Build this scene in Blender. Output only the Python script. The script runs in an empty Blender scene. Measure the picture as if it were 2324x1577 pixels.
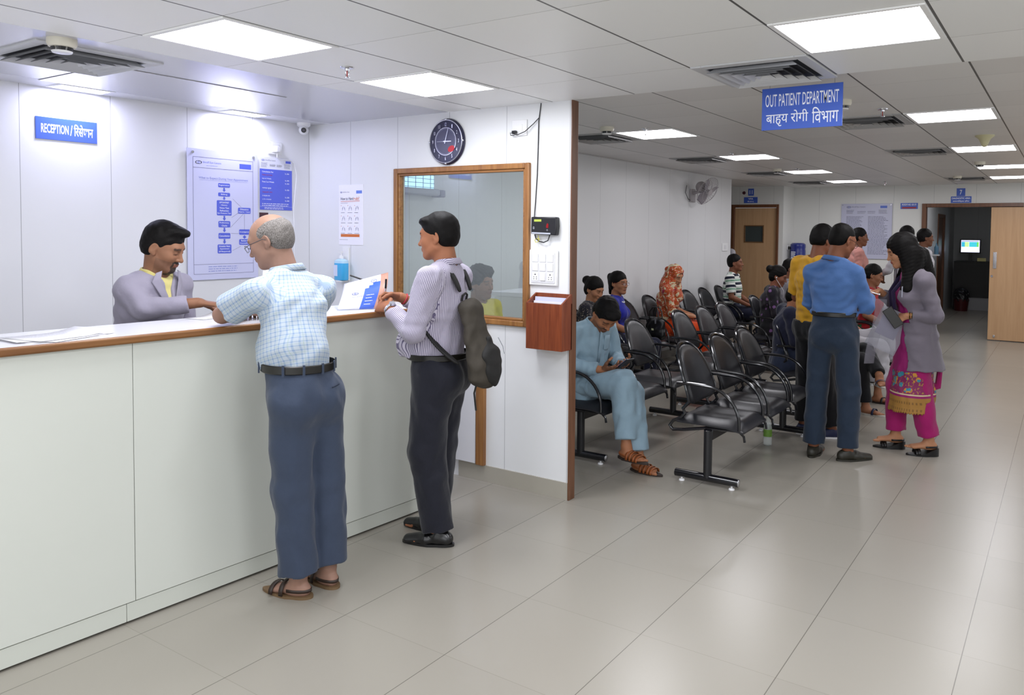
import bpy, bmesh, math, random
import numpy as np
from mathutils import Vector, Matrix, Euler
random.seed(7)
sc = bpy.context.scene
COL = sc.collection
PI = math.pi
def R(d): return math.radians(d)

# ---------------------------------------------------------------- camera
W, Hh = 2324.0, 1577.0
FPX, YAW, PITCH, ROLL, CAMH, PX, PY = 1767.149, -.5691, -.0416, .0106, 1.6497, 1295.97, 599.40
cam = bpy.data.cameras.new('camera'); co = bpy.data.objects.new('camera', cam); COL.objects.link(co)
cam.sensor_fit = 'HORIZONTAL'; cam.sensor_width = 36.0; cam.lens = 36.0 * FPX / W
cam.shift_x = (W / 2 - PX) / W; cam.shift_y = (PY - Hh / 2) / W
cam.clip_start = .05; cam.clip_end = 80
_f = Vector((math.sin(YAW) * math.cos(PITCH), math.cos(YAW) * math.cos(PITCH), math.sin(PITCH)))
_r = Vector((math.cos(YAW), -math.sin(YAW), 0)); _u = _r.cross(_f)
_rr = _r * math.cos(ROLL) + _u * math.sin(ROLL); _uu = -_r * math.sin(ROLL) + _u * math.cos(ROLL)
M = Matrix((_rr, _uu, -_f)).transposed().to_4x4(); M.translation = Vector((0, 0, CAMH))
co.matrix_world = M
sc.camera = co

# ---------------------------------------------------------------- world, exposure
w = bpy.data.worlds.new('world'); sc.world = w; w.use_nodes = True
w.node_tree.nodes['Background'].inputs[0].default_value = (.75, .8, .9, 1)
w.node_tree.nodes['Background'].inputs[1].default_value = .3
sc.view_settings.view_transform = 'Standard'; sc.view_settings.look = 'None'
sc.view_settings.gamma = 1; sc.view_settings.use_curve_mapping = False
sc.view_settings.exposure = 0.68
E_NEAR, E_FAR, E_RECEP = 16.0, 13.0, 36.0      # ceiling panel emission: hall, waiting area, reception downlights

# ---------------------------------------------------------------- room numbers (metres)
HC, HF = 2.441, 2.484            # ceiling heights: reception hall, waiting area
T = .564                         # tile module (floor and ceiling)
FX0, FY0, CX0, CY0 = -1.9988, 2.2399, -2.1246, 2.334
XR, YP, XP = -4.935, 3.975, -2.545   # reception wall, partition face, partition end
XW, YWE, YD, YF = -4.45, 11.56, 13.4, 14.03  # waiting left wall, its end, door-11 wall, far wall

# ================================================================= materials
MATS = {}
def new_mat(n):
    m = bpy.data.materials.new(n); m.use_nodes = True
    return m, m.node_tree, m.node_tree.nodes['Principled BSDF']
def srgb(h):
    if isinstance(h, (tuple, list)): c = [x / 255 if max(h) > 1 else x for x in h[:3]]
    else: c = [int(h[i:i + 2], 16) / 255 for i in (0, 2, 4)]
    return tuple((x / 12.92 if x <= .04045 else ((x + .055) / 1.055) ** 2.4) for x in c) + (1,)
def plain(n, col, rough=.5, metal=0, spec=.5, emit=None, es=0, noise=0, nscale=40, bump=0, bscale=200, coat=0, alpha=None, trans=0, sheen=0):
    if n in MATS: return MATS[n]
    m, nt, b = new_mat(n)
    b.inputs['Base Color'].default_value = srgb(col); b.inputs['Roughness'].default_value = rough
    b.inputs['Metallic'].default_value = metal; b.inputs['Specular IOR Level'].default_value = spec
    b.inputs['Coat Weight'].default_value = coat; b.inputs['Transmission Weight'].default_value = trans
    b.inputs['Sheen Weight'].default_value = sheen
    if alpha is not None: b.inputs['Alpha'].default_value = alpha
    if emit: b.inputs['Emission Color'].default_value = srgb(emit); b.inputs['Emission Strength'].default_value = es
    if noise or bump:
        tc = nt.nodes.new('ShaderNodeTexCoord'); nz = nt.nodes.new('ShaderNodeTexNoise')
        nz.inputs['Scale'].default_value = nscale; nz.inputs['Detail'].default_value = 4
        nt.links.new(tc.outputs['Object'], nz.inputs['Vector'])
        if noise:
            mx = nt.nodes.new('ShaderNodeMix'); mx.data_type = 'RGBA'; mx.blend_type = 'MULTIPLY'
            rp = nt.nodes.new('ShaderNodeMapRange'); rp.inputs['To Min'].default_value = 1 - noise; rp.inputs['To Max'].default_value = 1 + noise * .4
            nt.links.new(nz.outputs['Fac'], rp.inputs['Value']); mx.inputs['Factor'].default_value = 1
            mx.inputs['A'].default_value = srgb(col); nt.links.new(rp.outputs['Result'], mx.inputs['B'])
            nt.links.new(mx.outputs['Result'], b.inputs['Base Color'])
        if bump:
            n2 = nt.nodes.new('ShaderNodeTexNoise'); n2.inputs['Scale'].default_value = bscale
            nt.links.new(tc.outputs['Object'], n2.inputs['Vector'])
            bp = nt.nodes.new('ShaderNodeBump'); bp.inputs['Strength'].default_value = bump; bp.inputs['Distance'].default_value = .002
            nt.links.new(n2.outputs['Fac'], bp.inputs['Height']); nt.links.new(bp.outputs['Normal'], b.inputs['Normal'])
    MATS[n] = m; return m
class NT:
    """small node-writing helper"""
    def __init__(s, nt): s.nt = nt
    def val(s, x, sock):
        if isinstance(x, (int, float)): sock.default_value = x
        else: s.nt.links.new(x, sock)
    def m(s, op, a, b=0.0, c=None):
        n = s.nt.nodes.new('ShaderNodeMath'); n.operation = op; s.val(a, n.inputs[0]); s.val(b, n.inputs[1])
        if c is not None: s.val(c, n.inputs[2])
        return n.outputs[0]
    def mix(s, f, a, b, mode='MIX'):
        n = s.nt.nodes.new('ShaderNodeMix'); n.data_type = 'RGBA'; n.blend_type = mode
        s.val(f, n.inputs['Factor'])
        for x, k in ((a, 'A'), (b, 'B')):
            if isinstance(x, tuple): n.inputs[k].default_value = x
            else: s.nt.links.new(x, n.inputs[k])
        return n.outputs['Result']
    def coords(s, kind='Object'):
        tc = s.nt.nodes.new('ShaderNodeTexCoord'); sp = s.nt.nodes.new('ShaderNodeSeparateXYZ')
        s.nt.links.new(tc.outputs[kind], sp.inputs[0]); return tc.outputs[kind], sp.outputs[0], sp.outputs[1], sp.outputs[2]
    def line(s, x, period, off, width):
        """1 on thin lines every period"""
        a = s.m('DIVIDE', s.m('SUBTRACT', x, off), period); fr = s.m('FRACT', a)
        d = s.m('MULTIPLY', s.m('MINIMUM', fr, s.m('SUBTRACT', 1.0, fr)), period)
        return s.m('LESS_THAN', d, width / 2)
    def cell(s, x, period, off): return s.m('FLOOR', s.m('DIVIDE', s.m('SUBTRACT', x, off), period))
    def noise(s, vec, scale, detail=3, rough=.5):
        n = s.nt.nodes.new('ShaderNodeTexNoise'); n.inputs['Scale'].default_value = scale; n.inputs['Detail'].default_value = detail
        n.inputs['Roughness'].default_value = rough; s.nt.links.new(vec, n.inputs['Vector']); return n.outputs['Fac']
    def rng(s, x, a, b, c, d):
        n = s.nt.nodes.new('ShaderNodeMapRange'); s.val(x, n.inputs[0])
        for i, v in enumerate((a, b, c, d)): n.inputs[i + 1].default_value = v
        return n.outputs[0]
    def white(s, *xs):
        c = s.nt.nodes.new('ShaderNodeCombineXYZ')
        for i, x in enumerate(xs): s.val(x, c.inputs[i])
        n = s.nt.nodes.new('ShaderNodeTexWhiteNoise'); s.nt.links.new(c.outputs[0], n.inputs['Vector']); return n.outputs['Value']

def floor_mat():
    m, nt, b = new_mat('floor_tiles'); k = NT(nt); v, x, y, z = k.coords()
    ly = k.line(x, T, FX0, .0035); lx = k.line(y, T, FY0, .0022)
    tone = k.white(k.cell(x, T, FX0), k.cell(y, T, FY0))
    nz = k.noise(v, 1.1, 2, .5); n2 = k.noise(v, 35, 2)
    f = k.m('ADD', k.m('MULTIPLY', tone, .35), k.m('MULTIPLY', nz, .65))
    c = k.mix(f, srgb('918c82'), srgb('9d988d')); c = k.mix(k.m('MULTIPLY', n2, .25), c, srgb('97938b'))
    c = k.mix(k.m('MULTIPLY', lx, .62), c, srgb('7d776c')); c = k.mix(k.m('MULTIPLY', ly, .8), c, srgb('58534b'))
    nt.links.new(c, b.inputs['Base Color'])
    b.inputs['Roughness'].default_value = .27; b.inputs['Specular IOR Level'].default_value = .42
    return m
def ceil_mat(n, base, xo, yo, xs):
    m, nt, b = new_mat(n); k = NT(nt); v, x, y, z = k.coords()
    lx = k.line(x, T, xo, .010); ly = k.line(y, T, yo, .003); ly2 = k.line(y, T, yo + .004, .004)
    tone = k.white(k.cell(x, T, xo), k.cell(y, T, yo))
    c = k.mix(tone, srgb(base), srgb(xs)); c = k.mix(k.m('MULTIPLY', ly2, .6), c, srgb('f2f2ee'))
    c = k.mix(k.m('MULTIPLY', ly, .65), c, srgb('5f5d58')); c = k.mix(k.m('MULTIPLY', lx, .9), c, srgb('2a2826'))
    nt.links.new(c, b.inputs['Base Color']); b.inputs['Roughness'].default_value = .45
    return m
def panel_mat(n, col, axis, period, off, rough=.35, lw=.0035, lc='8f8f92'):
    m, nt, b = new_mat(n); k = NT(nt); v, x, y, z = k.coords(); a = (x, y, z)[axis]
    l = k.line(a, period, off, lw); nz = k.noise(v, .9, 2)
    c = k.mix(k.m('MULTIPLY', nz, .25), srgb(col), srgb('dfe0e2')); c = k.mix(k.m('MULTIPLY', l, .75), c, srgb(lc))
    nt.links.new(c, b.inputs['Base Color']); b.inputs['Roughness'].default_value = rough
    b.inputs['Specular IOR Level'].default_value = .4
    return m
def wood_mat(n, c1, c2, axis=2, scale=1.0, rough=.35):
    if n in MATS: return MATS[n]
    m, nt, b = new_mat(n); k = NT(nt)
    tc = nt.nodes.new('ShaderNodeTexCoord'); mp = nt.nodes.new('ShaderNodeMapping')
    s = [26 * scale] * 3; s[axis] = 1.6 * scale; mp.inputs['Scale'].default_value = s
    nt.links.new(tc.outputs['Object'], mp.inputs[0])
    nz = nt.nodes.new('ShaderNodeTexNoise'); nz.inputs['Scale'].default_value = 1.6; nz.inputs['Detail'].default_value = 6; nz.inputs['Distortion'].default_value = .6
    nt.links.new(mp.outputs[0], nz.inputs['Vector'])
    c = k.mix(k.rng(nz.outputs['Fac'], .3, .7, 0, 1), srgb(c1), srgb(c2))
    nt.links.new(c, b.inputs['Base Color']); b.inputs['Roughness'].default_value = rough
    MATS[n] = m; return m

# ================================================================= mesh helpers
class G:
    def __init__(s): s.v = []; s.f = []; s.m = []; s.uv = None
    def add(s, vs, fs, mi=0):
        o = len(s.v); s.v += [tuple(p) for p in vs]; s.f += [tuple(i + o for i in f) for f in fs]; s.m += [mi] * len(fs); return s
    def box(s, a, b, mi=0):
        x0, y0, z0 = a; x1, y1, z1 = b
        if x0 > x1: x0, x1 = x1, x0
        if y0 > y1: y0, y1 = y1, y0
        if z0 > z1: z0, z1 = z1, z0
        return s.add([(x0, y0, z0), (x1, y0, z0), (x1, y1, z0), (x0, y1, z0), (x0, y0, z1), (x1, y0, z1), (x1, y1, z1), (x0, y1, z1)],
                     [(0, 3, 2, 1), (4, 5, 6, 7), (0, 1, 5, 4), (1, 2, 6, 5), (2, 3, 7, 6), (3, 0, 4, 7)], mi)
    def obox(s, mat, half, mi=0):
        hx, hy, hz = half
        vs = [mat @ Vector((sx * hx, sy * hy, sz * hz)) for sz in (-1, 1) for sx, sy in ((-1, -1), (1, -1), (1, 1), (-1, 1))]
        return s.add(vs, [(0, 3, 2, 1), (4, 5, 6, 7), (0, 1, 5, 4), (1, 2, 6, 5), (2, 3, 7, 6), (3, 0, 4, 7)], mi)
    def cyl(s, p, q, r, r2=None, n=16, mi=0, caps=True):
        p = Vector(p); q = Vector(q); r2 = r if r2 is None else r2
        d = (q - p).normalized(); a = d.orthogonal().normalized(); b = d.cross(a)
        vs = [p + (a * math.cos(2 * PI * i / n) + b * math.sin(2 * PI * i / n)) * r for i in range(n)] + \
             [q + (a * math.cos(2 * PI * i / n) + b * math.sin(2 * PI * i / n)) * r2 for i in range(n)]
        fs = [(i, (i + 1) % n, n + (i + 1) % n, n + i) for i in range(n)]
        if caps: fs += [tuple(range(n))[::-1], tuple(range(n, 2 * n))]
        return s.add(vs, fs, mi)
    def tube(s, pts, r, n=10, mi=0, caps=True, closed=False):
        pts = [Vector(p) for p in pts]; N = len(pts); rs = r if isinstance(r, (list, tuple)) else [r] * N
        vs = []; prev = None
        for i in range(N):
            if closed: t = pts[(i + 1) % N] - pts[i - 1]
            else: t = pts[min(i + 1, N - 1)] - pts[max(i - 1, 0)]
            t.normalize()
            if prev is None: a = t.orthogonal().normalized()
            else: a = (prev - t * prev.dot(t)); a = a.normalized() if a.length > 1e-6 else t.orthogonal().normalized()
            prev = a; b = t.cross(a)
            vs += [pts[i] + (a * math.cos(2 * PI * k / n) + b * math.sin(2 * PI * k / n)) * rs[i] for k in range(n)]
        fs = []
        for i in range(N if closed else N - 1):
            j = (i + 1) % N
            fs += [(i * n + k, i * n + (k + 1) % n, j * n + (k + 1) % n, j * n + k) for k in range(n)]
        if caps and not closed: fs += [tuple(range(n))[::-1], tuple(range((N - 1) * n, N * n))]
        return s.add(vs, fs, mi)
    def lathe(s, prof, c=(0, 0, 0), n=28, mi=0, axis='z', sx=1, sy=1):
        vs = []
        for r, z in prof:
            for i in range(n):
                x, y = r * math.cos(2 * PI * i / n) * sx, r * math.sin(2 * PI * i / n) * sy
                p = (x, y, z) if axis == 'z' else ((x, z, y) if axis == 'y' else (z, x, y))
                vs.append((p[0] + c[0], p[1] + c[1], p[2] + c[2]))
        fs = []
        for j in range(len(prof) - 1):
            for i in range(n):
                q = (j * n + i, j * n + (i + 1) % n, (j + 1) * n + (i + 1) % n, (j + 1) * n + i)
                fs.append(q if axis != 'y' else q[::-1])
        e = (len(prof) - 1) * n
        fs += [tuple(range(n))[::-1], tuple(range(e, e + n))]
        return s.add(vs, fs, mi)
    def prism(s, poly, d0, d1, mat=None, mi=0):
        """polygon in local xy extruded along local z"""
        mat = mat or Matrix.Identity(4); n = len(poly)
        vs = [mat @ Vector((x, y, d0)) for x, y in poly] + [mat @ Vector((x, y, d1)) for x, y in poly]
        fs = [tuple(range(n))[::-1], tuple(range(n, 2 * n))] + [(i, (i + 1) % n, n + (i + 1) % n, n + i) for i in range(n)]
        return s.add(vs, fs, mi)
    def quad(s, a, b, c, d, mi=0): return s.add([a, b, c, d], [(0, 1, 2, 3)], mi)
    def ell(s, c, r, n=20, m=12, mi=0, mat=None):
        vs = []; fs = []
        mat = mat or Matrix.Identity(3)
        for j in range(m + 1):
            th = PI * j / m
            for i in range(n):
                ph = 2 * PI * i / n
                p = mat @ Vector((r[0] * math.sin(th) * math.cos(ph), r[1] * math.sin(th) * math.sin(ph), r[2] * math.cos(th)))
                vs.append(p + Vector(c))
        for j in range(m):
            for i in range(n): fs.append((j * n + i, (j + 1) * n + i, (j + 1) * n + (i + 1) % n, j * n + (i + 1) % n))
        return s.add(vs, fs, mi)
    def merge(s, g, off=0): return s.add(g.v, g.f, off)
    def tf(s, mat): s.v = [tuple(mat @ Vector(p)) for p in s.v]; return s

MW = {}
def link(o, parent=None):
    COL.objects.link(o)
    mw = Matrix.LocRotScale(o.location, o.rotation_euler, o.scale)
    if parent is not None:
        o.parent = parent; o.matrix_parent_inverse = MW[parent.name].inverted()
    MW[o.name] = mw
    return o
def tag(o, label=None, cat=None, group=None, kind=None):
    if label: o['label'] = label
    if cat: o['category'] = cat
    if group: o['group'] = group
    if kind: o['kind'] = kind
    return o
def obj(name, g, mats, parent=None, bevel=0, smooth=40, seg=2, label=None, cat=None, group=None, kind=None, recalc=False):
    """one mesh object; vertices are given in world space unless the parent sits at the origin"""
    me = bpy.data.meshes.new(name); me.from_pydata(g.v, [], g.f); me.update()
    if recalc:
        bm = bmesh.new(); bm.from_mesh(me); bmesh.ops.recalc_face_normals(bm, faces=bm.faces); bm.to_mesh(me); bm.free()
    if not isinstance(mats, (list, tuple)): mats = [mats]
    for m in mats: me.materials.append(m)
    if len(mats) > 1: me.polygons.foreach_set('material_index', g.m)
    if smooth:
        me.polygons.foreach_set('use_smooth', [True] * len(me.polygons)); me.set_sharp_from_angle(angle=R(smooth))
    o = bpy.data.objects.new(name, me)
    if bevel:
        b = o.modifiers.new('bevel', 'BEVEL'); b.width = bevel; b.segments = seg; b.limit_method = 'ANGLE'; b.angle_limit = R(50)
        b.harden_normals = False
    link(o, parent); tag(o, label, cat, group, kind)
    return o
def thing(name, label, cat, loc=(0, 0, 0), rz=0, group=None):
    o = bpy.data.objects.new(name, None); o.empty_display_size = .1
    o.location = loc; o.rotation_euler = (0, 0, rz)
    link(o); return tag(o, label, cat, group)
def copy_tree(o, parent=None):
    c = o.copy(); COL.objects.link(c)
    if parent is not None: c.parent = parent
    for ch in list(o.children): copy_tree(ch, c)
    return c
def frame(o, x, y, z=None):
    """matrix with columns x,y,z at o"""
    x = Vector(x).normalized(); y = Vector(y).normalized(); z = x.cross(y).normalized() if z is None else Vector(z)
    m = Matrix((x, y, z)).transposed().to_4x4(); m.translation = Vector(o); return m
# text as flat mesh in the plane (xdir, ydir); fits a width and height box, centred or left
def text_geo(txt, mat, w=None, h=None, align='C', depth=.0006, bold=0, lat=None):
    cu = bpy.data.curves.new('t', 'FONT'); cu.body = txt; cu.size = 1; cu.offset = bold; cu.resolution_u = 3
    to = bpy.data.objects.new('t', cu); COL.objects.link(to)
    dg = bpy.context.evaluated_depsgraph_get(); dg.update()
    me = bpy.data.meshes.new_from_object(to.evaluated_get(dg))
    vs = [v.co.copy() for v in me.vertices]; fs = [tuple(p.vertices) for p in me.polygons]
    bpy.data.objects.remove(to); bpy.data.curves.remove(cu); bpy.data.meshes.remove(me)
    g = G()
    if not vs: return g
    x0 = min(v.x for v in vs); x1 = max(v.x for v in vs); y0 = min(v.y for v in vs); y1 = max(v.y for v in vs)
    sy = h / (y1 - y0) if h else None; sx = w / (x1 - x0) if w else None
    sx = sx or sy; sy = sy or sx
    ox = {'C': -(x0 + x1) / 2, 'L': -x0, 'R': -x1}[align]
    g.add([mat @ Vector(((v.x + ox) * sx, (v.y - (y0 + y1) / 2) * sy, depth)) for v in vs], fs)
    return g

# ================================================================= shared materials
WOOD = wood_mat('frame_wood', '7e522c', 'a2723e', 2)
WOOD_X = wood_mat('frame_wood_x', '7e522c', 'a2723e', 0)
EDGE = wood_mat('edge_wood', '744a26', '8f6236', 1)
POST = wood_mat('post_wood', '5f3d28', '75503a', 2)
DOORW = wood_mat('door_wood', 'b58f68', 'c19b74', 2, .6, .45)
DFRAME = wood_mat('door_frame_wood', '5e3a22', '74482a', 2)
BOXW = wood_mat('box_wood', '6e3018', '8a4524', 2, 1.4, .4)
WHITE = plain('white_plastic', 'e9e9ea', .35)
OFFW = plain('offwhite_plastic', 'd9d4c4', .45)
BLACK = plain('black_plastic', '18181b', .3)
CHROME = plain('chrome', 'c8c8cc', .18, 1)
ALU = plain('aluminium', 'd2d3d6', .4, .6)
SIGNB = plain('sign_blue', '3f5fbe', .3)
SIGNP = plain('sign_violet_blue', '5560c8', .35)
LETTER = plain('sign_lettering', 'eef0fa', .4)
PAPER = plain('paper_white', 'ecebee', .6)
INK = plain('ink_grey', '6a6a72', .6)

# ================================================================= room shell
WX, WXB, YB = 3.4, 3.4, -3.0       # right wall x, wall behind the camera y
# floor
g = G().box((-9, YB, -.06), (WX, 21, 0)); obj('floor', g, floor_mat(), kind='structure', smooth=0)
# ceilings
CEILM = ceil_mat('ceiling_tiles_hall', 'ecedec', CX0, CY0, 'f3f3f2')
CEILF = ceil_mat('ceiling_tiles_waiting', 'dddbd9', CX0, CY0, 'e4e2e0')
XB = -3.53                         # edge of the plain soffit over the reception
YE = 3.975                         # edge of the lower ceiling
g = G(); g.box((XB, YB, HC), (WX, YE, HC + .3)); obj('ceiling', g, CEILM, kind='structure', smooth=0)
PLAST = plain('soffit_laminate', 'c4c4cb', .16, spec=.5)
g = G(); g.box((-4.70, YB, HC), (XB, YE, HC + .3)); obj('ceiling', g, PLAST, kind='structure', smooth=0)
g = G(); g.box((XR - .1, YB, HC), (-4.70, YE, HC + .3)); obj('ceiling', g, plain('soffit_strip', 'd9d9dc', .4), kind='structure', smooth=0)
g = G(); g.box((-9, YE, HF), (WX, 21, HF + .3)); obj('ceiling', g, CEILF, kind='structure', smooth=0)
# walls
WALLP = panel_mat('wall_panels_reception', 'e6e6ea', 1, .489, 2.011)
g = G(); g.box((XR - .12, YB, 0), (XR, YP + .06, HC + .02)); obj('wall_left', g, WALLP, kind='structure', smooth=0)
# partition wall with window opening
WPX = panel_mat('wall_panels_partition', 'e4e5e6', 0, .48, -3.039)
wx0, wx1, wz0, wz1 = -3.985, -2.868, 1.085, 2.055
g = G()
for a, b in (((XR, YP, 0), (wx0, YP + .055, HC)), ((wx1, YP, 0), (XP - .004, YP + .055, HC)),
             ((wx0, YP, 0), (wx1, YP + .055, wz0)), ((wx0, YP, wz1), (wx1, YP + .055, HC))): g.box(a, b)
obj('wall_partition', g, WPX, kind='structure', smooth=0)
g = G().box((XP - .004, YP - .006, 0), (XP + .006, YP + .062, HC + .001))
obj('trim_1', g, POST, kind='structure', bevel=.002)
g = G().box((XB, YE, HC), (WX, YE + .004, HF + .01)); obj('trim_2', g, plain('soffit_edge', 'e4e4e0', .5), kind='structure', smooth=0)
SKIRT = plain('skirting_tile', 'a9a498', .25, noise=.08, nscale=6)
g = G().box((-3.42, YP - .008, 0), (XP - .004, YP, .108)); obj('baseboard_partition', g, SKIRT, kind='structure')
# window: frame (outer moulding, inner lip), one reflective pane
wr = G()
def rect_frame(g, x0, x1, z0, z1, t, y0, y1, mi=0):
    g.box((x0, y0, z0), (x0 + t, y1, z1), mi); g.box((x1 - t, y0, z0), (x1, y1, z1), mi)
    g.box((x0 + t, y0, z0), (x1 - t, y1, z0 + t), mi); g.box((x0 + t, y0, z1 - t), (x1 - t, y1, z1), mi)
    return g
X0, X1, Z0, Z1 = -4.022, -2.846, 1.045, 2.078
win = tag(bpy.data.objects.new('window_1', None), kind='structure'); link(win)
rect_frame(wr, X0, X1, Z0, Z1, .036, YP - .022, YP + .02); obj('window_frame', wr, WOOD, win, bevel=.006)
g = rect_frame(G(), X0 + .036, X1 - .036, Z0 + .036, Z1 - .036, .016, YP - .012, YP + .03); obj('window_bead', g, WOOD_X, win, bevel=.004)
# semi mirrored pane
m, nt, b = new_mat('mirror_glass'); nt.nodes.remove(b)
out = nt.nodes['Material Output']; gl = nt.nodes.new('ShaderNodeBsdfGlossy'); tr = nt.nodes.new('ShaderNodeBsdfTransparent'); mx = nt.nodes.new('ShaderNodeMixShader')
gl.inputs['Color'].default_value = (.86, .90, .90, 1); gl.inputs['Roughness'].default_value = .015
tr.inputs['Color'].default_value = (.9, .95, .95, 1); mx.inputs[0].default_value = .15
nt.links.new(tr.outputs[0], mx.inputs[1]); nt.links.new(gl.outputs[0], mx.inputs[2]); nt.links.new(mx.outputs[0], out.inputs[0])
g = G().box((X0 + .05, YP + .014, Z0 + .05), (X1 - .05, YP + .02, Z1 - .05)); obj('window_pane', g, m, win, smooth=0)
# low white door leaf under the window with wooden jamb
dr = tag(bpy.data.objects.new('door_1', None), kind='structure'); link(dr)
g = G().box((-3.78, YP - .028, .115), (-3.262, YP - .006, 1.035)); obj('door_leaf', g, plain('door_laminate', 'e2e2e6', .4), dr, bevel=.002)
g = G().box((-3.258, YP - .03, .108), (-3.192, YP + .01, 1.045)); obj('door_jamb', g, WOOD, dr, bevel=.004)
# waiting area walls
WPY = panel_mat('wall_panels_waiting', 'dcdcdd', 1, .6, 5.15, .3)
g = G().box((XW - .12, YP + .055, 0), (XW, YWE, HF)); obj('wall_waiting', g, WPY, kind='structure', smooth=0)
g = G().box((-9, YP + .055, 0), (-8.9, YD, HF)); g.box((-8.9, YWE - .1, 0), (XW - .12, YWE, HF)); obj('wall_corridor', g, WPY, kind='structure', smooth=0)
WPF = panel_mat('wall_panels_far', 'd8d8d4', 0, .62, -1.9, .4)
# wall with door 11, returns to the far wall
d0, d1, dz = -5.14, -4.28, 2.165
g = G(); g.box((-9, YD, 0), (d0, YD + .08, HF)); g.box((d1, YD, 0), (-4.205, YD + .08, HF)); g.box((d0, YD, dz), (d1, YD + .08, HF))
g.box((-4.285, YD + .08, 0), (-4.205, YF, HF)); obj('wall_door', g, WPF, kind='structure', smooth=0)
# far wall with opening 7
o0, o1, oz = -2.065, -.62, 2.175
g = G(); g.box((-4.3, YF, 0), (o0, YF + .1, HF)); g.box((o1, YF, 0), (WX, YF + .1, HF)); g.box((o0, YF, oz), (o1, YF + .1, HF))
obj('wall_far', g, WPF, kind='structure', smooth=0)
g = G().box((WX, YB, 0), (WX + .1, 21, HF)); obj('wall_right', g, WPY, kind='structure', smooth=0)
g = G().box((-5.1, YB - .1, 0), (WX, YB, HF)); obj('wall_back', g, WPF, kind='structure', smooth=0)
# invented emissive windows outside the frame, added to fill walls and ceiling
FILL = None
def add_fill_window(n, horizontal, a, b, z0, z1, pos, strength):
    w_ = tag(bpy.data.objects.new('window_%d' % n, None), kind='structure'); link(w_)
    m = bpy.data.materials.new('fill_glow_%d' % n); m.use_nodes = True; nt = m.node_tree; nt.nodes.clear(); e = nt.nodes.new('ShaderNodeEmission'); o = nt.nodes.new('ShaderNodeOutputMaterial'); e.inputs[0].default_value = (.93, .96, 1, 1); e.inputs[1].default_value = strength; nt.links.new(e.outputs[0], o.inputs[0])
    k = max(1, int((b - a) / 1.3)); g = G(); f = G()
    for i in range(k):
        u0 = a + (b - a) * i / k + .04; u1 = a + (b - a) * (i + 1) / k - .04
        if horizontal: g.quad((u0, pos, z0), (u1, pos, z0), (u1, pos, z1), (u0, pos, z1)); rect_frame(f, u0 - .04, u1 + .04, z0 - .04, z1 + .04, .04, pos - .01, pos + .03)
        else:
            g.quad((pos, u1, z0), (pos, u0, z0), (pos, u0, z1), (pos, u1, z1))
            f.box((pos - .03, u0 - .04, z0 - .04), (pos + .01, u0, z1 + .04)); f.box((pos - .03, u1, z0 - .04), (pos + .01, u1 + .04, z1 + .04)); f.box((pos - .03, u0, z1), (pos + .01, u1, z1 + .04)); f.box((pos - .03, u0, z0 - .04), (pos + .01, u1, z0))
    obj('window_pane', g, m, w_, smooth=0); obj('window_frame', f, ALU, w_)
add_fill_window(2, True, -4.2, 3.0, .5, 2.2, YB + .01, 2.1)
add_fill_window(3, False, -2.0, 3.6, .5, 2.2, WX - .01, .8)
add_fill_window(4, False, 5.0, 12.5, .9, 2.2, WX - .01, 1.1)
# ---------------------------------------------------------------- door 11
dr = tag(bpy.data.objects.new('door_2', None), kind='structure'); link(dr)
g = G(); g.box((d0, YD - .03, 0), (d0 + .055, YD + .03, dz)); g.box((d1 - .04, YD - .03, 0), (d1, YD + .03, dz)); g.box((d0 + .055, YD - .03, dz - .055), (d1 - .04, YD + .03, dz))
obj('door_frame', g, DFRAME, dr, bevel=.004)
g = G()
px0, px1, pz0, pz1 = -4.905, -4.545, 1.49, 1.80
g.box((d0 + .06, YD, .01), (px0, YD + .035, dz - .06)); g.box((px1, YD, .01), (d1 - .045, YD + .035, dz - .06))
g.box((px0, YD, .01), (px1, YD + .035, pz0)); g.box((px0, YD, pz1), (px1, YD + .035, dz - .06))
obj('door_leaf', g, DOORW, dr)
g = rect_frame(G(), px0, px1, pz0, pz1, .018, YD - .006, YD + .03); obj('vision_frame', g, wood_mat('vision_bead', '6a4a2c', '7c5a38', 0), dr)
g = G().box((px0 + .018, YD + .012, pz0 + .018), (px1 - .018, YD + .016, pz1 - .018)); obj('vision_pane', g, plain('dark_glass', '3c4444', .2), dr)
# ---------------------------------------------------------------- far opening with half-open sliding door
dr = tag(bpy.data.objects.new('door_3', None), kind='structure'); link(dr)
g = G(); g.box((o0 - .01, YF - .03, 0), (o0 + .055, YF + .12, oz)); g.box((o0 + .055, YF - .03, oz - .06), (o1, YF + .12, oz))
obj('door_frame', g, DFRAME, dr, bevel=.004)
dr = tag(bpy.data.objects.new('door_4', None), kind='structure'); link(dr)
g = G().box((-1.055, YF - .10, .012), (.02, YF - .06, oz - .07)); obj('door_leaf', g, DOORW, dr, bevel=.003)
g = G().box((-1.01, YF - .106, 1.14), (-.96, YF - .1, 1.40)); g.box((-.995, YF - .109, 1.17), (-.975, YF - .1, 1.37)); obj('door_handle', g, CHROME, dr, bevel=.004)
g = G().lathe([(.0, -.004), (.018, -.004), (.018, .006), (0, .006)], (-1.02, YF - .104, 1.02), 16, axis='y'); obj('door_lock', g, CHROME, dr)
g = G().box((-.98, YF - .112, .05), (-.95, YF - .1, .09)); obj('floor_bolt', g, CHROME, dr, bevel=.003)
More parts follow.
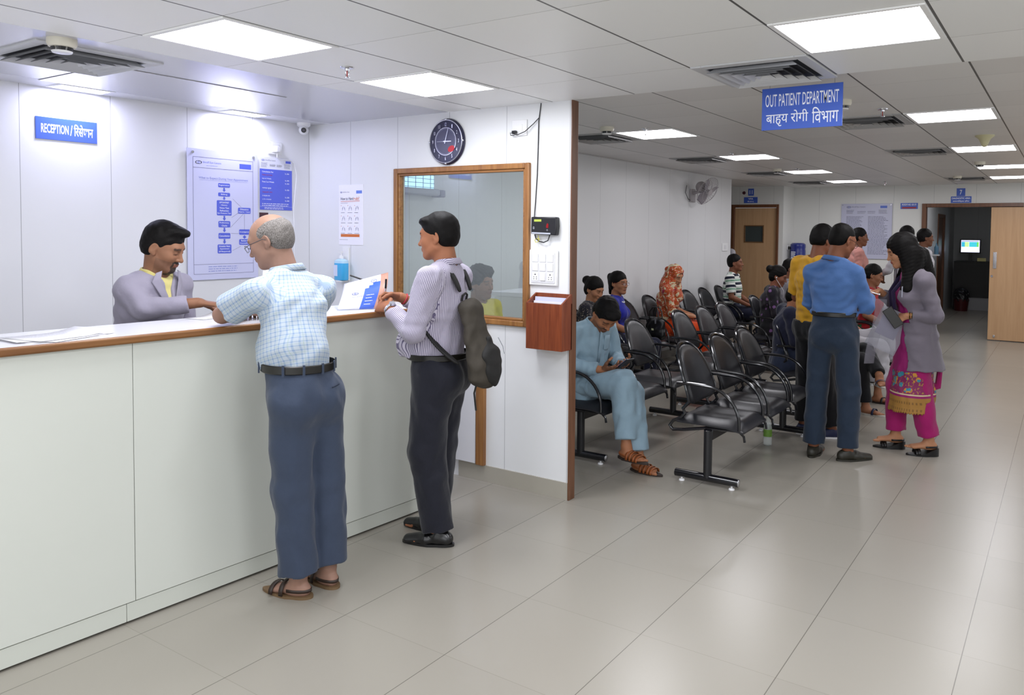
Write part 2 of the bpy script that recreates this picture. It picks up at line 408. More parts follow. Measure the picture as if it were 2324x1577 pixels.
# inner corridor behind the opening
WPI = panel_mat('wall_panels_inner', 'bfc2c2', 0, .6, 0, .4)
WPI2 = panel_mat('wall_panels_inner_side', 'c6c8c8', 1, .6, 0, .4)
g = G().box((-4.3, 20.3, 0), (WX, 20.4, HF)); obj('wall_inner', g, WPI, kind='structure', smooth=0)
g = G()
xi = -2.30
for a, b in ((YF + .1, 15.0), (16.0, 17.6), (18.6, 20.3)): g.box((xi - .1, a, 0), (xi, b, HF))
for a, b in ((15.0, 16.0), (17.6, 18.6)): g.box((xi - .1, a, 2.1), (xi, b, HF))
obj('wall_inner_side', g, WPI2, kind='structure', smooth=0)
g = G().box((-.55, YF + .1, 0), (-.45, 20.3, HF)); obj('wall_inner_right', g, WPI2, kind='structure', smooth=0)
for n, (a, b) in enumerate(((15.0, 16.0), (17.6, 18.6))):
    dr = tag(bpy.data.objects.new('door_%d' % (5 + n), None), kind='structure'); link(dr)
    g = G(); g.box((xi - .1, a, 0), (xi + .02, a + .06, 2.1)); g.box((xi - .1, b - .06, 0), (xi + .02, b, 2.1)); g.box((xi - .1, a + .06, 2.04), (xi + .02, b - .06, 2.1))
    obj('door_frame', g, DFRAME, dr, bevel=.003)
    g = G().box((xi - .06, a + .06, .01), (xi - .02, b - .06, 2.04)); obj('door_leaf', g, wood_mat('inner_door_wood', '5a3a24', '6c4a30', 2), dr)

# ================================================================= reception counter
al = math.atan(.055)
ct = thing('reception_counter', 'long white laminate reception counter with wooden front edge and white top', 'counter', (-3.243, 1.719, 0), al * 1)
CM = Matrix.Translation((-3.243, 1.719, 0)) @ Matrix.Rotation(-al, 4, 'Z')
ct.rotation_euler = (0, 0, -al); MW[ct.name] = CM
def cobj(n, g, m, **k): g.tf(CM); return obj(n, g, m, ct, **k)
LAM = plain('counter_laminate', 'cfd2ca', .38, noise=.03, nscale=1.5)
Yn, Yf = -2.6, 1.74
segs = [(-2.6, 0), (0, Yf)]
for a, b in segs:
    cobj('front_panel', G().box((-.02, a + .0012, .09), (0, b - .0012, 1.176)), LAM, bevel=.0012)
for a, b in ((-2.6, -.035), (-.035, Yf)):
    g = G(); g.box((-.022, a + .001, .011), (-.003, b - .001, .086)); cobj('plinth', g, plain('plinth_laminate', 'c9ccc3', .4), bevel=.001)
cobj('plinth_shadow_gap', G().box((-.05, Yn, 0), (-.03, Yf, .1)), plain('gap_black', '1a1a18', .9))
cobj('carcass', G().box((-.40, Yn, .02), (-.025, Yf, 1.17)), plain('carcass', 'c6c9c0', .5))
cobj('worktop', G().box((-.43, Yn, 1.176), (.006, Yf, 1.205)), plain('worktop_laminate', 'e4e4ea', .22, spec=.5), bevel=.0015)
cobj('edge_strip', G().box((.006, Yn, 1.172), (.026, Yf, 1.206)), EDGE, bevel=.009, seg=4)

# ================================================================= ceiling fixtures
EM = {}
def emis(n, col, s):
    m = bpy.data.materials.new(n); m.use_nodes = True; nt = m.node_tree; nt.nodes.clear()
    e = nt.nodes.new('ShaderNodeEmission'); o = nt.nodes.new('ShaderNodeOutputMaterial'); e.inputs[0].default_value = srgb(col); e.inputs[1].default_value = s
    nt.links.new(e.outputs[0], o.inputs[0]); return m
EN, EF, ER = emis('light_hall', 'f6f8ff', E_NEAR), emis('light_waiting', 'fbfaff', E_FAR), emis('light_reception', 'dadcff', E_RECEP)
FRM = plain('light_frame', 'f1f1f1', .5)
def panel_light(cx, cy, z, s, em, label, group=None, sx=None):
    t = thing('ceiling_light', label, 'ceiling light', (cx, cy, z), 0, group)
    sx = sx or s; g = G(); h = s / 2; hx = sx / 2; f = .022
    for a, b in (((-hx, -h, -.006), (-hx + f, h, .004)), ((hx - f, -h, -.006), (hx, h, .004)), ((-hx + f, -h, -.006), (hx - f, -h + f, .004)), ((-hx + f, h - f, -.006), (hx - f, h, .004))): g.box(a, b)
    g.tf(Matrix.Translation((cx, cy, z))); obj('light_frame', g, FRM, t, bevel=.002)
    g = G().quad((-hx + f, -h + f, -.003), (-hx + f, h - f, -.003), (hx - f, h - f, -.003), (hx - f, -h + f, -.003))
    g.tf(Matrix.Translation((cx, cy, z))); obj('diffuser', g, em, t, smooth=0)
    return t
c = lambda k: CX0 + (k + .5) * T
r = lambda k: CY0 + (k + .5) * T
ts = T - .012
panel_light(c(-2), r(-1), HC, ts, EN, 'lit square ceiling panel nearest the camera over the counter, left of the sprinkler', 'lit ceiling panels over the hall')
panel_light(c(-2), r(1), HC, ts, EN, 'lit square ceiling panel above the old man, in front of the wall clock', 'lit ceiling panels over the hall')
panel_light(c(2), r(1), HC, ts, EN, 'large lit square ceiling panel at the top right edge, beside the big air vent', 'lit ceiling panels over the hall')
for kx, ky in ((2, -2), (-1, -5), (2, -5), (5, -2), (5, 1), (5, -5)):
    panel_light(c(kx), r(ky), HC, ts, EN, 'lit square ceiling panel over the open hall floor beside the camera', 'lit ceiling panels near the camera')
fl = [('first', 'by the sprinkler behind the wooden post'), ('second', 'just left of the wall fan in the picture'), ('third', 'beyond the fan'), ('fourth', 'nearest the far wall')]
for i, yy in enumerate((5.97, 8.24, 10.50, 12.62)):
    panel_light(c(-2), yy, HF, ts, EF, ['lit ceiling panel nearest the wooden post in the left waiting row', 'second lit ceiling panel from the post in the left waiting row', 'third lit ceiling panel from the post in the left waiting row', 'lit ceiling panel nearest the far wall in the left waiting row'][i], 'left row of waiting area lights')
for i, yy in enumerate((6.02, 8.40, 10.65, 12.6)):
    panel_light(c(2), yy, HF, ts, EF, ['lit ceiling panel just behind the sprinkler right of the hanging sign', 'lit ceiling panel behind the cream cone sensor at the right edge', 'third lit ceiling panel from the hanging sign along the right row', 'farthest lit ceiling panel of the right row, before opening 7'][i], 'right row of waiting area lights')
panel_light(c(7), 8.4, HF, ts, EF, 'lit ceiling panel over the far side of the waiting area', 'lights over the right side'); panel_light(c(7), 12.6, HF, ts, EF, 'lit ceiling panel over the far right corner of the waiting area', 'lights over the right side')
panel_light(-1.4, 16.2, HF, ts, emis('light_corridor', 'fbfaff', 7.0), 'lit ceiling panel in the corridor beyond the open doorway')
for yy, lb in ((2.28, 'bright reception downlight above the blue reception sign'), (3.33, 'bright reception downlight above the flow chart poster')):
    panel_light(-4.815, yy, HC, .30, ER, lb, 'reception downlights by the wall', sx=.17)
# hatch in the soffit
HM = plain('hatch_line', '6d6a66', .6)
hx0, hx1, hy0, hy1 = -4.72, -4.0, 2.02, 3.05
t = thing('ceiling_hatch', 'plain glossy access hatch panel in the soffit over the reception', 'ceiling hatch', ((hx0 + hx1) / 2, (hy0 + hy1) / 2, HC))
g = G().box((hx0, hy0, HC - .0035), (hx1, hy1, HC - .0005)); obj('hatch_panel', g, PLAST, t)
g = G()
for a, b in (((hx0 - .004, hy0 - .004), (hx0, hy1 + .004)), ((hx1, hy0 - .004), (hx1 + .004, hy1 + .004)), ((hx0, hy0 - .004), (hx1, hy0)), ((hx0, hy1), (hx1, hy1 + .004))):
    g.box((a[0], a[1], HC - .0008), (b[0], b[1], HC - .0002))
obj('hatch_gap', g, HM, t)
# air vents: 4-way square diffusers
GR = plain('vent_paint', 'c6c7ca', .4); VB = plain('vent_dark', '23242a', .8)
def vent(cx, cy, z, label, group=None, s=T - .01, mat=GR):
    t = thing('air_vent', label, 'air vent', (cx, cy, z), 0, group)
    Mx = Matrix.Translation((cx, cy, z)); h = s / 2; f = .055
    g = G()
    for a, b in (((-h, -h, -.008), (-h + f, h, .002)), ((h - f, -h, -.008), (h, h, .002)), ((-h + f, -h, -.008), (h - f, -h + f, .002)), ((-h + f, h - f, -.008), (h - f, h, .002))): g.box(a, b)
    obj('vent_frame', g.tf(Mx), mat, t, bevel=.003)
    g = G().quad((-h + f, -h + f, -.001), (-h + f, h - f, -.001), (h - f, h - f, -.001), (h - f, -h + f, -.001)); obj('vent_throat', g.tf(Mx), VB, t)
    n = 5; q = h - f
    for i in range(n):
        a0 = q * (n - i) / n - .004; a1 = a0 - q / n * .62
        g = G(); z0, z1 = -.028, -.006
        o4 = [(-a0, -a0), (a0, -a0), (a0, a0), (-a0, a0)]; i4 = [(-a1, -a1), (a1, -a1), (a1, a1), (-a1, a1)]
        for k in range(4):
            p, p2, q1, q2 = o4[k], o4[(k + 1) % 4], i4[k], i4[(k + 1) % 4]
            g.add([(p[0], p[1], z0), (p2[0], p2[1], z0), (q2[0], q2[1], z1), (q1[0], q1[1], z1)], [(0, 1, 2, 3)])
            g.add([(p[0], p[1], z0 + .002), (p2[0], p2[1], z0 + .002), (q2[0], q2[1], z1 + .002), (q1[0], q1[1], z1 + .002)], [(3, 2, 1, 0)])
        obj('louvre', g.tf(Mx), mat, t, smooth=0)
    return t
GD = plain('vent_paint_dull', 'a9a8a8', .5)
vent(c(-4) + .12, r(-1) - .20, HC, 'square louvred air vent at the left edge above the reception')
vent(c(1), r(2), HC, 'large square louvred air vent just above the hanging department sign')
GV = 'vents over the left of the waiting area'
for yy, lb in ((5.97, 'louvred air vent right behind the wooden post top'), (8.24, 'louvred air vent above the wall fan'), (10.5, 'third louvred air vent beside the left row of lights'), (12.62, 'farthest louvred air vent of the left row near sign 11')):
    vent(c(-3), yy, HF, lb, GV, mat=GD)
for yy, lb in ((6.02, 'air vent right of the hanging department sign'), (8.40, 'air vent left of the cream cone sensor'), (12.6, 'air vent above sign 7')):
    vent(c(1), yy, HF, lb, 'vents over the right of the waiting area', mat=GD)
# smoke detectors, sprinklers, sensor
def detector(x, y, z, label):
    t = thing('smoke_detector', label, 'smoke detector', (x, y, z), 0, 'ceiling smoke detectors')
    g = G().lathe([(0, .002), (.056, .002), (.057, -.02), (.05, -.034), (.04, -.036), (0, -.036)]); obj('base', g.tf(Matrix.Translation((x, y, z))), OFFW, t)
    g = G()
    for k in range(6):
        a0, a1 = 2 * PI * k / 6 + .08, 2 * PI * (k + 1) / 6 - .08
        ps = [(.042 * math.cos(a0 + (a1 - a0) * j / 4), .042 * math.sin(a0 + (a1 - a0) * j / 4)) for j in range(5)]
        for j in range(4):
            g.quad((ps[j][0], ps[j][1], -.036), (ps[j + 1][0], ps[j + 1][1], -.036), (ps[j + 1][0] * .9, ps[j + 1][1] * .9, -.05), (ps[j][0] * .9, ps[j][1] * .9, -.05))
    obj('smoke_slots', g.tf(Matrix.Translation((x, y, z))), BLACK, t)
    g = G().lathe([(0, -.036), (.034, -.036), (.034, -.048), (.04, -.051), (.036, -.058), (0, -.06)], n=24); obj('cap', g.tf(Matrix.Translation((x, y, z))), WHITE, t)
detector(-3.62, 1.64, HC, 'cream smoke detector above the left air vent over reception')
detector(-3.13, 5.40, HF, 'smoke detector just right of the wooden post top')
detector(-1.22, 5.02, HF, 'smoke detector right of the hanging department sign')
detector(-3.2, 9.9, HF, 'smoke detector in front of the third left row light')
detector(-.88, 9.9, HF, 'smoke detector behind the cream cone sensor')
detector(-4.9, 12.4, HF, 'smoke detector over the corridor by the fan')
detector(-1.35, 12.1, HF, 'small smoke detector above sign 7')
def sprinkler(x, y, z, label):
    t = thing('fire_sprinkler', label, 'sprinkler', (x, y, z), 0, 'ceiling sprinklers'); Mx = Matrix.Translation((x, y, z))
    g = G().lathe([(0, 0), (.034, 0), (.032, -.006), (.012, -.008), (.010, -.018), (0, -.018)], n=20); obj('escutcheon', g.tf(Mx), CHROME, t)
    g = G(); g.tube([(-.006, 0, -.016), (-.011, 0, -.026), (-.010, 0, -.04), (-.003, 0, -.05)], .0022, 6); g.tube([(.006, 0, -.016), (.011, 0, -.026), (.010, 0, -.04), (.003, 0, -.05)], .0022, 6)
    g.lathe([(0, -.049), (.013, -.049), (.013, -.052), (0, -.052)], n=12); obj('yoke', g.tf(Mx), CHROME, t)
    g = G().cyl((0, 0, -.016), (0, 0, -.048), .0028, n=8); obj('glass_bulb', g.tf(Mx), plain('bulb_red', 'a01818', .2), t)
sprinkler(-3.0, 2.64, HC, 'chrome fire sprinkler between the two lit panels over the counter')
sprinkler(-2.90, 5.62, HF, 'fire sprinkler in front of the first left row light')
sprinkler(-1.07, 5.48, HF, 'fire sprinkler right of the hanging sign, below the smoke detector')
sprinkler(-2.98, 7.75, HF, 'fire sprinkler in front of the second left row light')
sprinkler(-2.95, 9.95, HF, 'fire sprinkler in front of the third left row light')
sprinkler(-2.45, 12.9, HF, 'fire sprinkler beyond the last left row light')
t = tag(obj('motion_sensor', G().lathe([(0, 0), (.075, 0), (.073, -.008), (.045, -.03), (.028, -.07), (.022, -.085), (.012, -.094), (0, -.096)], (-.62, 7.32, HF)), plain('sensor_cream', 'c9c39c', .5)), 'cream cone shaped sensor hanging from the ceiling at the right edge', 'sensor')
# dome camera
t = thing('security_camera', 'white dome security camera in the corner above the wall socket', 'security camera', (-4.86, 3.86, HC))
Mx = Matrix.Translation((-4.86, 3.86, HC))
g = G().lathe([(0, 0), (.05, 0), (.048, -.02), (.036, -.03), (0, -.03)]); obj('mount', g.tf(Mx), WHITE, t)
g = G().ell((0, 0, -.052), (.036, .036, .036)); obj('eyeball', g.tf(Mx), WHITE, t)
d = (Vector((0, 0, 1.6)) - Vector((-4.86, 3.86, HC - .05))).normalized(); p = Vector((-4.86, 3.86, HC - .052))
g = G().cyl(p + d * .026, p + d * .040, .020, .018, 20); obj('lens_ring', g, BLACK, t)
g = G().cyl(p + d * .038, p + d * .042, .009, .008, 16); obj('lens', g, plain('lens_glass', '55505a', .05), t)

# ================================================================= signs and wall things
def flat(P0, X, Y): return frame(P0, X, Y)
def sign(name, label, cat, o, X, Y, w, h, mat, lines, lmat=LETTER, th=.004, group=None, bold=.02, top=None):
    """o = centre of front face; lines = (text, dx, dy, width, height)"""
    t = thing(name, label, cat, o, 0, group); F = frame(o, X, Y)
    g = G().obox(F @ Matrix.Translation((0, 0, -th / 2)), (w / 2, h / 2, th / 2)); obj('board', g, mat, t, bevel=.001)
    g = G()
    for tx, dx, dy, tw, thh in lines: g.merge(text_geo(tx, F @ Matrix.Translation((dx, dy, 0)), tw, thh, bold=bold))
    if g.v: obj('lettering', g, lmat, t, smooth=0)
    return t, F
def clip_geo(g, F, xmax):
    inv = F.inverted(); o = G(); bm = bmesh.new()
    vs = [bm.verts.new(inv @ Vector(v)) for v in g.v]
    for f in g.f: bm.faces.new([vs[i] for i in f])
    bmesh.ops.bisect_plane(bm, geom=bm.verts[:] + bm.edges[:] + bm.faces[:], plane_co=(xmax, 0, 0), plane_no=(1, 0, 0), clear_outer=True)
    bm.verts.index_update(); o.add([F @ v.co for v in bm.verts], [tuple(v.index for v in f.verts) for f in bm.faces]); bm.free(); return o
def half_word(F):
    x = .036; g = G(); h = {'िरसे': (.052, .07, 0), 'प': (.019, .047, -.006), 'शन': (.043, .05, -.006)}
    for k in ('िरसे', 'प', 'शन'):
        w_, hh, dy = h[k]; p = text_geo(k, F @ Matrix.Translation((x, dy + (.0035 if k == 'िरसे' else 0), 0)), w_, hh, 'L', bold=.02)
        if k == 'प': p = clip_geo(p, F, x + w_ * .66); w_ *= .66
        g.merge(p); x += w_ - .0008
    g.add([F @ Vector(p) for p in ((.036, .0125, .0014), (x, .0125, .0014), (x, .0185, .0014), (.036, .0185, .0014))], [(0, 1, 2, 3)])
    return obj('hindi_lettering', g, LETTER, bpy.data.objects['reception_sign'], smooth=0)
# hanging department sign (faces -y, slightly turned)
sx, sy2 = -1.325, 4.30
t, F = sign('hanging_sign', 'blue out patient department sign hanging from the ceiling edge', 'sign', (-1.2105, 4.12, 2.317), (1, .0, 0), (0, 0, 1), .424, .222, SIGNB,
    [('OUT PATIENT DEPARTMENT', 0, .045, .385, .066), ('बाहृय रोगी ', -.075, -.052, .225, .082), ('िवभाग', .125, -.046, .135, .082)], bold=.004)
for dx in (-.17, .17): obj('hanging_wire', G().cyl((-1.2105 + dx, 4.122, 2.42), (-1.2105 + dx, 4.122, HF), .0015, n=6), CHROME, t)
# reception sign on the left wall (faces +x): text runs along +y
LX, LY = (0, 1, 0), (0, 0, 1)
sign('reception_sign', 'blue reception sign on the white wall behind the counter', 'sign', (XR + .006, 2.254, 2.208), LX, LY, .33, .126, SIGNB,
    [('RECEPTION', -.065, .0, .145, .052), ('/', .022, 0, .014, .06)], bold=.02, th=.006)
DV = half_word(frame((XR + .006, 2.254, 2.208), LX, LY))
sign('door_number_sign', 'small square blue sign with number 11 above the wooden door', 'sign', (-4.792, YD - .004, 2.385), (1, 0, 0), LY, .105, .125, SIGNB, [('11', 0, 0, .05, .07)])
sign('door_name_sign', 'blue VFA sign directly above the wooden door frame', 'sign', (-4.795, YD - .004, 2.245), (1, 0, 0), LY, .25, .105, SIGNB, [('VFA', 0, .022, .09, .03), ('वी.एफ.ए.', 0, -.026, .12, .03)])
sign('opening_number_sign', 'small square blue sign with number 7 above the open doorway', 'sign', (-1.505, YF - .004, 2.355), (1, 0, 0), LY, .125, .125, SIGNB, [('7', 0, 0, .035, .075)])
sign('opening_name_sign', 'blue diagnostic area sign above the open doorway', 'sign', (-1.50, YF - .004, 2.235), (1, 0, 0), LY, .30, .105, SIGNB, [('DIAGNOSTIC AREA', 0, .022, .27, .03), ('डायगनोिस्टक एिरया', 0, -.026, .24, .032)])
t, F = sign('room_number_sign', 'blue and red room numbers sign between the notice board and the doorway', 'sign', (-2.278, YF - .004, 2.14), (1, 0, 0), LY, .27, .10, SIGNB, [('ROOM NO. 8,9,10', 0, .02, .22, .035)])
obj('red_band', G().obox(F @ Matrix.Translation((0, -.03, .0005)), (.11, .013, .0006)), plain('band_red', 'a02838', .5), t)

# ---------------------------------------------------------------- posters on the reception wall
def eye_logo(g, F, s):
    """eye shaped emblem: two leaf outlines and a ring"""
    for sg in (1, -1):
        pts = [(s * 1.25 * math.cos(a), sg * s * .62 * math.sin(a) ** .8) for a in [PI * i / 16 for i in range(17)]]
        for i in range(16):
            a, b = pts[i], pts[i + 1]
            g.add([F @ Vector((a[0], a[1], .0008)), F @ Vector((b[0], b[1], .0008)), F @ Vector((b[0] * .82, b[1] * .78, .0008)), F @ Vector((a[0] * .82, a[1] * .78, .0008))], [(0, 1, 2, 3), (3, 2, 1, 0)])
    for i in range(20):
        a0, a1 = 2 * PI * i / 20, 2 * PI * (i + 1) / 20
        g.add([F @ Vector((r_ * s * math.cos(a), r_ * s * math.sin(a), .0009)) for a, r_ in ((a0, .42), (a1, .42), (a1, .26), (a0, .26))], [(0, 1, 2, 3)])
    return g
def rrect(g, F, cx, cy, w, h, r=.008, z=.0007, n=5):
    pts = []
    for k, (sx, sy) in enumerate(((1, 1), (-1, 1), (-1, -1), (1, -1))):
        for i in range(n + 1):
            a = PI / 2 * (k + i / n); pts.append((cx + sx * (w / 2 - r) + r * math.cos(a), cy + sy * (h / 2 - r) + r * math.sin(a)))
    return g.add([F @ Vector((x, y, z)) for x, y in pts], [tuple(range(len(pts)))])
def arrow(g, F, cx, y0, y1, w=.022, z=.0007):
    ym = y1 + (y0 - y1) * .5
    g.add([F @ Vector(p) for p in ((cx - w * .28, y0, z), (cx - w * .28, ym, z), (cx + w * .28, ym, z), (cx + w * .28, y0, z))], [(0, 1, 2, 3)])
    return g.add([F @ Vector(p) for p in ((cx - w / 2 - .002, ym, z), (cx, y1, z), (cx + w / 2 + .002, ym, z))], [(0, 1, 2)])
def seg(g, F, a, b, t=.0015, z=.0007):
    a = Vector(a); b = Vector(b); d = (b - a).normalized(); n = Vector((-d.y, d.x)) * t / 2
    return g.add([F @ Vector((p.x, p.y, z)) for p in (a - n, b - n, b + n, a + n)], [(0, 1, 2, 3)])
def bars(g, F, x0, x1, y0, y1, n, seed=0, t=.004, z=.0006):
    """rows of tiny word-like bars: print too small to read"""
    rd = random.Random(seed); rh = (y1 - y0) / n
    for i in range(n):
        y = y1 - (i + .5) * rh; x = x0; e = x1 - rd.random() * (x1 - x0) * .25
        while x < e:
            wd = min((.010 + rd.random() * .03) * (x1 - x0) / .3, e - x)
            g.add([F @ Vector(p) for p in ((x, y - t / 2, z), (x + wd, y - t / 2, z), (x + wd, y + t / 2, z), (x, y + t / 2, z))], [(0, 1, 2, 3)]); x += wd + .006 * (x1 - x0) / .3
    return g
VIO = plain('poster_lilac', 'cfd0ee', .18, spec=.5); BX = plain('poster_box_blue', '5766d6', .3); BXL = plain('poster_blue_text', '7f8ad0', .4); LN = plain('poster_line', '6a6a88', .4)
# flow chart: board centre
pw, ph = .53, .88
cyp, czp = 3.241, 1.738
F = frame((XR + .018, cyp, czp), LX, LY)
t = thing('flow_chart_poster', 'lilac acrylic poster with a blue flow chart behind the receptionist', 'poster', (XR, cyp, czp))
obj('board', G().obox(F @ Matrix.Translation((0, 0, -.003)), (pw / 2, ph / 2, .003)), VIO, t, bevel=.001)
for sx in (-1, 1):
    g = G(); g.cyl(F @ Vector((sx * .228, .415, -.018)), F @ Vector((sx * .228, .415, .006)), .009, n=16); obj('standoff_screw', g, CHROME, t)
g = rect_frame(G(), 0, 0, 0, 0, 0, 0, 0) if False else G()
bx0, bx1, by0, by1 = -.225, .225, -.40, .385
for a, b in (((bx0, by0), (bx1, by0)), ((bx1, by0), (bx1, by1)), ((bx1, by1), (bx0, by1)), ((bx0, by1), (bx0, by0)), ((bx0, .315), (bx1, .315)), ((bx0, -.335), (bx1, -.335))): seg(g, F, a, b, .0022)
for a, b in (((.065, .115), (.13, .06)), ((.055, -.015), (.11, .02)), ((.15, .015), (.045, -.085)), ((.155, .01), (.155, -.10)), ((.05, -.125), (.11, -.125)), ((.125, -.215), (.06, -.245))): seg(g, F, a, b, .0016)
obj('chart_lines', g, LN, t, smooth=0)
g = G()
boxes = [(0, .205, .09, .028, ['Registration']), (0, .142, .09, .026, ['Billing']), (0, .050, .112, .104, ['OPTOMETRIST', 'History', 'Vision Test', 'Refraction', 'Eye Pressure Test']), (0, -.062, .09, .044, ['Preliminary', 'Checks']),
         (0, -.142, .09, .04, ['Consultation']), (0, -.232, .105, .062, ['Schedule Next', 'Appointment', '(if Required)']), (.155, .035, .10, .042, ['Dilatation', '(Approx. 1 hour)']), (.155, -.115, .085, .038, ['Investigation']), (.155, -.185, .085, .04, ['Review &', 'Counselling'])]
for bx, by, bw, bh, ls in boxes:
    ob_ = obj('flow_box', rrect(G(), F, bx, by, bw, bh), BX, t, smooth=0)
    for i, l in enumerate(ls):
        wl = min(bw * .9, .0062 * len(l) + .004)
        obj('box_lettering', text_geo(l, F @ Matrix.Translation((bx, by + ((len(ls) - 1) / 2 - i) * .0185, .0004)), wl, .0115, bold=.01), LETTER, ob_, smooth=0)
for y0, y1 in ((.188, .160), (.126, .105), (-.004, -.038), (-.086, -.118), (-.164, -.198)): obj('flow_arrow', arrow(G(), F, 0, y0, y1), BX, t, smooth=0)
g = G()
g.add([F @ Vector(p) for p in ((.155, -.137, .0007), (.170, -.150, .0007), (.155, -.163, .0007), (.140, -.150, .0007))], [(3, 2, 1, 0)])
obj('flow_diamond', g, BX, t, smooth=0); obj('blue_badge', rrect(G(), F, .165, .345, .092, .034, .001), BX, t, smooth=0)
g = G(); eye_logo(g, F @ Matrix.Translation((-.185, .35, 0)), .018)
g.merge(text_geo('Shroff Eye Centre', F @ Matrix.Translation((-.155, .352, 0)), .135, .017, 'L')); g.merge(text_geo('What to Expect During Your Appointment', F @ Matrix.Translation((0, .247, 0)), .37, .02)); seg(g, F, (-.18, .234), (.18, .234), .0012)
bars(g, F, -.13, -.02, .328, .336, 1, 2, .002); bars(g, F, -.12, .14, -.39, -.345, 3, 5, .004); bars(g, F, .12, .21, .31, .32, 1, 3, .002)
obj('blue_print', g, BXL, t, smooth=0)
# price board
pw, ph = .276, .382
F = frame((XR + .008, 3.667, 1.977), LX, LY)
t = thing('price_board', 'narrow blue price list board right of the flow chart poster', 'poster', (XR, 3.667, 1.977))
obj('board', G().obox(F @ Matrix.Translation((0, 0, -.002)), (pw / 2, ph / 2, .002)), plain('board_white', 'dfe0ee', .3), t)
g = G(); g.add([F @ Vector(p) for p in ((-pw / 2, -ph / 2, .0005), (pw / 2, -ph / 2, .0005), (pw / 2, .105, .0005), (-pw / 2, .105, .0005))], [(0, 1, 2, 3)]); rrect(g, F, .105, .165, .045, .018, .001)
obj('blue_field', g, BX, t, smooth=0)
g = G()
for i, (l, y) in enumerate((('Consultation Fee', .085), ('Up to 2 Weeks', .035), ('From 2 to 4 Weeks', .012), ('परामर्श शुल्क', -.035), ('2 सप्ताह तक', -.09), ('2 से 4 सप्ताह', -.115))):
    g.merge(text_geo(l, F @ Matrix.Translation((-.118, y, .0006)), .0058 * len(l), .011, 'L', bold=.012)); g.merge(text_geo('Rs. 500/-' if i % 3 == 0 else 'Rs. 200/-', F @ Matrix.Translation((.115, y - .006, .0006)), .038, .010, 'R', bold=.012))
bars(g, F, -.12, .12, -.165, -.140, 2, 4, .004, .0011); bars(g, F, -.10, .10, -.187, -.170, 2, 6, .003, .0011); seg(g, F, (-pw / 2, -.166), (pw / 2, -.166), .001, .001)
obj('lettering', g, LETTER, t, smooth=0)
g = G()
for l, y in (('Follow up Visits', .061), ('अनुवर्ती जाँच', -.063)): g.merge(text_geo(l, F @ Matrix.Translation((-.118, y, .0006)), .085, .011, 'L', bold=.012))
obj('red_lettering', g, plain('print_red', 'b03050', .4), t, smooth=0)
g = G(); eye_logo(g, F @ Matrix.Translation((-.11, .168, 0)), .010); obj('emblem', g, BX, t, smooth=0)
g = G(); g.merge(text_geo('Shroff Eye Centre', F @ Matrix.Translation((-.09, .168, 0)), .085, .011, 'L')); bars(g, F, -.125, -.07, .115, .152, 5, 8, .0025); bars(g, F, -.055, .0, .125, .142, 3, 9, .0025); bars(g, F, .005, .055, .125, .142, 3, 10, .0025); bars(g, F, .07, .125, .115, .152, 5, 11, .0025)
obj('grey_print', g, INK, t, smooth=0)
t = tag(obj('dark_notice', G().box((XR, 3.53, 1.70), (XR + .006, 3.60, 1.765)), plain('notice_maroon', '4a2630', .4)), 'small dark notice below the price board, beside the old man\'s head', 'notice')
# socket with plug and cable
def face_plate(name, label, o, X, Y, w, h):
    t = thing(name, label, 'socket', o); F = frame(o, X, Y)
    obj('plate', G().obox(F @ Matrix.Translation((0, 0, .005)), (w / 2, h / 2, .005)), WHITE, t, bevel=.003); return t, F
t, F = face_plate('wall_socket', 'white wall socket above the price board with a plug in it', (XR, 3.661, 2.237), LX, LY, .115, .09)
obj('socket_insert', G().obox(F @ Matrix.Translation((0, 0, .011)), (.03, .03, .002)), WHITE, t, bevel=.001)
t = thing('white_plug', 'white plug in the wall socket with a cable hanging past the price board', 'plug', (XR + .02, 3.661, 2.22))
obj('plug_body', G().obox(F @ Matrix.Translation((0, -.008, .03)), (.018, .022, .018)), WHITE, t, bevel=.006)
g = G(); w_ = [(XR + .03, 3.661, 2.20), (XR + .022, 3.665, 2.17), (XR + .02, 3.70, 2.155), (XR + .02, 3.77, 2.165), (XR + .015, 3.82, 2.14), (XR + .012, 3.845, 2.05), (XR + .012, 3.83, 1.92), (XR + .012, 3.815, 1.80), (XR + .012, 3.82, 1.65), (XR + .012, 3.82, 1.2)]
g.tube(w_, .0035, 6); obj('plug_cable', g, WHITE, t)

# ---------------------------------------------------------------- partition wall things (face -y)
PXV, PYV = (1, 0, 0), (0, 0, 1)
yf = YP
# clock
cx_, cz_ = -3.529, 2.243
t = thing('wall_clock', 'round dark wall clock with a silver ring above the wooden window', 'clock', (cx_, yf, cz_))
F = frame((cx_, yf, cz_), PXV, PYV)
def disc(g, F, r, z, n=48, r0=0, mi=0, sx=1, cx=0, cy=0):
    if r0 == 0: return g.add([F @ Vector((cx + r * math.cos(2 * PI * i / n) * sx, cy + r * math.sin(2 * PI * i / n), z)) for i in range(n)], [tuple(range(n))], mi)
    vs = [F @ Vector((cx + q * math.cos(2 * PI * i / n) * sx, cy + q * math.sin(2 * PI * i / n), z)) for q in (r, r0) for i in range(n)]
    return g.add(vs, [(i, (i + 1) % n, n + (i + 1) % n, n + i) for i in range(n)], mi)
def latheF(F, prof, n=40):
    g = G().lathe(prof, n=n); return g.tf(F)
NAVY = plain('clock_navy', '26263c', .2); NAVY2 = plain('clock_face', '3a3a52', .2); SIL = plain('clock_silver', 'cfd0d8', .2, .8)
obj('clock_body', latheF(F, [(0, 0), (.150, 0), (.155, .012), (.148, .026), (0, .028)], 56), NAVY, t)
obj('silver_ring', G().tube([F @ Vector((.142 * math.cos(2 * PI * i / 56), .142 * math.sin(2 * PI * i / 56), .028)) for i in range(56)], .0032, 6, closed=True), SIL, t)
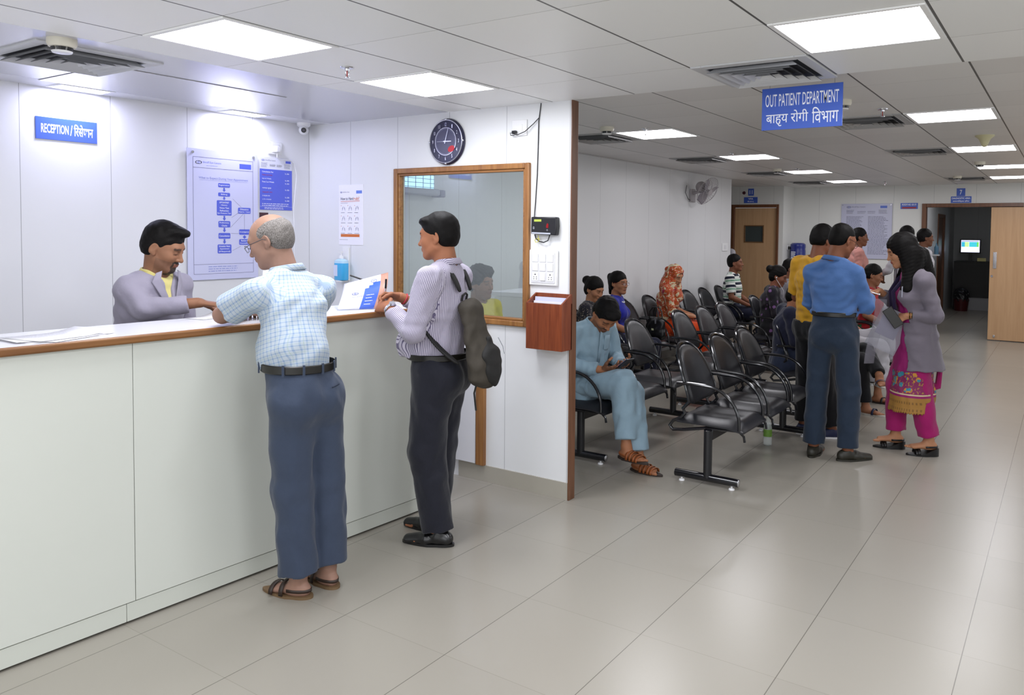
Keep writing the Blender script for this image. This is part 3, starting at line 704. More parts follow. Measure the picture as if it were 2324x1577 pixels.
g = G(); disc(g, F, .091, .0295); obj('dial', g, NAVY2, t, smooth=0)
g = G(); disc(g, F, .093, .0298, r0=.090)
for k in range(1, 13):
    a = PI / 2 - 2 * PI * k / 12; g.merge(text_geo(str(k), F @ Matrix.Translation((.113 * math.cos(a), .113 * math.sin(a), .029)), .006 if k in (1, 11) and False else (.014 if k > 9 else .008), .024))
for k in range(60):
    hm = F @ Matrix.Rotation(2 * PI * k / 60, 4, 'Z'); g.add([hm @ Vector(p) for p in ((-.0006, .082, .0299), (.0006, .082, .0299), (.0006, .087, .0299), (-.0006, .087, .0299))], [(0, 1, 2, 3)])
obj('hour_marks', g, SIL, t, smooth=0)
for k in (0, 1, 2, 3):
    a = PI / 2 * k; p = F @ Vector((.146 * math.cos(a), .146 * math.sin(a), .026)); obj('ring_stud', G().ell(p, (.008, .008, .008), 12, 8), SIL, t)
def hand(nm, ang, L, w, z, back=.015):
    hm = F @ Matrix.Rotation(-R(ang), 4, 'Z'); obj(nm, G().add([hm @ Vector(p) for p in ((-w, -back, z), (w, -back, z), (w * .5, L, z), (-w * .5, L, z))], [(0, 1, 2, 3)]), SIL, t, smooth=0)
hand('minute_hand', 17, .088, .003, .034); hand('hour_hand', 91, .052, .004, .033); hand('second_hand', 270, .074, .0012, .035)
g = G(); disc(g, F @ Matrix.Rotation(R(20), 4, 'Z'), .02, .0305, 20, sx=1.5, cx=.03, cy=-.065); obj('red_sticker', g, plain('sticker_red', 'c03038', .4), t, smooth=0)
# hand rub poster
t = thing('handrub_poster', 'white hand rub instruction poster with an orange band', 'poster', (-4.475, yf, 1.757)); F = frame((-4.475, yf - .003, 1.757), PXV, PYV)
obj('sheet', G().obox(F @ Matrix.Translation((0, 0, -.0015)), (.13, .222, .0015)), plain('poster_white', 'f0eff6', .3), t)
g = G(); g.merge(text_geo('How to Hand', F @ Matrix.Translation((-.108, .12, 0)), .135, .022, 'L', bold=.01)); g.merge(text_geo('Shroff Eye Centre', F @ Matrix.Translation((-.085, .167, 0)), .07, .009, 'L'))
for r_ in range(3):
    for c_ in range(3):
        bars(g, F, -.105 + c_ * .072, -.055 + c_ * .072, .012 - r_ * .076, .02 - r_ * .076, 1, r_ * 3 + c_, .003)
bars(g, F, -.108, -.02, .083, .09, 1, 30, .002); bars(g, F, -.12, -.03, -.188, -.18, 1, 31, .002)
obj('black_print', g, plain('print_dark', '4a4a55', .5), t, smooth=0)
g = G(); g.merge(text_geo('rub?', F @ Matrix.Translation((.032, .12, 0)), .058, .024, 'L', bold=.01)); seg(g, F, (-.108, .099), (.095, .103), .003); seg(g, F, (-.108, .094), (.095, .096), .001)
g.add([F @ Vector(p) for p in ((-.108, -.163, .0006), (.092, -.163, .0006), (.092, -.142, .0006), (-.108, -.142, .0006))], [(0, 1, 2, 3)])
for r_ in range(3):
    for c_ in range(3): disc(g, F, .003, .0007, 8, cx=-.103 + c_ * .072, cy=.068 - r_ * .076)
obj('orange_print', g, plain('print_orange', 'd2743a', .5), t, smooth=0)
HL = plain('sketch_grey', '9a9ab2', .6); g = G(); rd = random.Random(4)
for r_ in range(3):
    for c_ in range(3):
        ox, oy = -.078 + c_ * .072, .045 - r_ * .076
        for k in range(2):
            sgn = 1 - 2 * k; pts = []
            for i in range(5): pts.append((ox + sgn * (.004 + .003 * i) , oy + (.018 - .004 * i) + rd.uniform(-.004, .004)))
            for i in range(4): seg(g, F, pts[i], pts[i + 1], .0016)
            for i in range(4): seg(g, F, pts[i], (pts[i][0] + sgn * .004 + rd.uniform(-.003, .003), pts[i][1] - .02), .0012)
obj('hand_sketches', g, HL, t, smooth=0)
g = G(); rrect(g, F, .088, .167, .06, .022, .001); obj('blue_badge', g, plain('badge_blue', '6d8ade', .4), t, smooth=0); 
g = G(); eye_logo(g, F @ Matrix.Translation((-.102, .167, 0)), .009); obj('emblem', g, BX, t, smooth=0)
# sanitizer on a bracket
t = thing('sanitizer_bottle', 'blue hand sanitizer pump bottle on the wall below the hand rub poster', 'bottle', (-4.53, yf - .05, 1.275))
Mx = Matrix.Translation((-4.53, yf - .045, 1.275)); bp_ = plain('sanitizer_blue', '3fb0ea', .15, coat=.5)
g = G(); n = 28
def sq_lathe(g, prof, a, b, e=3.2, n=32):
    vs = []
    for s_, z in prof:
        for i in range(n):
            th = 2 * PI * i / n; c_, s2 = math.cos(th), math.sin(th)
            vs.append((a * s_ * abs(c_) ** (2 / e) * (1 if c_ > 0 else -1), b * s_ * abs(s2) ** (2 / e) * (1 if s2 > 0 else -1), z))
    fs = [(j * n + i, j * n + (i + 1) % n, (j + 1) * n + (i + 1) % n, (j + 1) * n + i) for j in range(len(prof) - 1) for i in range(n)]
    e0 = (len(prof) - 1) * n; fs += [tuple(range(n))[::-1], tuple(range(e0, e0 + n))]
    return g.add(vs, fs)
obj('liquid_body', sq_lathe(G(), [(.92, 0), (1, .006), (1, .125)], .058, .033).tf(Mx), bp_, t)
obj('bottle_shoulder', sq_lathe(G(), [(1, .125), (.98, .143), (.55, .155), (.32, .158)], .058, .033).tf(Mx), plain('bottle_clear_blue', 'b9dcf2', .15), t)
g = G(); g.lathe([(0, .158), (.017, .158), (.017, .178), (.011, .180), (.005, .182), (.005, .20), (0, .20)], n=20); g.add([(-.045, -.006, .198), (.012, -.006, .2), (.012, .006, .2), (-.045, .006, .198), (-.045, -.006, .206), (.012, -.008, .214), (.012, .008, .214), (-.045, .006, .206)], [(0, 3, 2, 1), (4, 5, 6, 7), (0, 1, 5, 4), (1, 2, 6, 5), (2, 3, 7, 6), (3, 0, 4, 7)])
obj('pump', g.tf(Mx), WHITE, t)
obj('bottle_label', G().box((-.045, -.0345, .03), (-.005, -.033, .112)).tf(Mx), plain('label_pale', 'cfd8ee', .4), t)
g = G(); g.box((-4.555, yf - .012, 1.27), (-4.49, yf, 1.515)); g.box((-4.545, yf - .08, 1.262), (-4.50, yf, 1.272)); obj('wall_bracket', g, WHITE, t, bevel=.002)
# socket with black adapter
t, F = face_plate('adapter_socket', 'white socket plate beside the clock with a small black plug', (-2.933, yf, 2.298), PXV, PYV, .115, .10)
F = frame((-2.933, yf, 2.298), PXV, PYV)
obj('socket_insert', G().obox(frame((-2.94, yf - .011, 2.296), PXV, PYV), (.032, .024, .002)), WHITE, t, bevel=.001)
t = thing('thin_black_cable', 'thin black cable running down from the ceiling to the fingerprint reader', 'cable', (-2.78, yf, 2.3))
g = G(); g.tube([(-2.772, yf - .004, 2.44), (-2.776, yf - .006, 2.40), (-2.787, yf - .006, 2.33), (-2.790, yf - .005, 2.2), (-2.796, yf - .005, 2.0), (-2.806, yf - .005, 1.85), (-2.812, yf - .01, 1.735)], .003, 6); obj('main_run', g, BLACK, t)
g = G(); g.tube([(-2.786, yf - .006, 2.35), (-2.82, yf - .016, 2.315), (-2.875, yf - .028, 2.27), (-2.93, yf - .032, 2.252), (-2.968, yf - .032, 2.262), (-2.99, yf - .028, 2.268), (-2.985, yf - .030, 2.252), (-2.955, yf - .032, 2.25)], .0026, 6); obj('branch', g, BLACK, t)
obj('plug_tip', G().box((-2.975, yf - .036, 2.262), (-2.945, yf - .0145, 2.280)), BLACK, t, bevel=.003)
# fingerprint reader
t = thing('fingerprint_reader', 'black fingerprint attendance reader with a red glowing window', 'reader', (-2.72, yf, 1.682)); F = frame((-2.72, yf, 1.682), PXV, PYV)
obj('reader_body', G().prism([(-.098, -.048), (.088, -.056), (.094, .0), (.090, .056), (-.096, .058)], 0, .038, F), plain('reader_black', '1c1c20', .35), t, bevel=.006)
g = G(); g.add([F @ Vector(p) for p in ((-.072, .028, .0392), (-.018, .028, .0392), (-.018, .042, .0392), (-.072, .042, .0392))], [(0, 1, 2, 3)]); obj('reader_display', g, plain('lcd_green', 'a9b84a', .4, emit='a9b84a', es=.08), t, smooth=0)
g = G(); g.add([F @ Vector(p) for p in ((.018, -.01, .0395), (.034, -.012, .0395), (.036, .012, .0395), (.026, .02, .0395), (.018, .004, .0395))], [(0, 1, 2, 3, 4)]); obj('sensor_window', g, plain('sensor_red', '7a0c14', .2, emit='c01020', es=.12), t, smooth=0)
g = G(); g.add([F @ Vector(p) for p in ((-.09, -.046, .0392), (.05, -.05, .0392), (.05, -.041, .0392), (-.09, -.037, .0392))], [(0, 1, 2, 3)]); bars(g, F, -.08, -.07, -.02, .0, 2, 3, .003, .0395); disc(g, F, .006, .0394, 14, .0045, cx=-.075, cy=-.012); disc(g, F, .005, .0394, 12, .0035, cx=.026, cy=-.024); obj('white_strip', g, plain('reader_print', 'b8bcc8', .4), t, smooth=0)
g = G(); g.tube([(-2.80, yf - .02, 1.63), (-2.79, yf - .02, 1.605), (-2.765, yf - .02, 1.588), (-2.73, yf - .022, 1.582), (-2.70, yf - .02, 1.594), (-2.688, yf - .018, 1.63)], .0035, 6); obj('black_lead', g, BLACK, t)
g = G(); g.tube([(-2.775, yf - .02, 1.625), (-2.765, yf - .024, 1.60), (-2.772, yf - .024, 1.585), (-2.79, yf - .024, 1.582), (-2.798, yf - .022, 1.595), (-2.785, yf - .02, 1.605), (-2.76, yf - .02, 1.60)], .0022, 6); obj('yellow_lead', g, plain('lead_yellow', 'c9c23a', .4), t)
# switch board
t = thing('switch_board', 'white switch board with six switches and two sockets under the reader', 'switch board', (-2.738, yf, 1.425)); F = frame((-2.738, yf, 1.425), PXV, PYV)
obj('plate', G().obox(F @ Matrix.Translation((0, 0, .008)), (.107, .112, .008)), WHITE, t, bevel=.008)
obj('inner_frame', G().obox(F @ Matrix.Translation((0, 0, .017)), (.088, .094, .002)), plain('plate_grey', 'dcdcdf', .35), t, bevel=.001)
for r_ in range(2):
    for c_ in range(3): obj('switch_rocker', G().obox(F @ Matrix.Translation((-.056 + c_ * .056, .06 - r_ * .056, .0205)) @ Matrix.Rotation(R(4), 4, 'X'), (.022, .0245, .003)), WHITE, t, bevel=.002)
obj('switch_rocker', G().obox(F @ Matrix.Translation((0, -.056, .0205)), (.020, .024, .003)), WHITE, t, bevel=.002)
for dx in (-.056, .056):
    g = G()
    for ax, ay, rr_ in ((0, .014, .0045), (-.010, -.002, .003), (.010, -.002, .003), (-.010, -.014, .003), (.010, -.014, .003)): disc(g, F, rr_, .0212, 10, cx=dx + ax, cy=-.056 + ay)
    o_ = obj('socket_face', G().obox(F @ Matrix.Translation((dx, -.056, .0195)), (.022, .026, .0014)), WHITE, t); obj('pin_holes', g, BLACK, o_, smooth=0)
# wooden box with papers
t = thing('suggestion_box', 'open reddish brown wooden letter box on the partition wall holding papers', 'box', (-2.664, yf - .06, .93))
x0, x1, y0, z0, z1 = -2.797, -2.531, yf - .11, .932, 1.27
g = G(); g.box((x0, y0, z0), (x1, y0 + .012, 1.215)); g.box((x0, y0 + .012, z0), (x0 + .012, yf, 1.215)); g.box((x1 - .012, y0 + .012, z0), (x1, yf, 1.215)); g.box((x0 + .012, y0 + .012, z0), (x1 - .012, yf - .012, z0 + .012)); g.box((x0, yf - .012, z0), (x1, yf - .0005, z1))
for xx in (x0, x1 - .012): g.add([(xx, y0, 1.215), (xx + .012, y0, 1.215), (xx + .012, yf - .012, 1.215), (xx, yf - .012, 1.215), (xx, yf - .012, z1), (xx + .012, yf - .012, z1)], [(0, 1, 5, 4), (2, 3, 4, 5), (0, 4, 3), (1, 2, 5)])
obj('wooden_case', g, BOXW, t, bevel=.0015)
t = tag(obj('paper_sheaf', G().obox(Matrix.Translation((-2.664, yf - .04, 1.15)) @ Matrix.Rotation(R(-6), 4, 'X'), (.115, .008, .098)), plain('paper_lilac', 'c9cae4', .6)), 'sheaf of pale papers standing in the wooden wall box', 'papers')
t = tag(obj('paper_sheaf', G().obox(Matrix.Translation((-2.664, yf - .062, 1.13)) @ Matrix.Rotation(R(-4), 4, 'X'), (.11, .004, .095)), PAPER), 'front white paper in the wooden wall box', 'papers')
# wall unit seen through the glass, its pale blue glow put in as emission
t = thing('glow_grid_unit', 'wall unit with a glowing pale blue grid seen through the wooden framed window', 'lamp', (XW, 4.5, 2.1))
obj('unit_body', G().box((XW, 4.22, 1.93), (XW + .11, 4.80, 1.985)), plain('unit_body_white', 'b4b6c4', .5), t, bevel=.015)
obj('end_block', G().box((XW, 4.80, 1.92), (XW + .11, 4.86, 1.98)), plain('unit_end_grey', '77778c', .5), t, bevel=.01)
obj('glowing_panel', G().box((XW + .02, 4.2, 1.987), (XW + .05, 4.78, 2.15)), emis('grid_glow', 'a8d4f4', 1.3), t, smooth=0)
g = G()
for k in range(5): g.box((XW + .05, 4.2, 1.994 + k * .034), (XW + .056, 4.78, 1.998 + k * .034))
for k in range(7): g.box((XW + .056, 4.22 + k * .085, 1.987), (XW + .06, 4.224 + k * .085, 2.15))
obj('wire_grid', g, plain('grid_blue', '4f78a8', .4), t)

# ---------------------------------------------------------------- counter top papers
t = thing('paper_stack', 'loose stack of printed white papers at the left end of the counter', 'papers', (-3.40, 1.52, 1.205))
rd = random.Random(3)
for k in range(4):
    a = R(8 + [0, 14, -9, 4][k]); Mx = Matrix.Translation((-3.41 + [0, .012, -.01, .006][k], 1.50 + [0, .03, -.02, .01][k], 1.2062 + k * .0022)) @ Matrix.Rotation(a, 4, 'Z')
    g = G(); n = 8
    for i in range(n + 1):
        u = i / n; zz = .012 * max(0, (u - .6)) ** 2 * 8 * (k == 3) + .006 * max(0, .25 - u) * (k > 1)
        for v_ in (-.105, .105): g.v.append(tuple(Mx @ Vector((v_, -.148 + u * .297, zz))))
    for i in range(n): g.f.append((2 * i, 2 * i + 1, 2 * i + 3, 2 * i + 2)); g.m.append(0)
    o_ = obj('sheet', g, PAPER, t, smooth=30)
    sm = o_.modifiers.new('s', 'SOLIDIFY'); sm.thickness = .0008
g = bars(G(), Matrix.Translation((-3.405, 1.51, 1.2205 - .002)) @ Matrix.Rotation(R(12), 4, 'Z') @ Matrix.Rotation(PI / 2, 4, 'Z'), -.12, .10, -.08, .06, 12, 5, .003, .0); obj('print', g, plain('ink_light', 'a8a8b0', .6), t, smooth=0)

# ================================================================= waiting benches
SEATM = plain('seat_leather', '1f1f23', .36, spec=.5, bump=.15, bscale=300); TUBE = plain('chair_black_tube', '141418', .16, spec=.6); BEAMM = plain('beam_black', '17171a', .35)
def arc3(c, r, a0, a1, n, ax): return [c[0] + r * math.cos(a0 + (a1 - a0) * i / n) for i in range(n + 1)]
def seat_parts(t, y):
    """one seat: pad, backrest shell with pad, frame tube, two arms (facing +x)"""
    g = G(); nx, ny = 12, 8; L, Wd = .46, .45
    top = []; bot = []
    for i in range(nx + 1):
        u = i / nx; x = -.20 + u * L
        for j in range(ny + 1):
            v_ = j / ny * 2 - 1; e = (1 - abs(v_) ** 6) ** .5 if abs(v_) < 1 else 0; ex = (1 - (abs(2 * u - 1)) ** 8) ** .5 if 0 < u < 1 else 0
            zt = .405 + .045 * min(e, ex) ** .7 - .012 * math.cos(v_ * PI / 2) * math.sin(u * PI) - .03 * max(0, u - .78) ** 1.3 * 4
            top.append((x, y + v_ * Wd / 2, zt)); bot.append((x, y + v_ * Wd / 2, .395 - .03 * max(0, u - .78) * 3))
    n1 = (nx + 1) * (ny + 1); vs = top + bot; fs = []
    for i in range(nx):
        for j in range(ny):
            a = i * (ny + 1) + j; q = (a, a + ny + 1, a + ny + 2, a + 1); fs.append(q); fs.append(tuple(n1 + k for k in q[::-1]))
    for i in range(nx):
        for j in (0, ny):
            a = i * (ny + 1) + j; q = (a, a + ny + 1, n1 + a + ny + 1, n1 + a); fs.append(q[::-1] if j == 0 else q)
    for j in range(ny):
        for i in (0, nx):
            a = i * (ny + 1) + j; q = (a, a + 1, n1 + a + 1, n1 + a); fs.append(q if i == 0 else q[::-1])
    obj('seat', G().add(vs, fs), SEATM, t, recalc=True, smooth=50)
    # backrest outline in (y,z'): rounded top, tapering flanks, curved bottom
    out = []
    prof = [(0, .217), (.04, .214), (.08, .203), (.115, .184), (.145, .155), (.17, .115), (.188, .065), (.203, .005), (.212, -.06), (.214, -.11), (.20, -.148), (.16, -.170), (.08, -.178), (0, -.18)]
    out = [(a, b) for a, b in prof] + [(-a, b) for a, b in prof[1:-1]][::-1]
    NO = len(out)
    tilt = R(18); cz = .675; cxb = -.20
    def bp3(yy, zz, d):   # d forward
        cv = .045 * (yy / .2) ** 2  # wrap
        return (cxb + math.sin(-tilt) * zz + math.cos(tilt) * (d + cv), y + yy, cz + math.cos(tilt) * zz + math.sin(tilt) * (d + cv) * .3)
    vs = []; rings = [(1.0, -.006), (1.0, .008), (.95, .020), (.8, .030), (.5, .036), (.15, .038)]; back = [(.95, -.014), (.5, -.016), (.1, -.016)]
    for s_, d in rings[::-1]: vs += [bp3(a * s_, b * s_, d) for a, b in out]
    for s_, d in back: vs += [bp3(a * s_, b * s_, d) for a, b in out]
    nr = len(rings) + len(back); fs = [(r_ * NO + i, r_ * NO + (i + 1) % NO, (r_ + 1) * NO + (i + 1) % NO, (r_ + 1) * NO + i) for r_ in range(nr - 1) for i in range(NO)]
    fs += [tuple(range(NO)), tuple(range((nr - 1) * NO, nr * NO))[::-1]]
    obj('backrest', G().add(vs, fs), SEATM, t, recalc=True, smooth=60)
    # frame tube around the back then curling down under the seat
    pts = []
    half = [(.226, -.10), (.223, -.05), (.214, .01), (.199, .07), (.180, .122), (.153, .165), (.122, .195), (.085, .214), (.042, .225)]
    for a, b in half + [(0, .228)] + [(-a, b) for a, b in half[::-1]]: pts.append(bp3(a, b, -.004))
    def leg(sg):
        b = [bp3(sg * .216, -.15, -.012)]
        b += [(-.165, y + sg * .20, .485), (-.15, y + sg * .20, .455), (-.175, y + sg * .20, .425), (-.235, y + sg * .20, .395), (-.26, y + sg * .20, .36), (-.235, y + sg * .20, .335), (-.15, y + sg * .20, .345), (.0, y + sg * .19, .375), (.2, y + sg * .19, .385)]
        return b
    obj('back_frame', G().tube(leg(1)[::-1] + pts + leg(-1), .0115, 8), TUBE, t)
    for sg in (1, -1):
        yy = y + sg * .225
        p = [(-.20, yy, .655), (-.10, yy, .660), (0.0, yy, .658)]
        p += [(.0 + .235 * math.sin(a), yy, .43 + .228 * math.cos(a)) for a in [PI / 2 * i / 9 for i in range(1, 10)]]
        p += [(.235, yy, .395)]
        obj('armrest', G().tube(p, .0115, 8), TUBE, t)
        obj('front_stay', G().tube([(.2, yy - sg * .01, .39), (.235, yy - sg * .012, .385), (.262, yy - sg * .014, .36), (.268, yy - sg * .014, .325)], .009, 6), TUBE, t)
def bench(xb, y0, ys, label, feet=None):
    """bench origin at its first foot; beam along +y"""
    t = thing('waiting_bench', label, 'bench', (0, 0, 0), 0, 'black beam benches in the waiting area')
    for y in ys: seat_parts(t, y - y0)
    a, b = feet[0] - y0, feet[1] - y0
    obj('beam', G().box((-.02, a, .30), (.045, b, .375)), BEAMM, t, bevel=.006)
    for y in ys:
        g = G(); g.add([(-.16, y - y0 - .02, .39), (.18, y - y0 - .02, .39), (.06, y - y0 - .02, .33), (-.04, y - y0 - .02, .33), (-.16, y - y0 + .02, .39), (.18, y - y0 + .02, .39), (.06, y - y0 + .02, .33), (-.04, y - y0 + .02, .33)], [(0, 1, 2, 3), (7, 6, 5, 4), (0, 4, 5, 1), (1, 5, 6, 2), (2, 6, 7, 3), (3, 7, 4, 0)])
        obj('seat_bracket', g, BEAMM, t)
    for f in (a, b):
        po = obj('post', G().cyl((.012, f, .05), (.012, f, .36), .028, n=20), BEAMM, t); obj('post_cap', G().ell((.012, f, .36), (.028, .028, .012), 16, 8), TUBE, po)
        bt = obj('base_tube', G().cyl((-.215, f, .048), (.225, f, .048), .026, n=20), TUBE, t)
        for x_ in (-.215, .225): obj('end_cap', G().ell((x_, f, .048), (.007, .0245, .0245), 10, 12), CHROME, bt)
        for x_ in (-.17, .18): obj('glide_foot', G().lathe([(0, .022), (.006, .022), (.006, .012), (.018, .008), (.02, 0), (0, 0)], (x_, f, 0), 14), WHITE, bt)
    t.location = (xb, y0, 0); return t
XA, XBn, XC = -1.965, -2.945, -4.02
bench(XA, 4.74, (4.93, 5.49, 6.03), 'empty three seat black bench at the front right, its foot nearest the camera', (4.74, 6.33))
bench(XBn, 4.74, (4.87, 5.43, 5.99), 'black bench with the man in pale blue on its first seat', (4.74, 6.30))
bench(XBn, 6.80, (6.93, 7.49, 8.03), 'empty black bench right behind the bench of the man in pale blue', (6.84, 8.2))
bench(XBn - .05, 9.0, (9.21, 9.78, 10.34), 'black bench with the woman in the purple flowered top', (9.0, 10.5))
bench(XA, 6.84, (7.03, 7.59, 8.15), 'black bench behind the standing man in the blue shirt', (6.92, 8.35))
bench(XA, 8.9, (8.99, 9.55, 10.11), 'black bench with the person in red, beyond the standing group', (8.95, 10.3))
bench(XC, 6.5, (6.62, 7.19, 7.76), 'black wall bench with the two girls and the handbag', (6.5, 7.95))
bench(XC, 4.6, (4.78, 5.34), 'black wall bench behind the partition with the curly haired man', (4.6, 5.5))
bench(XC, 8.1, (8.38, 8.94, 9.5), 'black wall bench with the woman in the orange headscarf', (8.2, 9.7))
bench(XC, 10.0, (10.05, 10.62, 11.18), 'farthest black wall bench with the man in the striped polo shirt', (10.0, 11.3))

# ================================================================= people: signed distance shapes meshed by surface nets
V3 = lambda *a: np.array(a if len(a) > 1 else a[0], dtype=float)
def nrm(v): v = np.asarray(v, float); return v / (np.linalg.norm(v) + 1e-12)
class Field:
    def __init__(s, lo, hi, h):
        s.h = h; s.lo = np.asarray(lo, float) - 2 * h; n = np.ceil((np.asarray(hi, float) + 2 * h - s.lo) / h).astype(int) + 1
        s.n = n; s.ax = [s.lo[i] + h * np.arange(n[i]) for i in range(3)]; s.F = np.full(n, 1.0, np.float32)
    def sub(s, lo, hi):
        sl = []; g = []
        for i in range(3):
            a = max(0, int(np.floor((lo[i] - s.lo[i]) / s.h))); b = min(s.n[i], int(np.ceil((hi[i] - s.lo[i]) / s.h)) + 1)
            if b <= a: return None, None
            sl.append(slice(a, b)); v = s.ax[i][a:b].astype(np.float32); sh = [1, 1, 1]; sh[i] = len(v); g.append(v.reshape(sh))
        return tuple(sl), g
    def put(s, sl, d, k, op):
        f = s.F[sl]
        if op == 'sub': f = -f
        if k > 0:
            h = np.clip(.5 + .5 * (d - f) / k, 0, 1); r = d * (1 - h) + f * h - k * h * (1 - h)
        else: r = np.minimum(f, d)
        s.F[sl] = -r if op == 'sub' else r
    def cone(s, a, b, ra, rb=None, k=.015, op='add', flat=False):
        a = V3(a); b = V3(b); rb = ra if rb is None else rb; m = max(ra, rb) + k + 3 * s.h
        sl, g = s.sub(np.minimum(a, b) - m, np.maximum(a, b) + m)
        if sl is None: return
        ab = b - a; L2 = ab @ ab + 1e-12; px, py, pz = g[0] - a[0], g[1] - a[1], g[2] - a[2]
        tr = (px * ab[0] + py * ab[1] + pz * ab[2]) / L2; t = np.clip(tr, 0, 1)
        d = np.sqrt((px - t * ab[0]) ** 2 + (py - t * ab[1]) ** 2 + (pz - t * ab[2]) ** 2) - (ra + (rb - ra) * t)
        if flat: d = np.maximum(d, (tr - 1) * np.sqrt(L2))
        s.put(sl, d, k, op)
    def econe(s, a, b, ra, rb, u, k=.02, op='add', flat=False):
        """elliptical tapered limb: ra=(side, front) radii at a, u = side direction"""
        a = V3(a); b = V3(b); m = max(*ra, *rb) + k + 3 * s.h
        sl, g = s.sub(np.minimum(a, b) - m, np.maximum(a, b) + m)
        if sl is None: return
        ab = b - a; L = np.linalg.norm(ab) + 1e-9; w = ab / L; u = nrm(V3(u) - w * (V3(u) @ w)); v = np.cross(w, u)
        px, py, pz = g[0] - a[0], g[1] - a[1], g[2] - a[2]
        q = px * w[0] + py * w[1] + pz * w[2]; t = np.clip(q / L, 0, 1); ov = q - t * L
        ru = ra[0] + (rb[0] - ra[0]) * t; rv = ra[1] + (rb[1] - ra[1]) * t; mn = np.minimum(ru, rv)
        pu = px * u[0] + py * u[1] + pz * u[2]; pv = px * v[0] + py * v[1] + pz * v[2]
        d = (np.sqrt((pu / ru) ** 2 + (pv / rv) ** 2 + (ov / mn) ** 2) - 1) * mn
        if flat: d = np.maximum(d, q - L)
        s.put(sl, d, k, op)
    def ell(s, c, r, k=.015, op='add', M=None, P=None):
        c = V3(c); r = V3(r)
        if M is not None:
            P3 = np.array(M)[:3, :3]; c = P3 @ c + np.array(M)[:3, 3]; sc_ = np.linalg.norm(P3[:, 0]); r = r * sc_; P3 = P3 / sc_
            if P is not None: P3 = P3 @ P
        else: P3 = np.eye(3) if P is None else P
        m = max(r) + k + 3 * s.h; sl, g = s.sub(c - m, c + m)
        if sl is None: return
        px, py, pz = g[0] - c[0], g[1] - c[1], g[2] - c[2]
        e = 0
        for i in range(3): e = e + ((px * P3[0, i] + py * P3[1, i] + pz * P3[2, i]) / r[i]) ** 2
        s.put(sl, (np.sqrt(e) - 1) * min(r), k, op)
    def plane(s, p, n, k=0):
        """keep only the side away from n"""
        n = nrm(n); p = V3(p)
        d = (s.ax[0][:, None, None] - p[0]) * n[0] + (s.ax[1][None, :, None] - p[1]) * n[1] + (s.ax[2][None, None, :] - p[2]) * n[2]
        s.F = np.maximum(s.F, d.astype(np.float32))
    def warp(s, fn, band=.03):
        idx = np.nonzero(np.abs(s.F) < band)
        if len(idx[0]) == 0: return
        p = np.stack([s.ax[i][idx[i]] for i in range(3)], 1); s.F[idx] += fn(p).astype(np.float32)
    def mesh(s):
        F = s.F; F[0] = F[-1] = 1; F[:, 0] = F[:, -1] = 1; F[:, :, 0] = F[:, :, -1] = 1
        S = F < 0; nx, ny, nz = F.shape
        cnt = np.zeros((nx - 1, ny - 1, nz - 1), np.int8)
        for i in (0, 1):
            for j in (0, 1):
                for k in (0, 1): cnt += S[i:nx - 1 + i, j:ny - 1 + j, k:nz - 1 + k]
        act = (cnt > 0) & (cnt < 8); I, J, K = np.nonzero(act)
        if len(I) == 0: return np.zeros((0, 3)), np.zeros((0, 4), int)
        acc = np.zeros((len(I), 3)); num = np.zeros(len(I))
        cs = [(0, 0, 0), (1, 0, 0), (0, 1, 0), (0, 0, 1), (1, 1, 0), (1, 0, 1), (0, 1, 1), (1, 1, 1)]
        for a in cs:
            for ax in range(3):
                if a[ax]: continue
                b = list(a); b[ax] = 1; fa = F[I + a[0], J + a[1], K + a[2]]; fb = F[I + b[0], J + b[1], K + b[2]]
                c = (fa < 0) != (fb < 0); t = np.where(c, fa / np.where(c, fa - fb, 1), 0)
                for q in range(3): acc[:, q] += np.where(c, a[q] + (t if q == ax else 0), 0)
                num += c
        V = s.lo + s.h * (np.stack([I, J, K], 1) + acc / num[:, None])
        id_ = np.full(act.shape, -1, np.int32); id_[I, J, K] = np.arange(len(I)); Q = []
        for ax in range(3):
            sa = [slice(None)] * 3; sb = [slice(None)] * 3; sa[ax] = slice(0, -1); sb[ax] = slice(1, None)
            A = S[tuple(sa)]; B = S[tuple(sb)]; e = np.argwhere(A != B)
            o1, o2 = [(1, 2), (2, 0), (0, 1)][ax]; ok = (e[:, o1] > 0) & (e[:, o2] > 0); e = e[ok]; fl = A[tuple(e.T)]
            def at(d1, d2):
                c = e.copy(); c[:, o1] -= d1; c[:, o2] -= d2; return id_[tuple(c.T)]
            q = np.stack([at(1, 1), at(0, 1), at(0, 0), at(1, 0)], 1); q[~fl] = q[~fl][:, ::-1]; Q.append(q)
        Q = np.concatenate(Q); Q = Q[(Q >= 0).all(1)]
        return V, Q
def relax(V, Q, it=1, lam=.5):
    for _ in range(it):
        S = np.zeros_like(V); C = np.zeros(len(V))
        for a, b in ((0, 1), (1, 2), (2, 3), (3, 0)):
            np.add.at(S, Q[:, a], V[Q[:, b]]); np.add.at(S, Q[:, b], V[Q[:, a]]); np.add.at(C, Q[:, a], 1); np.add.at(C, Q[:, b], 1)
        V = V + lam * (S / np.maximum(C, 1)[:, None] - V)
    return V
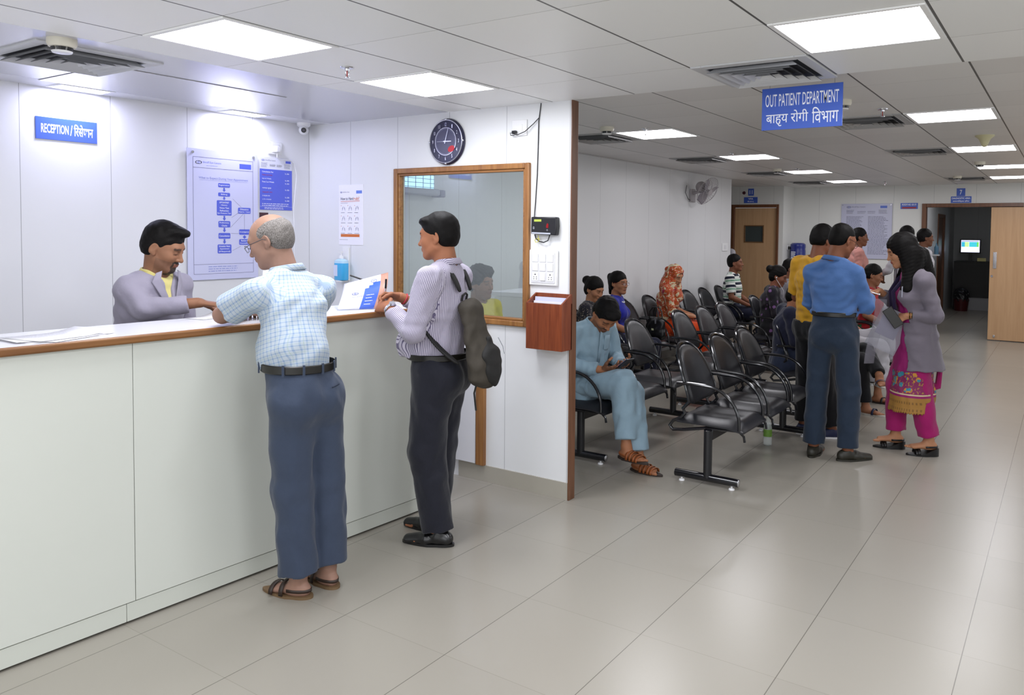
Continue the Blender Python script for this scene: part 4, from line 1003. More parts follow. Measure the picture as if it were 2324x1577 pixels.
def folds(seed, amp=.003, wl=(.05, .13), kind='any', n=7):
    rd = np.random.RandomState(seed); K = []
    for i in range(n):
        d = rd.normal(size=3)
        if kind == 'v': d[2] *= .15
        if kind == 'h': d[2] *= 2.0; d[:2] *= .6
        d = nrm(d); K.append((d * 2 * PI / rd.uniform(*wl), rd.uniform(0, 6.28), nrm(rd.normal(size=3)) * 2 * PI / .22, rd.uniform(0, 6.28), rd.uniform(.5, 1)))
    def fn(p):
        r = 0
        for k, ph, m_, p2, w in K:
            s_ = np.sin(p @ k + ph + 1.6 * np.sin(p @ m_ + p2)); r = r + w * (np.abs(s_) ** .8 * np.sign(s_)) * (.5 + .5 * np.sin(p @ (m_ * .7) + ph))
        return amp * r / math.sqrt(n) * 1.6
    return fn
def npobj(name, V, Q, mats, parent, col=None, cuv=None, smooth=True, mi=None):
    me = bpy.data.meshes.new(name); me.vertices.add(len(V)); me.vertices.foreach_set('co', np.asarray(V, np.float32).ravel())
    me.loops.add(len(Q) * 4); me.loops.foreach_set('vertex_index', np.asarray(Q, np.int32).ravel())
    me.polygons.add(len(Q)); me.polygons.foreach_set('loop_start', np.arange(0, len(Q) * 4, 4, dtype=np.int32))
    me.update(calc_edges=True); me.polygons.foreach_set('use_smooth', np.ones(len(Q), bool))
    if not isinstance(mats, (list, tuple)): mats = [mats]
    for m in mats: me.materials.append(m)
    if mi is not None: me.polygons.foreach_set('material_index', np.asarray(mi, np.int32))
    if col is not None:
        a = me.attributes.new('Col', 'FLOAT_COLOR', 'POINT'); a.data.foreach_set('color', np.concatenate([col, np.ones((len(V), 1))], 1).astype(np.float32).ravel())
    if cuv is not None:
        idx, UV = cuv; fb = idx[Q[:, 0]]; c = np.zeros((len(Q), 4, 3), np.float32)
        for j in range(4): c[:, j, :2] = UV[fb, Q[:, j]][:, :2]
        per = UV[fb, Q[:, 0]][:, 2]
        for j in range(1, 4): c[:, j, 0] -= np.round((c[:, j, 0] - c[:, 0, 0]) / per) * per
        a = me.attributes.new('cuv', 'FLOAT_VECTOR', 'CORNER'); a.data.foreach_set('vector', c.ravel())
    o = bpy.data.objects.new(name, me); COL.objects.link(o)
    o.parent = parent; MW[o.name] = Matrix.Identity(4)     # vertices are local to the person's root
    return o
def bone_uv(V, bones, ref=(0, 1, 0)):
    best = np.full(len(V), 1e9); idx = np.zeros(len(V), int); UV = np.zeros((len(bones), len(V), 3))
    for i, (a, b, r_) in enumerate(bones):
        a = V3(a); b = V3(b); ab = b - a; L = np.linalg.norm(ab); w = ab / L
        rf = V3(ref); rf = rf if abs(rf @ w) < .8 else V3(0, 0, 1); u = nrm(rf - w * (rf @ w)); v = np.cross(w, u)
        p = V - a; q = p @ w; t = np.clip(q / L, 0, 1); d = np.linalg.norm(p - np.outer(t * L, w), axis=1) - r_
        m = (d < best) if i == 0 else (d < np.minimum(best, .030) if len(bones) == 5 and abs(bones[0][2] - .13) < .01 and i > 0 and bones[1][2] < .06 else (d < best)); ang = np.arctan2(p @ v, p @ u); UV[i] = np.stack([ang * r_ + np.maximum(d - .05, 0) * .9, q, np.full(len(V), 2 * PI * r_)], 1); idx[m] = i; best[m] = d[m]
    return idx, UV

# ---------------------------------------------------------------- cloth, skin and hair materials
def cloth(n, kind, cols, rough=.8, sc=1.0, bump=.25):
    if n in MATS: return MATS[n]
    m, nt, b = new_mat(n); k = NT(nt); C = [srgb(c) for c in cols]
    at = nt.nodes.new('ShaderNodeAttribute'); at.attribute_name = 'cuv'; sp = nt.nodes.new('ShaderNodeSeparateXYZ'); nt.links.new(at.outputs['Vector'], sp.inputs[0]); u, v_ = sp.outputs[0], sp.outputs[1]
    vec, x, y, z = k.coords()
    if kind == 'plain': c = k.mix(k.m('MULTIPLY', k.noise(vec, 30, 3), .35), C[0], C[min(1, len(C) - 1)])
    elif kind == 'check':
        l1 = k.line(u, .0125 * sc, 0, .0035 * sc); l2 = k.line(v_, .0125 * sc, 0, .0035 * sc)
        a1 = k.line(u, .025 * sc, .00625 * sc, .002); a2 = k.line(v_, .025 * sc, .00625 * sc, .002)
        c = k.mix(k.m('MULTIPLY', k.m('ADD', l1, l2), .5), C[0], C[1]); c = k.mix(k.m('MULTIPLY', k.m('ADD', a1, a2), .45), c, C[2])
    elif kind == 'stripe': c = k.mix(k.line(u, .0075 * sc, 0, .0027 * sc), C[0], C[1])
    elif kind == 'bands':
        t = k.m('FRACT', k.m('DIVIDE', v_, .118 * sc)); rp = nt.nodes.new('ShaderNodeValToRGB'); rp.color_ramp.interpolation = 'CONSTANT'; el = rp.color_ramp.elements
        st = [(0, 0), (.30, 1), (.40, 2), (.45, 1), (.50, 2), (.60, 1), (.72, 2), (.76, 1)]
        el[0].position = 0; el[0].color = C[0]; el[1].position = st[1][0]; el[1].color = C[1]
        for p_, ci in st[2:]: e = el.new(p_); e.color = C[ci]
        nt.links.new(t, rp.inputs[0]); c = rp.outputs[0]
    elif kind == 'floral':
        n1 = k.noise(vec, 14 * sc, 3, .6); n2 = nt.nodes.new('ShaderNodeTexNoise'); n2.inputs['Scale'].default_value = 22 * sc; n2.inputs['Detail'].default_value = 2; n2.inputs['Distortion'].default_value = 2.5; nt.links.new(vec, n2.inputs['Vector'])
        n3 = nt.nodes.new('ShaderNodeTexNoise'); n3.inputs['Scale'].default_value = 9 * sc; n3.inputs['Distortion'].default_value = 1.5; nt.links.new(vec, n3.inputs['Vector'])
        c = k.mix(k.m('GREATER_THAN', n2.outputs['Fac'], .53), C[0], C[1]); c = k.mix(k.m('GREATER_THAN', n3.outputs['Fac'], .56), c, C[2])
        c = k.mix(k.m('LESS_THAN', n2.outputs['Fac'], .38), c, C[3]); c = k.mix(k.m('GREATER_THAN', n1, .63), c, C[min(4, len(C) - 1)])
    elif kind == 'dots':
        vo = nt.nodes.new('ShaderNodeTexVoronoi'); vo.inputs['Scale'].default_value = 13 * sc; nt.links.new(vec, vo.inputs['Vector'])
        n1 = k.noise(vec, 60, 2); d = k.m('ADD', vo.outputs['Distance'], k.m('MULTIPLY', n1, .2)); c = k.mix(k.m('LESS_THAN', d, .36), C[0], C[1]); c = k.mix(k.m('LESS_THAN', d, .2), c, C[2])
    nt.links.new(c, b.inputs['Base Color']); b.inputs['Roughness'].default_value = rough; b.inputs['Specular IOR Level'].default_value = .25; b.inputs['Sheen Weight'].default_value = .15
    f = k.noise(vec, 9, 4, .6); w = k.noise(vec, 420, 2)
    bp_ = nt.nodes.new('ShaderNodeBump'); bp_.inputs['Strength'].default_value = bump; bp_.inputs['Distance'].default_value = .02
    nt.links.new(k.m('ADD', f, k.m('MULTIPLY', w, .04)), bp_.inputs['Height']); nt.links.new(bp_.outputs[0], b.inputs['Normal'])
    MATS[n] = m; return m
m, nt, b = new_mat('skin'); k_ = NT(nt); at = nt.nodes.new('ShaderNodeAttribute'); at.attribute_name = 'Col'
vec, x_, y_, z_ = k_.coords(); nz_ = k_.noise(vec, 25, 4)
cc = k_.mix(1.0, at.outputs['Color'], k_.mix(nz_, (.86, .84, .83, 1), (1.1, 1.08, 1.06, 1)), 'MULTIPLY'); nt.links.new(cc, b.inputs['Base Color'])
b.inputs['Roughness'].default_value = .55; b.inputs['Specular IOR Level'].default_value = .3; b.inputs['Subsurface Weight'].default_value = .06; b.inputs['Subsurface Radius'].default_value = (.01, .004, .002)
SKIN = m
def hair_mat(n, c1, c2, rough=.45):
    if n in MATS: return MATS[n]
    m, nt, b = new_mat(n); k = NT(nt); vec, x, y, z = k.coords()
    mp = nt.nodes.new('ShaderNodeMapping'); mp.inputs['Scale'].default_value = (260, 60, 60); nt.links.new(vec, mp.inputs[0]); n1 = k.noise(mp.outputs[0], 3, 3)
    nt.links.new(k.mix(k.rng(n1, .35, .65, 0, 1), srgb(c1), srgb(c2)), b.inputs['Base Color']); b.inputs['Roughness'].default_value = rough; b.inputs['Specular IOR Level'].default_value = .14
    bp_ = nt.nodes.new('ShaderNodeBump'); bp_.inputs['Strength'].default_value = .35; bp_.inputs['Distance'].default_value = .003; nt.links.new(n1, bp_.inputs['Height']); nt.links.new(bp_.outputs[0], b.inputs['Normal'])
    MATS[n] = m; return m
HB = hair_mat('hair_black', '060505', '0e0b0a', .6); HG = hair_mat('hair_grey', '4a4542', '8d8884', .6)
EYEW = plain('eye_white', 'd8d2cc', .25); IRIS = plain('iris_dark', '140b07', .15)

# ---------------------------------------------------------------- skeletons (local: facing +y, person's right is +x, metres for a 1.74 m adult)
def stand():
    return dict(pel=(0, 0, .95), wai=(0, 0, 1.09), che=(0, -.005, 1.28), nec=(0, -.02, 1.455), hed=(0, .015, 1.615),
        shR=(.175, -.015, 1.405), elR=(.225, -.03, 1.13), wrR=(.235, .03, .88), hpR=(.085, 0, .91), knR=(.095, .015, .50), anR=(.10, -.02, .085),
        shL=(-.175, -.015, 1.405), elL=(-.225, -.03, 1.13), wrL=(-.235, .03, .88), hpL=(-.085, 0, .91), knL=(-.095, .015, .50), anL=(-.10, -.02, .085), fR=8, fL=-8)
def sit():
    return dict(pel=(0, 0, .545), wai=(0, .0, .69), che=(0, .0, .88), nec=(0, .0, 1.05), hed=(0, .035, 1.205),
        shR=(.17, .0, 1.0), elR=(.215, .04, .74), wrR=(.13, .24, .64), hpR=(.085, .04, .535), knR=(.10, .44, .50), anR=(.10, .42, .085),
        shL=(-.17, .0, 1.0), elL=(-.215, .04, .74), wrL=(-.13, .24, .64), hpL=(-.085, .04, .535), knL=(-.10, .44, .50), anL=(-.10, .42, .085), fR=8, fL=-8)
def planar_uv(o):
    me = o.data; a = me.attributes.new('cuv', 'FLOAT_VECTOR', 'POINT')
    for i, v in enumerate(me.vertices): a.data[i].vector = (math.atan2(v.co.y, v.co.x) * .07 if False else v.co.x + v.co.y * .7, v.co.z, 0)
class Person:
    def __init__(s, label, loc, rz, J, scale=1.0, skin='9a6a4c', head=(0, 0, 0), hs=1.0, fem=False, group=None, vox=.006, hvox=.0035, belly=0, wd=1.0, name='person'):
        """head = (turn to own left, nod down, tilt) in degrees"""
        s.root = thing(name, label, 'person', loc, R(rz), group); s.root.scale = (1, 1, 1)
        s.J = {k: (V3(v) * scale if not isinstance(v, (int, float)) else v) for k, v in J.items()}; s.sc = scale; s.fem = fem; s.wd = wd; s.vox = vox; s.hvox = hvox; s.belly = belly
        s.skin = np.array(srgb(skin)[:3]) * 1.22; hs = hs * scale ** .4
        s.H = Matrix.Translation(Vector(s.J['hed'])) @ Matrix.Rotation(R(head[0]), 4, 'Z') @ Matrix.Rotation(-R(head[1]), 4, 'X') @ Matrix.Rotation(R(head[2]), 4, 'Y') @ Matrix.Scale(hs, 4)
        s.parts = []; s.cols = []; s.sd = nrm(s.J['hpR'] - s.J['hpL']); s.shd = nrm(s.J['shR'] - s.J['shL'])
    def bb(s, ks, m=.25):
        a = np.array([s.J[k] for k in ks]); return a.min(0) - m, a.max(0) + m
    # torso slices, g = growth
    def torso(s, f, g=0, k=.03, hips=True):
        J, q = s.J, s.sc; w = .93 if s.fem else s.wd
        if hips: f.econe(J['pel'] - V3(0, 0, .06) * q, J['wai'], (.150 * q * s.wd + g, .112 * q + g), (.135 * q * w + g, .10 * q + g + s.belly * .4), s.sd, k)
        f.econe(J['wai'], J['che'], (.135 * q * w + g, .10 * q + g + s.belly * .4), (.155 * q * w + g, .108 * q + g), s.shd, k)
        f.econe(J['che'], J['che'] * .32 + J['nec'] * .68, (.155 * q * w + g, .108 * q + g), (.12 * q * w + g, .075 * q + g * .8), s.shd, k)
        if s.belly: fw = np.cross(V3(0, 0, 1), s.sd); f.ell(J['wai'] * .9 + J['pel'] * .1 + fw * .055, (.12 + g, .09 + s.belly + g, .13 + g), .05, P=np.stack([s.sd, fw, V3(0, 0, 1)], 1))
        if s.fem:
            fw = -np.cross(s.shd, nrm(J['nec'] - J['che']))*-1; fw = np.cross(nrm(J['nec'] - J['che']), s.shd)
            for sg in (1, -1): f.ell(J['che'] + s.shd * sg * .07 * q + fw * .085 * q - V3(0, 0, .02), (.062 + g * .6, .058 + g * .6, .06 + g * .6), .035)
        for a in 'RL':
            f.cone(J['nec'] + (J['sh' + a] - J['nec']) * .22 - V3(0, 0, .018), J['sh' + a] - V3(0, 0, .008), .042 * q + g * .75, .053 * q + g * .8, k)
    def limb(s, f, a, b, ra, rb, g=0, k=.02, flat=False, cut=1.0, bulge=0):
        A, B = s.J[a], s.J[b]; B2 = A + (B - A) * cut; q = s.sc
        f.cone(A, B2, ra * q + g, (ra + (rb - ra) * cut) * q + g, k, flat=flat)
    def arms_skin(s, f, sides='RL'):
        for a in sides:
            s.limb(f, 'sh' + a, 'el' + a, .046, .037); s.limb(f, 'el' + a, 'wr' + a, .037, .026)
            J = s.J; m_ = J['el' + a] * .72 + J['wr' + a] * .28; f.cone(m_, J['el' + a] * .6 + J['wr' + a] * .4, .038 * s.sc, .036 * s.sc, .02)
    def head_sdf(s, f, nose=1.0, jaw=1.0, chub=0):
        H = s.H; e = lambda c, r, k=.015, op='add', P=None: f.ell(c, r, k, op, M=H, P=P)
        pt = lambda *c: np.array(H @ Vector(c)); sc_ = H.to_scale()[0]; c_ = lambda a, b, ra, rb, k=.01, op='add': f.cone(pt(*a), pt(*b), ra * sc_, rb * sc_, k * sc_, op)
        e((0, -.014, .036), (.074, .094, .084), .02); e((0, .018, -.012), (.064 + chub * .5, .073, .088), .03)
        e((0, .034, -.066), (.050 * jaw + chub, .05, .044), .03); e((0, .070, -.096), (.022 * jaw, .017, .016), .025)
        c_((.046 * jaw + chub, .0, -.055), (.016, .066, -.094), .014, .012, .025); c_((-.046 * jaw - chub, .0, -.055), (-.016, .066, -.094), .014, .012, .025)
        c_((-.036, .072, .026), (.036, .072, .026), .013, .013, .02)
        for sg in (1, -1):
            e((sg * .040, .056, -.022), (.024, .026, .024), .025); e((sg * .032, .096, .003), (.019, .016, .012), .012, 'sub')
            e((sg * .031, .0745, .004), (.0155, .0135, .0115), .004)
        c_((0, .083, .014), (0, .102 * (.97 + .03 * nose), -.024), .0075, .0105, .012); e((0, .100 + .005 * nose, -.030), (.012, .012, .0105), .006)
        for sg in (1, -1): e((sg * .0125, .092, -.033), (.0075, .010, .0075), .006)
        e((0, .087, -.0555), (.024, .013, .0065), .008); e((0, .085, -.0655), (.022, .013, .0075), .007)
        e((0, .101, -.0605), (.024, .008, .0014), .002, 'sub')
        for sg in (1, -1):
            a = R(18) * sg; P = np.array([[math.cos(a), -math.sin(a), 0], [math.sin(a), math.cos(a), 0], [0, 0, 1]]) @ np.array([[1, 0, 0], [0, .96, .28], [0, -.28, .96]])
            e((sg * .077, -.012, -.002), (.0075, .019, .032), .005, P=P); e((sg * .085, -.010, .002), (.006, .011, .019), .004, 'sub', P=P); e((sg * .073, -.004, -.03), (.006, .009, .010), .006)
    def neck(s, f, r=.056):
        J = s.J; d = np.array(s.H @ Vector((0, -.022, -.04))); f.cone(J['nec'] - V3(0, 0, .03), d, (r + .006) * s.sc, r * s.sc * .97, .025)
    def paint(s, V, kw):
        """skin colouring of lips, brows, lash line, beard in head space"""
        C = np.tile(s.skin, (len(V), 1)); Hi = np.array(s.H.inverted()); q = V @ Hi[:3, :3].T + Hi[:3, 3]
        x, y, z = q.T; inh = (np.abs(x) < .09) & (z > -.14) & (y > -.08) & (z < .13)
        def blend(mask, col, a=1.0): C[mask] = C[mask] * (1 - a) + np.array(col) * a
        fr = inh & (y > .03)
        lip = np.array(srgb(kw.get('lip', '7d4a40'))[:3]); blend(fr & (y > .075) & (((x / .026) ** 2 + ((z + .0605) / .0115) ** 2) < 1), lip, .75)
        ax = np.abs(x); bz = .027 - .10 * np.maximum(ax - .032, 0) + .05 * (ax - .015) * (ax < .032)
        blend(fr & (ax > .013) & (ax < .053) & (np.abs(z - bz) < kw.get('brow', .0042)), (.02, .014, .012), .85)
        blend(fr & (np.abs(ax - .032) < .0165) & (np.abs(z - (.0005 - 4 * (ax - .032) ** 2 * 2)) < .0016) & (y > .06), (.02, .012, .01), .9)
        blend(fr & (np.abs(ax - .032) < .02) & (np.abs(z - .004) < .013), C[0] * .55, .35)
        be = kw.get('beard', 0)
        if be:
            m_ = inh & (z < -.045) & (y > .0) & (z > -.135) & ~((ax < .027) & (z > -.068) & (z < -.053)); st = (z < -.078) | ((z > -.053) & (ax < .035) & (y > .07)) if kw.get('goatee') else m_
            if kw.get('goatee'): blend(inh & (y > .055) & (((ax < .030) & (z < -.074) & (z > -.125)) | ((ax < .03) & (np.abs(z + .0465) < .006)) | ((np.abs(ax - .029) < .004) & (z < -.045) & (z > -.08))), (.016, .012, .010), be); blend(m_ & (y > .01), (.05, .035, .03), .3)
            else: blend(m_, (.02, .016, .014), be)
        if kw.get('moustache'): blend(fr & (ax < .03) & (np.abs(z + .046) < .0065) & (y > .07), (.02, .015, .013), kw['moustache'])
        if 'scalp' in kw: blend(inh & (z > .02), np.array(srgb(kw['scalp'])[:3]), .6)
        if 'bindi' in kw: blend(fr & ((ax ** 2 + (z - .035) ** 2) < .004 ** 2), (.3, .02, .03), 1)
        return C
    def hand(s, side, d, n, curl=(20, 30, 25), thumb=(25, 20), size=1.0, vox=.0026, spread=1.0, curls=None):
        """d: finger direction, n: palm normal (curl goes towards n)"""
        W = s.J['wr' + side]; d = nrm(d); n = V3(n); n = nrm(n - d * (n @ d)); sg = 1; sv = np.cross(d, n)
        if side == 'L': sv = -sv
        # sv points to the thumb side for a right hand with palm n
        q = size * s.sc ** .5; el = s.J['el' + side]; fa = nrm(W - el)
        lo = W - .05 - .19 * q; hi = W + .05 + .19 * q; f = Field(lo, hi, vox)
        f.cone(W - fa * .07, W + d * .01, .029 * q, .024 * q, .01)
        f.econe(W + d * .012 * q, W + d * .078 * q, (.027 * q, .017 * q), (.040 * q, .0135 * q), sv, .012)
        fs = [(.030, .070, .0088), (.0105, .078, .0090), (-.0095, .073, .0087), (-.0285, .058, .0078)]
        for i, (o, L, r_) in enumerate(fs):
            p = W + (d * .082 + sv * o * .95 - n * 0) * q; ang = 0; cl = curls[i] if curls else curl
            dd = nrm(d + sv * o * 1.6 * spread)
            for j, (fr, c) in enumerate(zip((.44, .31, .25), cl)):
                ang += R(c); v = dd * math.cos(ang) + n * math.sin(ang); p2 = p + v * L * fr * q
                f.cone(p, p2, r_ * q * (1 - .07 * j), r_ * q * (.96 - .09 * (j + 1)), .0035 if j else .006); p = p2
        p = W + (d * .022 + sv * .024 + n * .006) * q; v = nrm(d * .62 + sv * .70 + n * .28)
        for j, (L, r_) in enumerate(((.042, .0135), (.032, .0105), (.026, .0098))):
            p2 = p + v * L * q; f.cone(p, p2, r_ * q, r_ * q * .9, .006 if j else .012); p = p2
            a = R(thumb[min(j, 1)]); v = nrm(v * math.cos(a) + nrm(n * .5 - sv * .6 + d * .3) * math.sin(a))
        V, Q = f.mesh(); V = relax(V, Q, 1, .4); s.parts.append((V, Q)); return W + d * .1 * q
    def foot(s, f, a, toe=0, L=.16, r_=.034):
        """bare foot from ankle; toe = turn-out angle"""
        J = s.J; an = J['an' + a]; t = R(s.J['f' + a]); q = s.sc; fw = V3(math.sin(t), math.cos(t), 0) * 1.0; z0 = an[2] - .085 * q if toe == 0 else 0
        b = V3(an[0], an[1], z0); f.cone(an, b + fw * .015 + V3(0, 0, .04), .036 * q, .038 * q, .02); f.cone(b - fw * .03 + V3(0, 0, .034), b - fw * .02 + V3(0, 0, .034), .030 * q, .03 * q, .02)
        f.econe(b + V3(0, 0, .035), b + fw * L * .75 + V3(0, 0, .024), (.032 * q, .030 * q), (.042 * q, .017 * q), np.cross(fw, V3(0, 0, 1)), .02)
        sv = np.cross(fw, V3(0, 0, 1)) * (1 if a == 'L' else -1)
        for i in range(5):
            o = .030 - i * .0145; l = .036 - abs(i) * .005; p = b + fw * (L * .78 - i * .006) + sv * o + V3(0, 0, .016)
            f.cone(p, p + fw * l, .0115 - i * .0012, .0095 - i * .001, .003)
    def skin_mesh(s, arms='RL', shin='', feet='', legs=False, **kw):
        J = s.J; q = s.sc
        Hc = np.array(s.H.translation); f = Field(Hc - .17, Hc + .17, s.hvox)
        s.head_sdf(f, kw.get('nose', 1), kw.get('jaw', 1), kw.get('chub', 0)); s.neck(f, kw.get('neck', .056)); V, Q = f.mesh(); V = relax(V, Q, 1, .35); s.parts.append((V, Q))
        ks = ['pel', 'nec', 'shR', 'shL', 'hpR', 'hpL'] + [p + a for a in arms for p in ('el', 'wr')] + [p + a for a in 'RL' for p in ('kn', 'an')]
        lo, hi = s.bb(ks, .2); f = Field(lo, hi, s.vox)
        s.torso(f, -.012); s.neck(f, kw.get('neck', .056)); s.arms_skin(f, arms)
        for a in 'RL':
            s.limb(f, 'hp' + a, 'kn' + a, .075, .05); s.limb(f, 'kn' + a, 'an' + a, .048, .033)
            J_ = s.J; cv = J_['kn' + a] * .7 + J_['an' + a] * .3; f.cone(cv + V3(0, -.012, 0), cv * .8 + J_['an' + a] * .2 + V3(0, -.01, 0), .046 * q, .044 * q, .03)
            s.foot(f, a, 1 if J_['an' + a][2] < .12 else 0)
        V, Q = f.mesh(); V = relax(V, Q, 1, .4); s.parts.append((V, Q))
        Vs = []; Qs = []; o = 0
        for V, Q in s.parts: Vs.append(V); Qs.append(Q + o); o += len(V)
        V = np.concatenate(Vs); Q = np.concatenate(Qs)
        s.body = npobj('body', V, Q, SKIN, s.root, col=s.paint(V, kw))
        if kw.get('eyes', 1):
            for sg in (1, -1):
                g = G().ell(s.H @ Vector((sg * .031, .0755, .0035)), tuple([.0118 * s.H.to_scale()[0]] * 3), 14, 10); nf = len(g.f)
                lk = kw.get('look', (0, -.2)); c = s.H @ Vector((sg * .031 + lk[0] * .004, .0855, .0035 + lk[1] * .006)); g.ell(c, tuple([.0042 * s.H.to_scale()[0]] * 3), 10, 8, 1)
                e = obj('eye', g, [EYEW, IRIS]); e.parent = s.root; e.matrix_parent_inverse = Matrix.Identity(4)
        return s
    def garment(s, name, build, keys, m, vox=None, fold=None, mat=None, bones=None, pad=.22, ref=(0, 1, 0), rl=1, lo=None, hi=None, label=None):
        l, h = s.bb(keys, pad); f = Field(l if lo is None else lo, h if hi is None else hi, vox or s.vox); build(f)
        if fold: f.warp(folds(*fold[:1], **fold[1]))
        V, Q = f.mesh()
        if len(V) == 0: return None
        if rl: V = relax(V, Q, rl, .4)
        cu = bone_uv(V, bones, ref) if bones else None
        o = npobj(name, V, Q, m, s.root, cuv=cu)
        if label: o['label'] = label
        return o
    def tbones(s, arms=True, legs=False):
        J = s.J; b = [(J['pel'] - V3(0, 0, .1), J['nec'], .13)]
        if arms:
            for a in 'RL': b += [(J['sh' + a] * 1.5 - J['el' + a] * .5, J['el' + a], .055), (J['el' + a], J['wr' + a], .045)]
        if legs: b = [(J['pel'], J['pel'] + V3(0, 0, .2), .13)] + [x for a in 'RL' for x in ((J['hp' + a], J['kn' + a], .08), (J['kn' + a], J['an' + a], .06))]
        return b
    def shirt(s, m, sleeve='long', g=.018, hem=None, cut=.78, fold=(1, dict(amp=.004)), sl_r=(.060, .052, .040), name='shirt', neckcut=.062, tuck=True, vox=None, extra=None, vneck=0, cuff=.9):
        J = s.J; q = s.sc
        def bld(f):
            s.torso(f, g, .03)
            if extra: extra(f)
            if hem is not None: f.plane(V3(0, 0, hem), V3(0, 0, -1))
            for a in 'RL':
                if sleeve == 'long':
                    f.cone(J['sh' + a], J['el' + a], sl_r[0] * q, sl_r[1] * q, .02); f.cone(J['el' + a], J['el' + a] + (J['wr' + a] - J['el' + a]) * cuff, sl_r[1] * q, sl_r[2] * q, .015, flat=True)
                elif sleeve == 'elbow': f.cone(J['sh' + a], J['el' + a], sl_r[0] * q, sl_r[1] * q, .02); f.cone(J['el' + a], J['el' + a] * .7 + J['wr' + a] * .3, sl_r[1] * q, sl_r[1] * q, .015, flat=True)
                elif sleeve == 'short': f.cone(J['sh' + a], J['sh' + a] + (J['el' + a] - J['sh' + a]) * cut, sl_r[0] * q, (sl_r[0] + .008) * q, .02, flat=True)
            d = nrm(np.array(s.H @ Vector((0, -.02, -.05))) - J['nec'])
            f.cone(J['nec'] + d * .012, J['nec'] + d * .15, neckcut * q, (neckcut + .03) * q, .006, 'sub')
            if vneck: fw = np.cross(nrm(J['nec'] - J['che']), s.shd); f.cone(J['nec'] + fw * .06 + V3(0, 0, .02), J['che'] * vneck + J['nec'] * (1 - vneck) + fw * .125, .045, .006, .008, 'sub')
        return s.garment(name, bld, ['pel', 'nec', 'shR', 'shL', 'elR', 'elL', 'wrR', 'wrL'], m, vox, fold, bones=s.tbones())
    def trousers(s, m, g=.014, top=None, r_=(.088, .068, .058), hemz=.96, fold=(2, dict(amp=.004, kind='v')), name='trousers', butt=.02, vox=None, extra=None):
        J = s.J; q = s.sc; top = top if top is not None else J['pel'][2] + .10
        def bld(f):
            f.econe(J['pel'] - V3(0, 0, .05) * q, J['wai'], (.152 * q * s.wd + g, .115 * q + g), (.138 * q * s.wd + g, .105 * q + g + s.belly * .5), s.sd, .03)
            bk = np.cross(s.sd, V3(0, 0, 1))*-1
            for a in 'RL':
                A, K, N = J['hp' + a], J['kn' + a], J['an' + a]
                f.cone(A, K, r_[0] * q + g, r_[1] * q + g, .03); f.cone(K, K + (N - K) * hemz, r_[1] * q + g, r_[2] * q + g, .02, flat=True)
                sg = 1 if a == 'R' else -1
                if butt: f.ell(J['pel'] + s.sd * sg * .065 * q + np.cross(s.sd, V3(0, 0, 1)) * .055 * q - V3(0, 0, .05) * q, (.075 + butt, .07 + butt, .085 + butt), .04)
            if extra: extra(f)
            f.plane(V3(0, 0, top), V3(0, 0, 1))
        return s.garment(name, bld, ['pel', 'wai', 'hpR', 'hpL', 'knR', 'knL', 'anR', 'anL'], m, vox, fold, bones=s.tbones(False, True))
    def hair(s, ops, m=HB, vox=.004, noise=.001, seed=1, name='hair', wl=(.022, .06), lo=.19, down=0):
        """ops: list of (op, centre, radii, k) in head space"""
        c = np.array(s.H.translation); l = c - lo; l[2] -= down; f = Field(l, c + .19, vox)
        for op, *a in ops:
            if op == 'cone': f.cone(np.array(s.H @ Vector(a[0])), np.array(s.H @ Vector(a[1])), a[2], a[3], a[4] if len(a) > 4 else .02)
            elif op == 'jcone': f.cone(V3(a[0]), V3(a[1]), a[2], a[3], a[4] if len(a) > 4 else .02)
            elif op == 'scone': f.cone(np.array(s.H @ Vector(a[0])), np.array(s.H @ Vector(a[1])), a[2], a[3], a[4] if len(a) > 4 else .01, 'sub')
            else: f.ell(a[0], a[1], a[2] if len(a) > 2 else .012, op, M=s.H)
        f.warp(folds(seed, amp=noise, wl=wl, n=9))
        V, Q = f.mesh(); return npobj(name, V, Q, m, s.root)
    def collar(s, m, r_=.064, h=.034, fall=.03, open_=28, gap=.0, name='collar', pts=.03, stand_=True):
        """shirt collar: band round the neck folded outwards with two points at the front"""
        J = s.J; d = nrm(np.array(s.H @ Vector((0, -.022, -.04))) - J['nec']); d = nrm(d * .55 + V3(0, 0, 1) * .45); u = s.shd - d * (s.shd @ d); u = nrm(u); fw = np.cross(d, u); q = s.sc
        g = G(); n = 40; c0 = J['nec'] + V3(0, 0, .004); rows = []
        for i in range(n + 1):
            a = R(90 + open_ / 2) + (2 * PI - R(open_)) * i / n; e = abs(i / n * 2 - 1); ff = max(0, (e - .72) / .28)
            cu, cf = math.cos(a), math.sin(a); rad = (u * cu * 1.06 + fw * cf * 1.0); dip = .028 * max(0, cf) ** 2
            p0 = c0 + rad * (r_ + .004) * q - d * (.004 + dip); p1 = c0 + rad * (r_ - .004) * q + d * (h * (1 - .25 * ff) - dip * .9)
            p2 = p1 + rad * .006; p3 = p1 + rad * (.020 + .006 * ff) - d * (fall + pts * ff)
            rows.append([p0, p1, p2, p3])
        for r4 in rows: g.v += [tuple(p) for p in r4]
        for i in range(n):
            for j in range(3): g.f.append((i * 4 + j, i * 4 + j + 1, i * 4 + 4 + j + 1, i * 4 + 4 + j)); g.m.append(0)
        o = obj(name, g, m); planar_uv(o); o.parent = s.root; o.matrix_parent_inverse = Matrix.Identity(4); sm = o.modifiers.new('s', 'SOLIDIFY'); sm.thickness = .0022; sm.offset = 0
        return o
    def add(s, name, g, m, smooth=40, bevel=0, label=None):
        o = obj(name, g, m, smooth=smooth, bevel=bevel); o.parent = s.root; o.matrix_parent_inverse = Matrix.Identity(4)
        if label: o['label'] = label
        return o
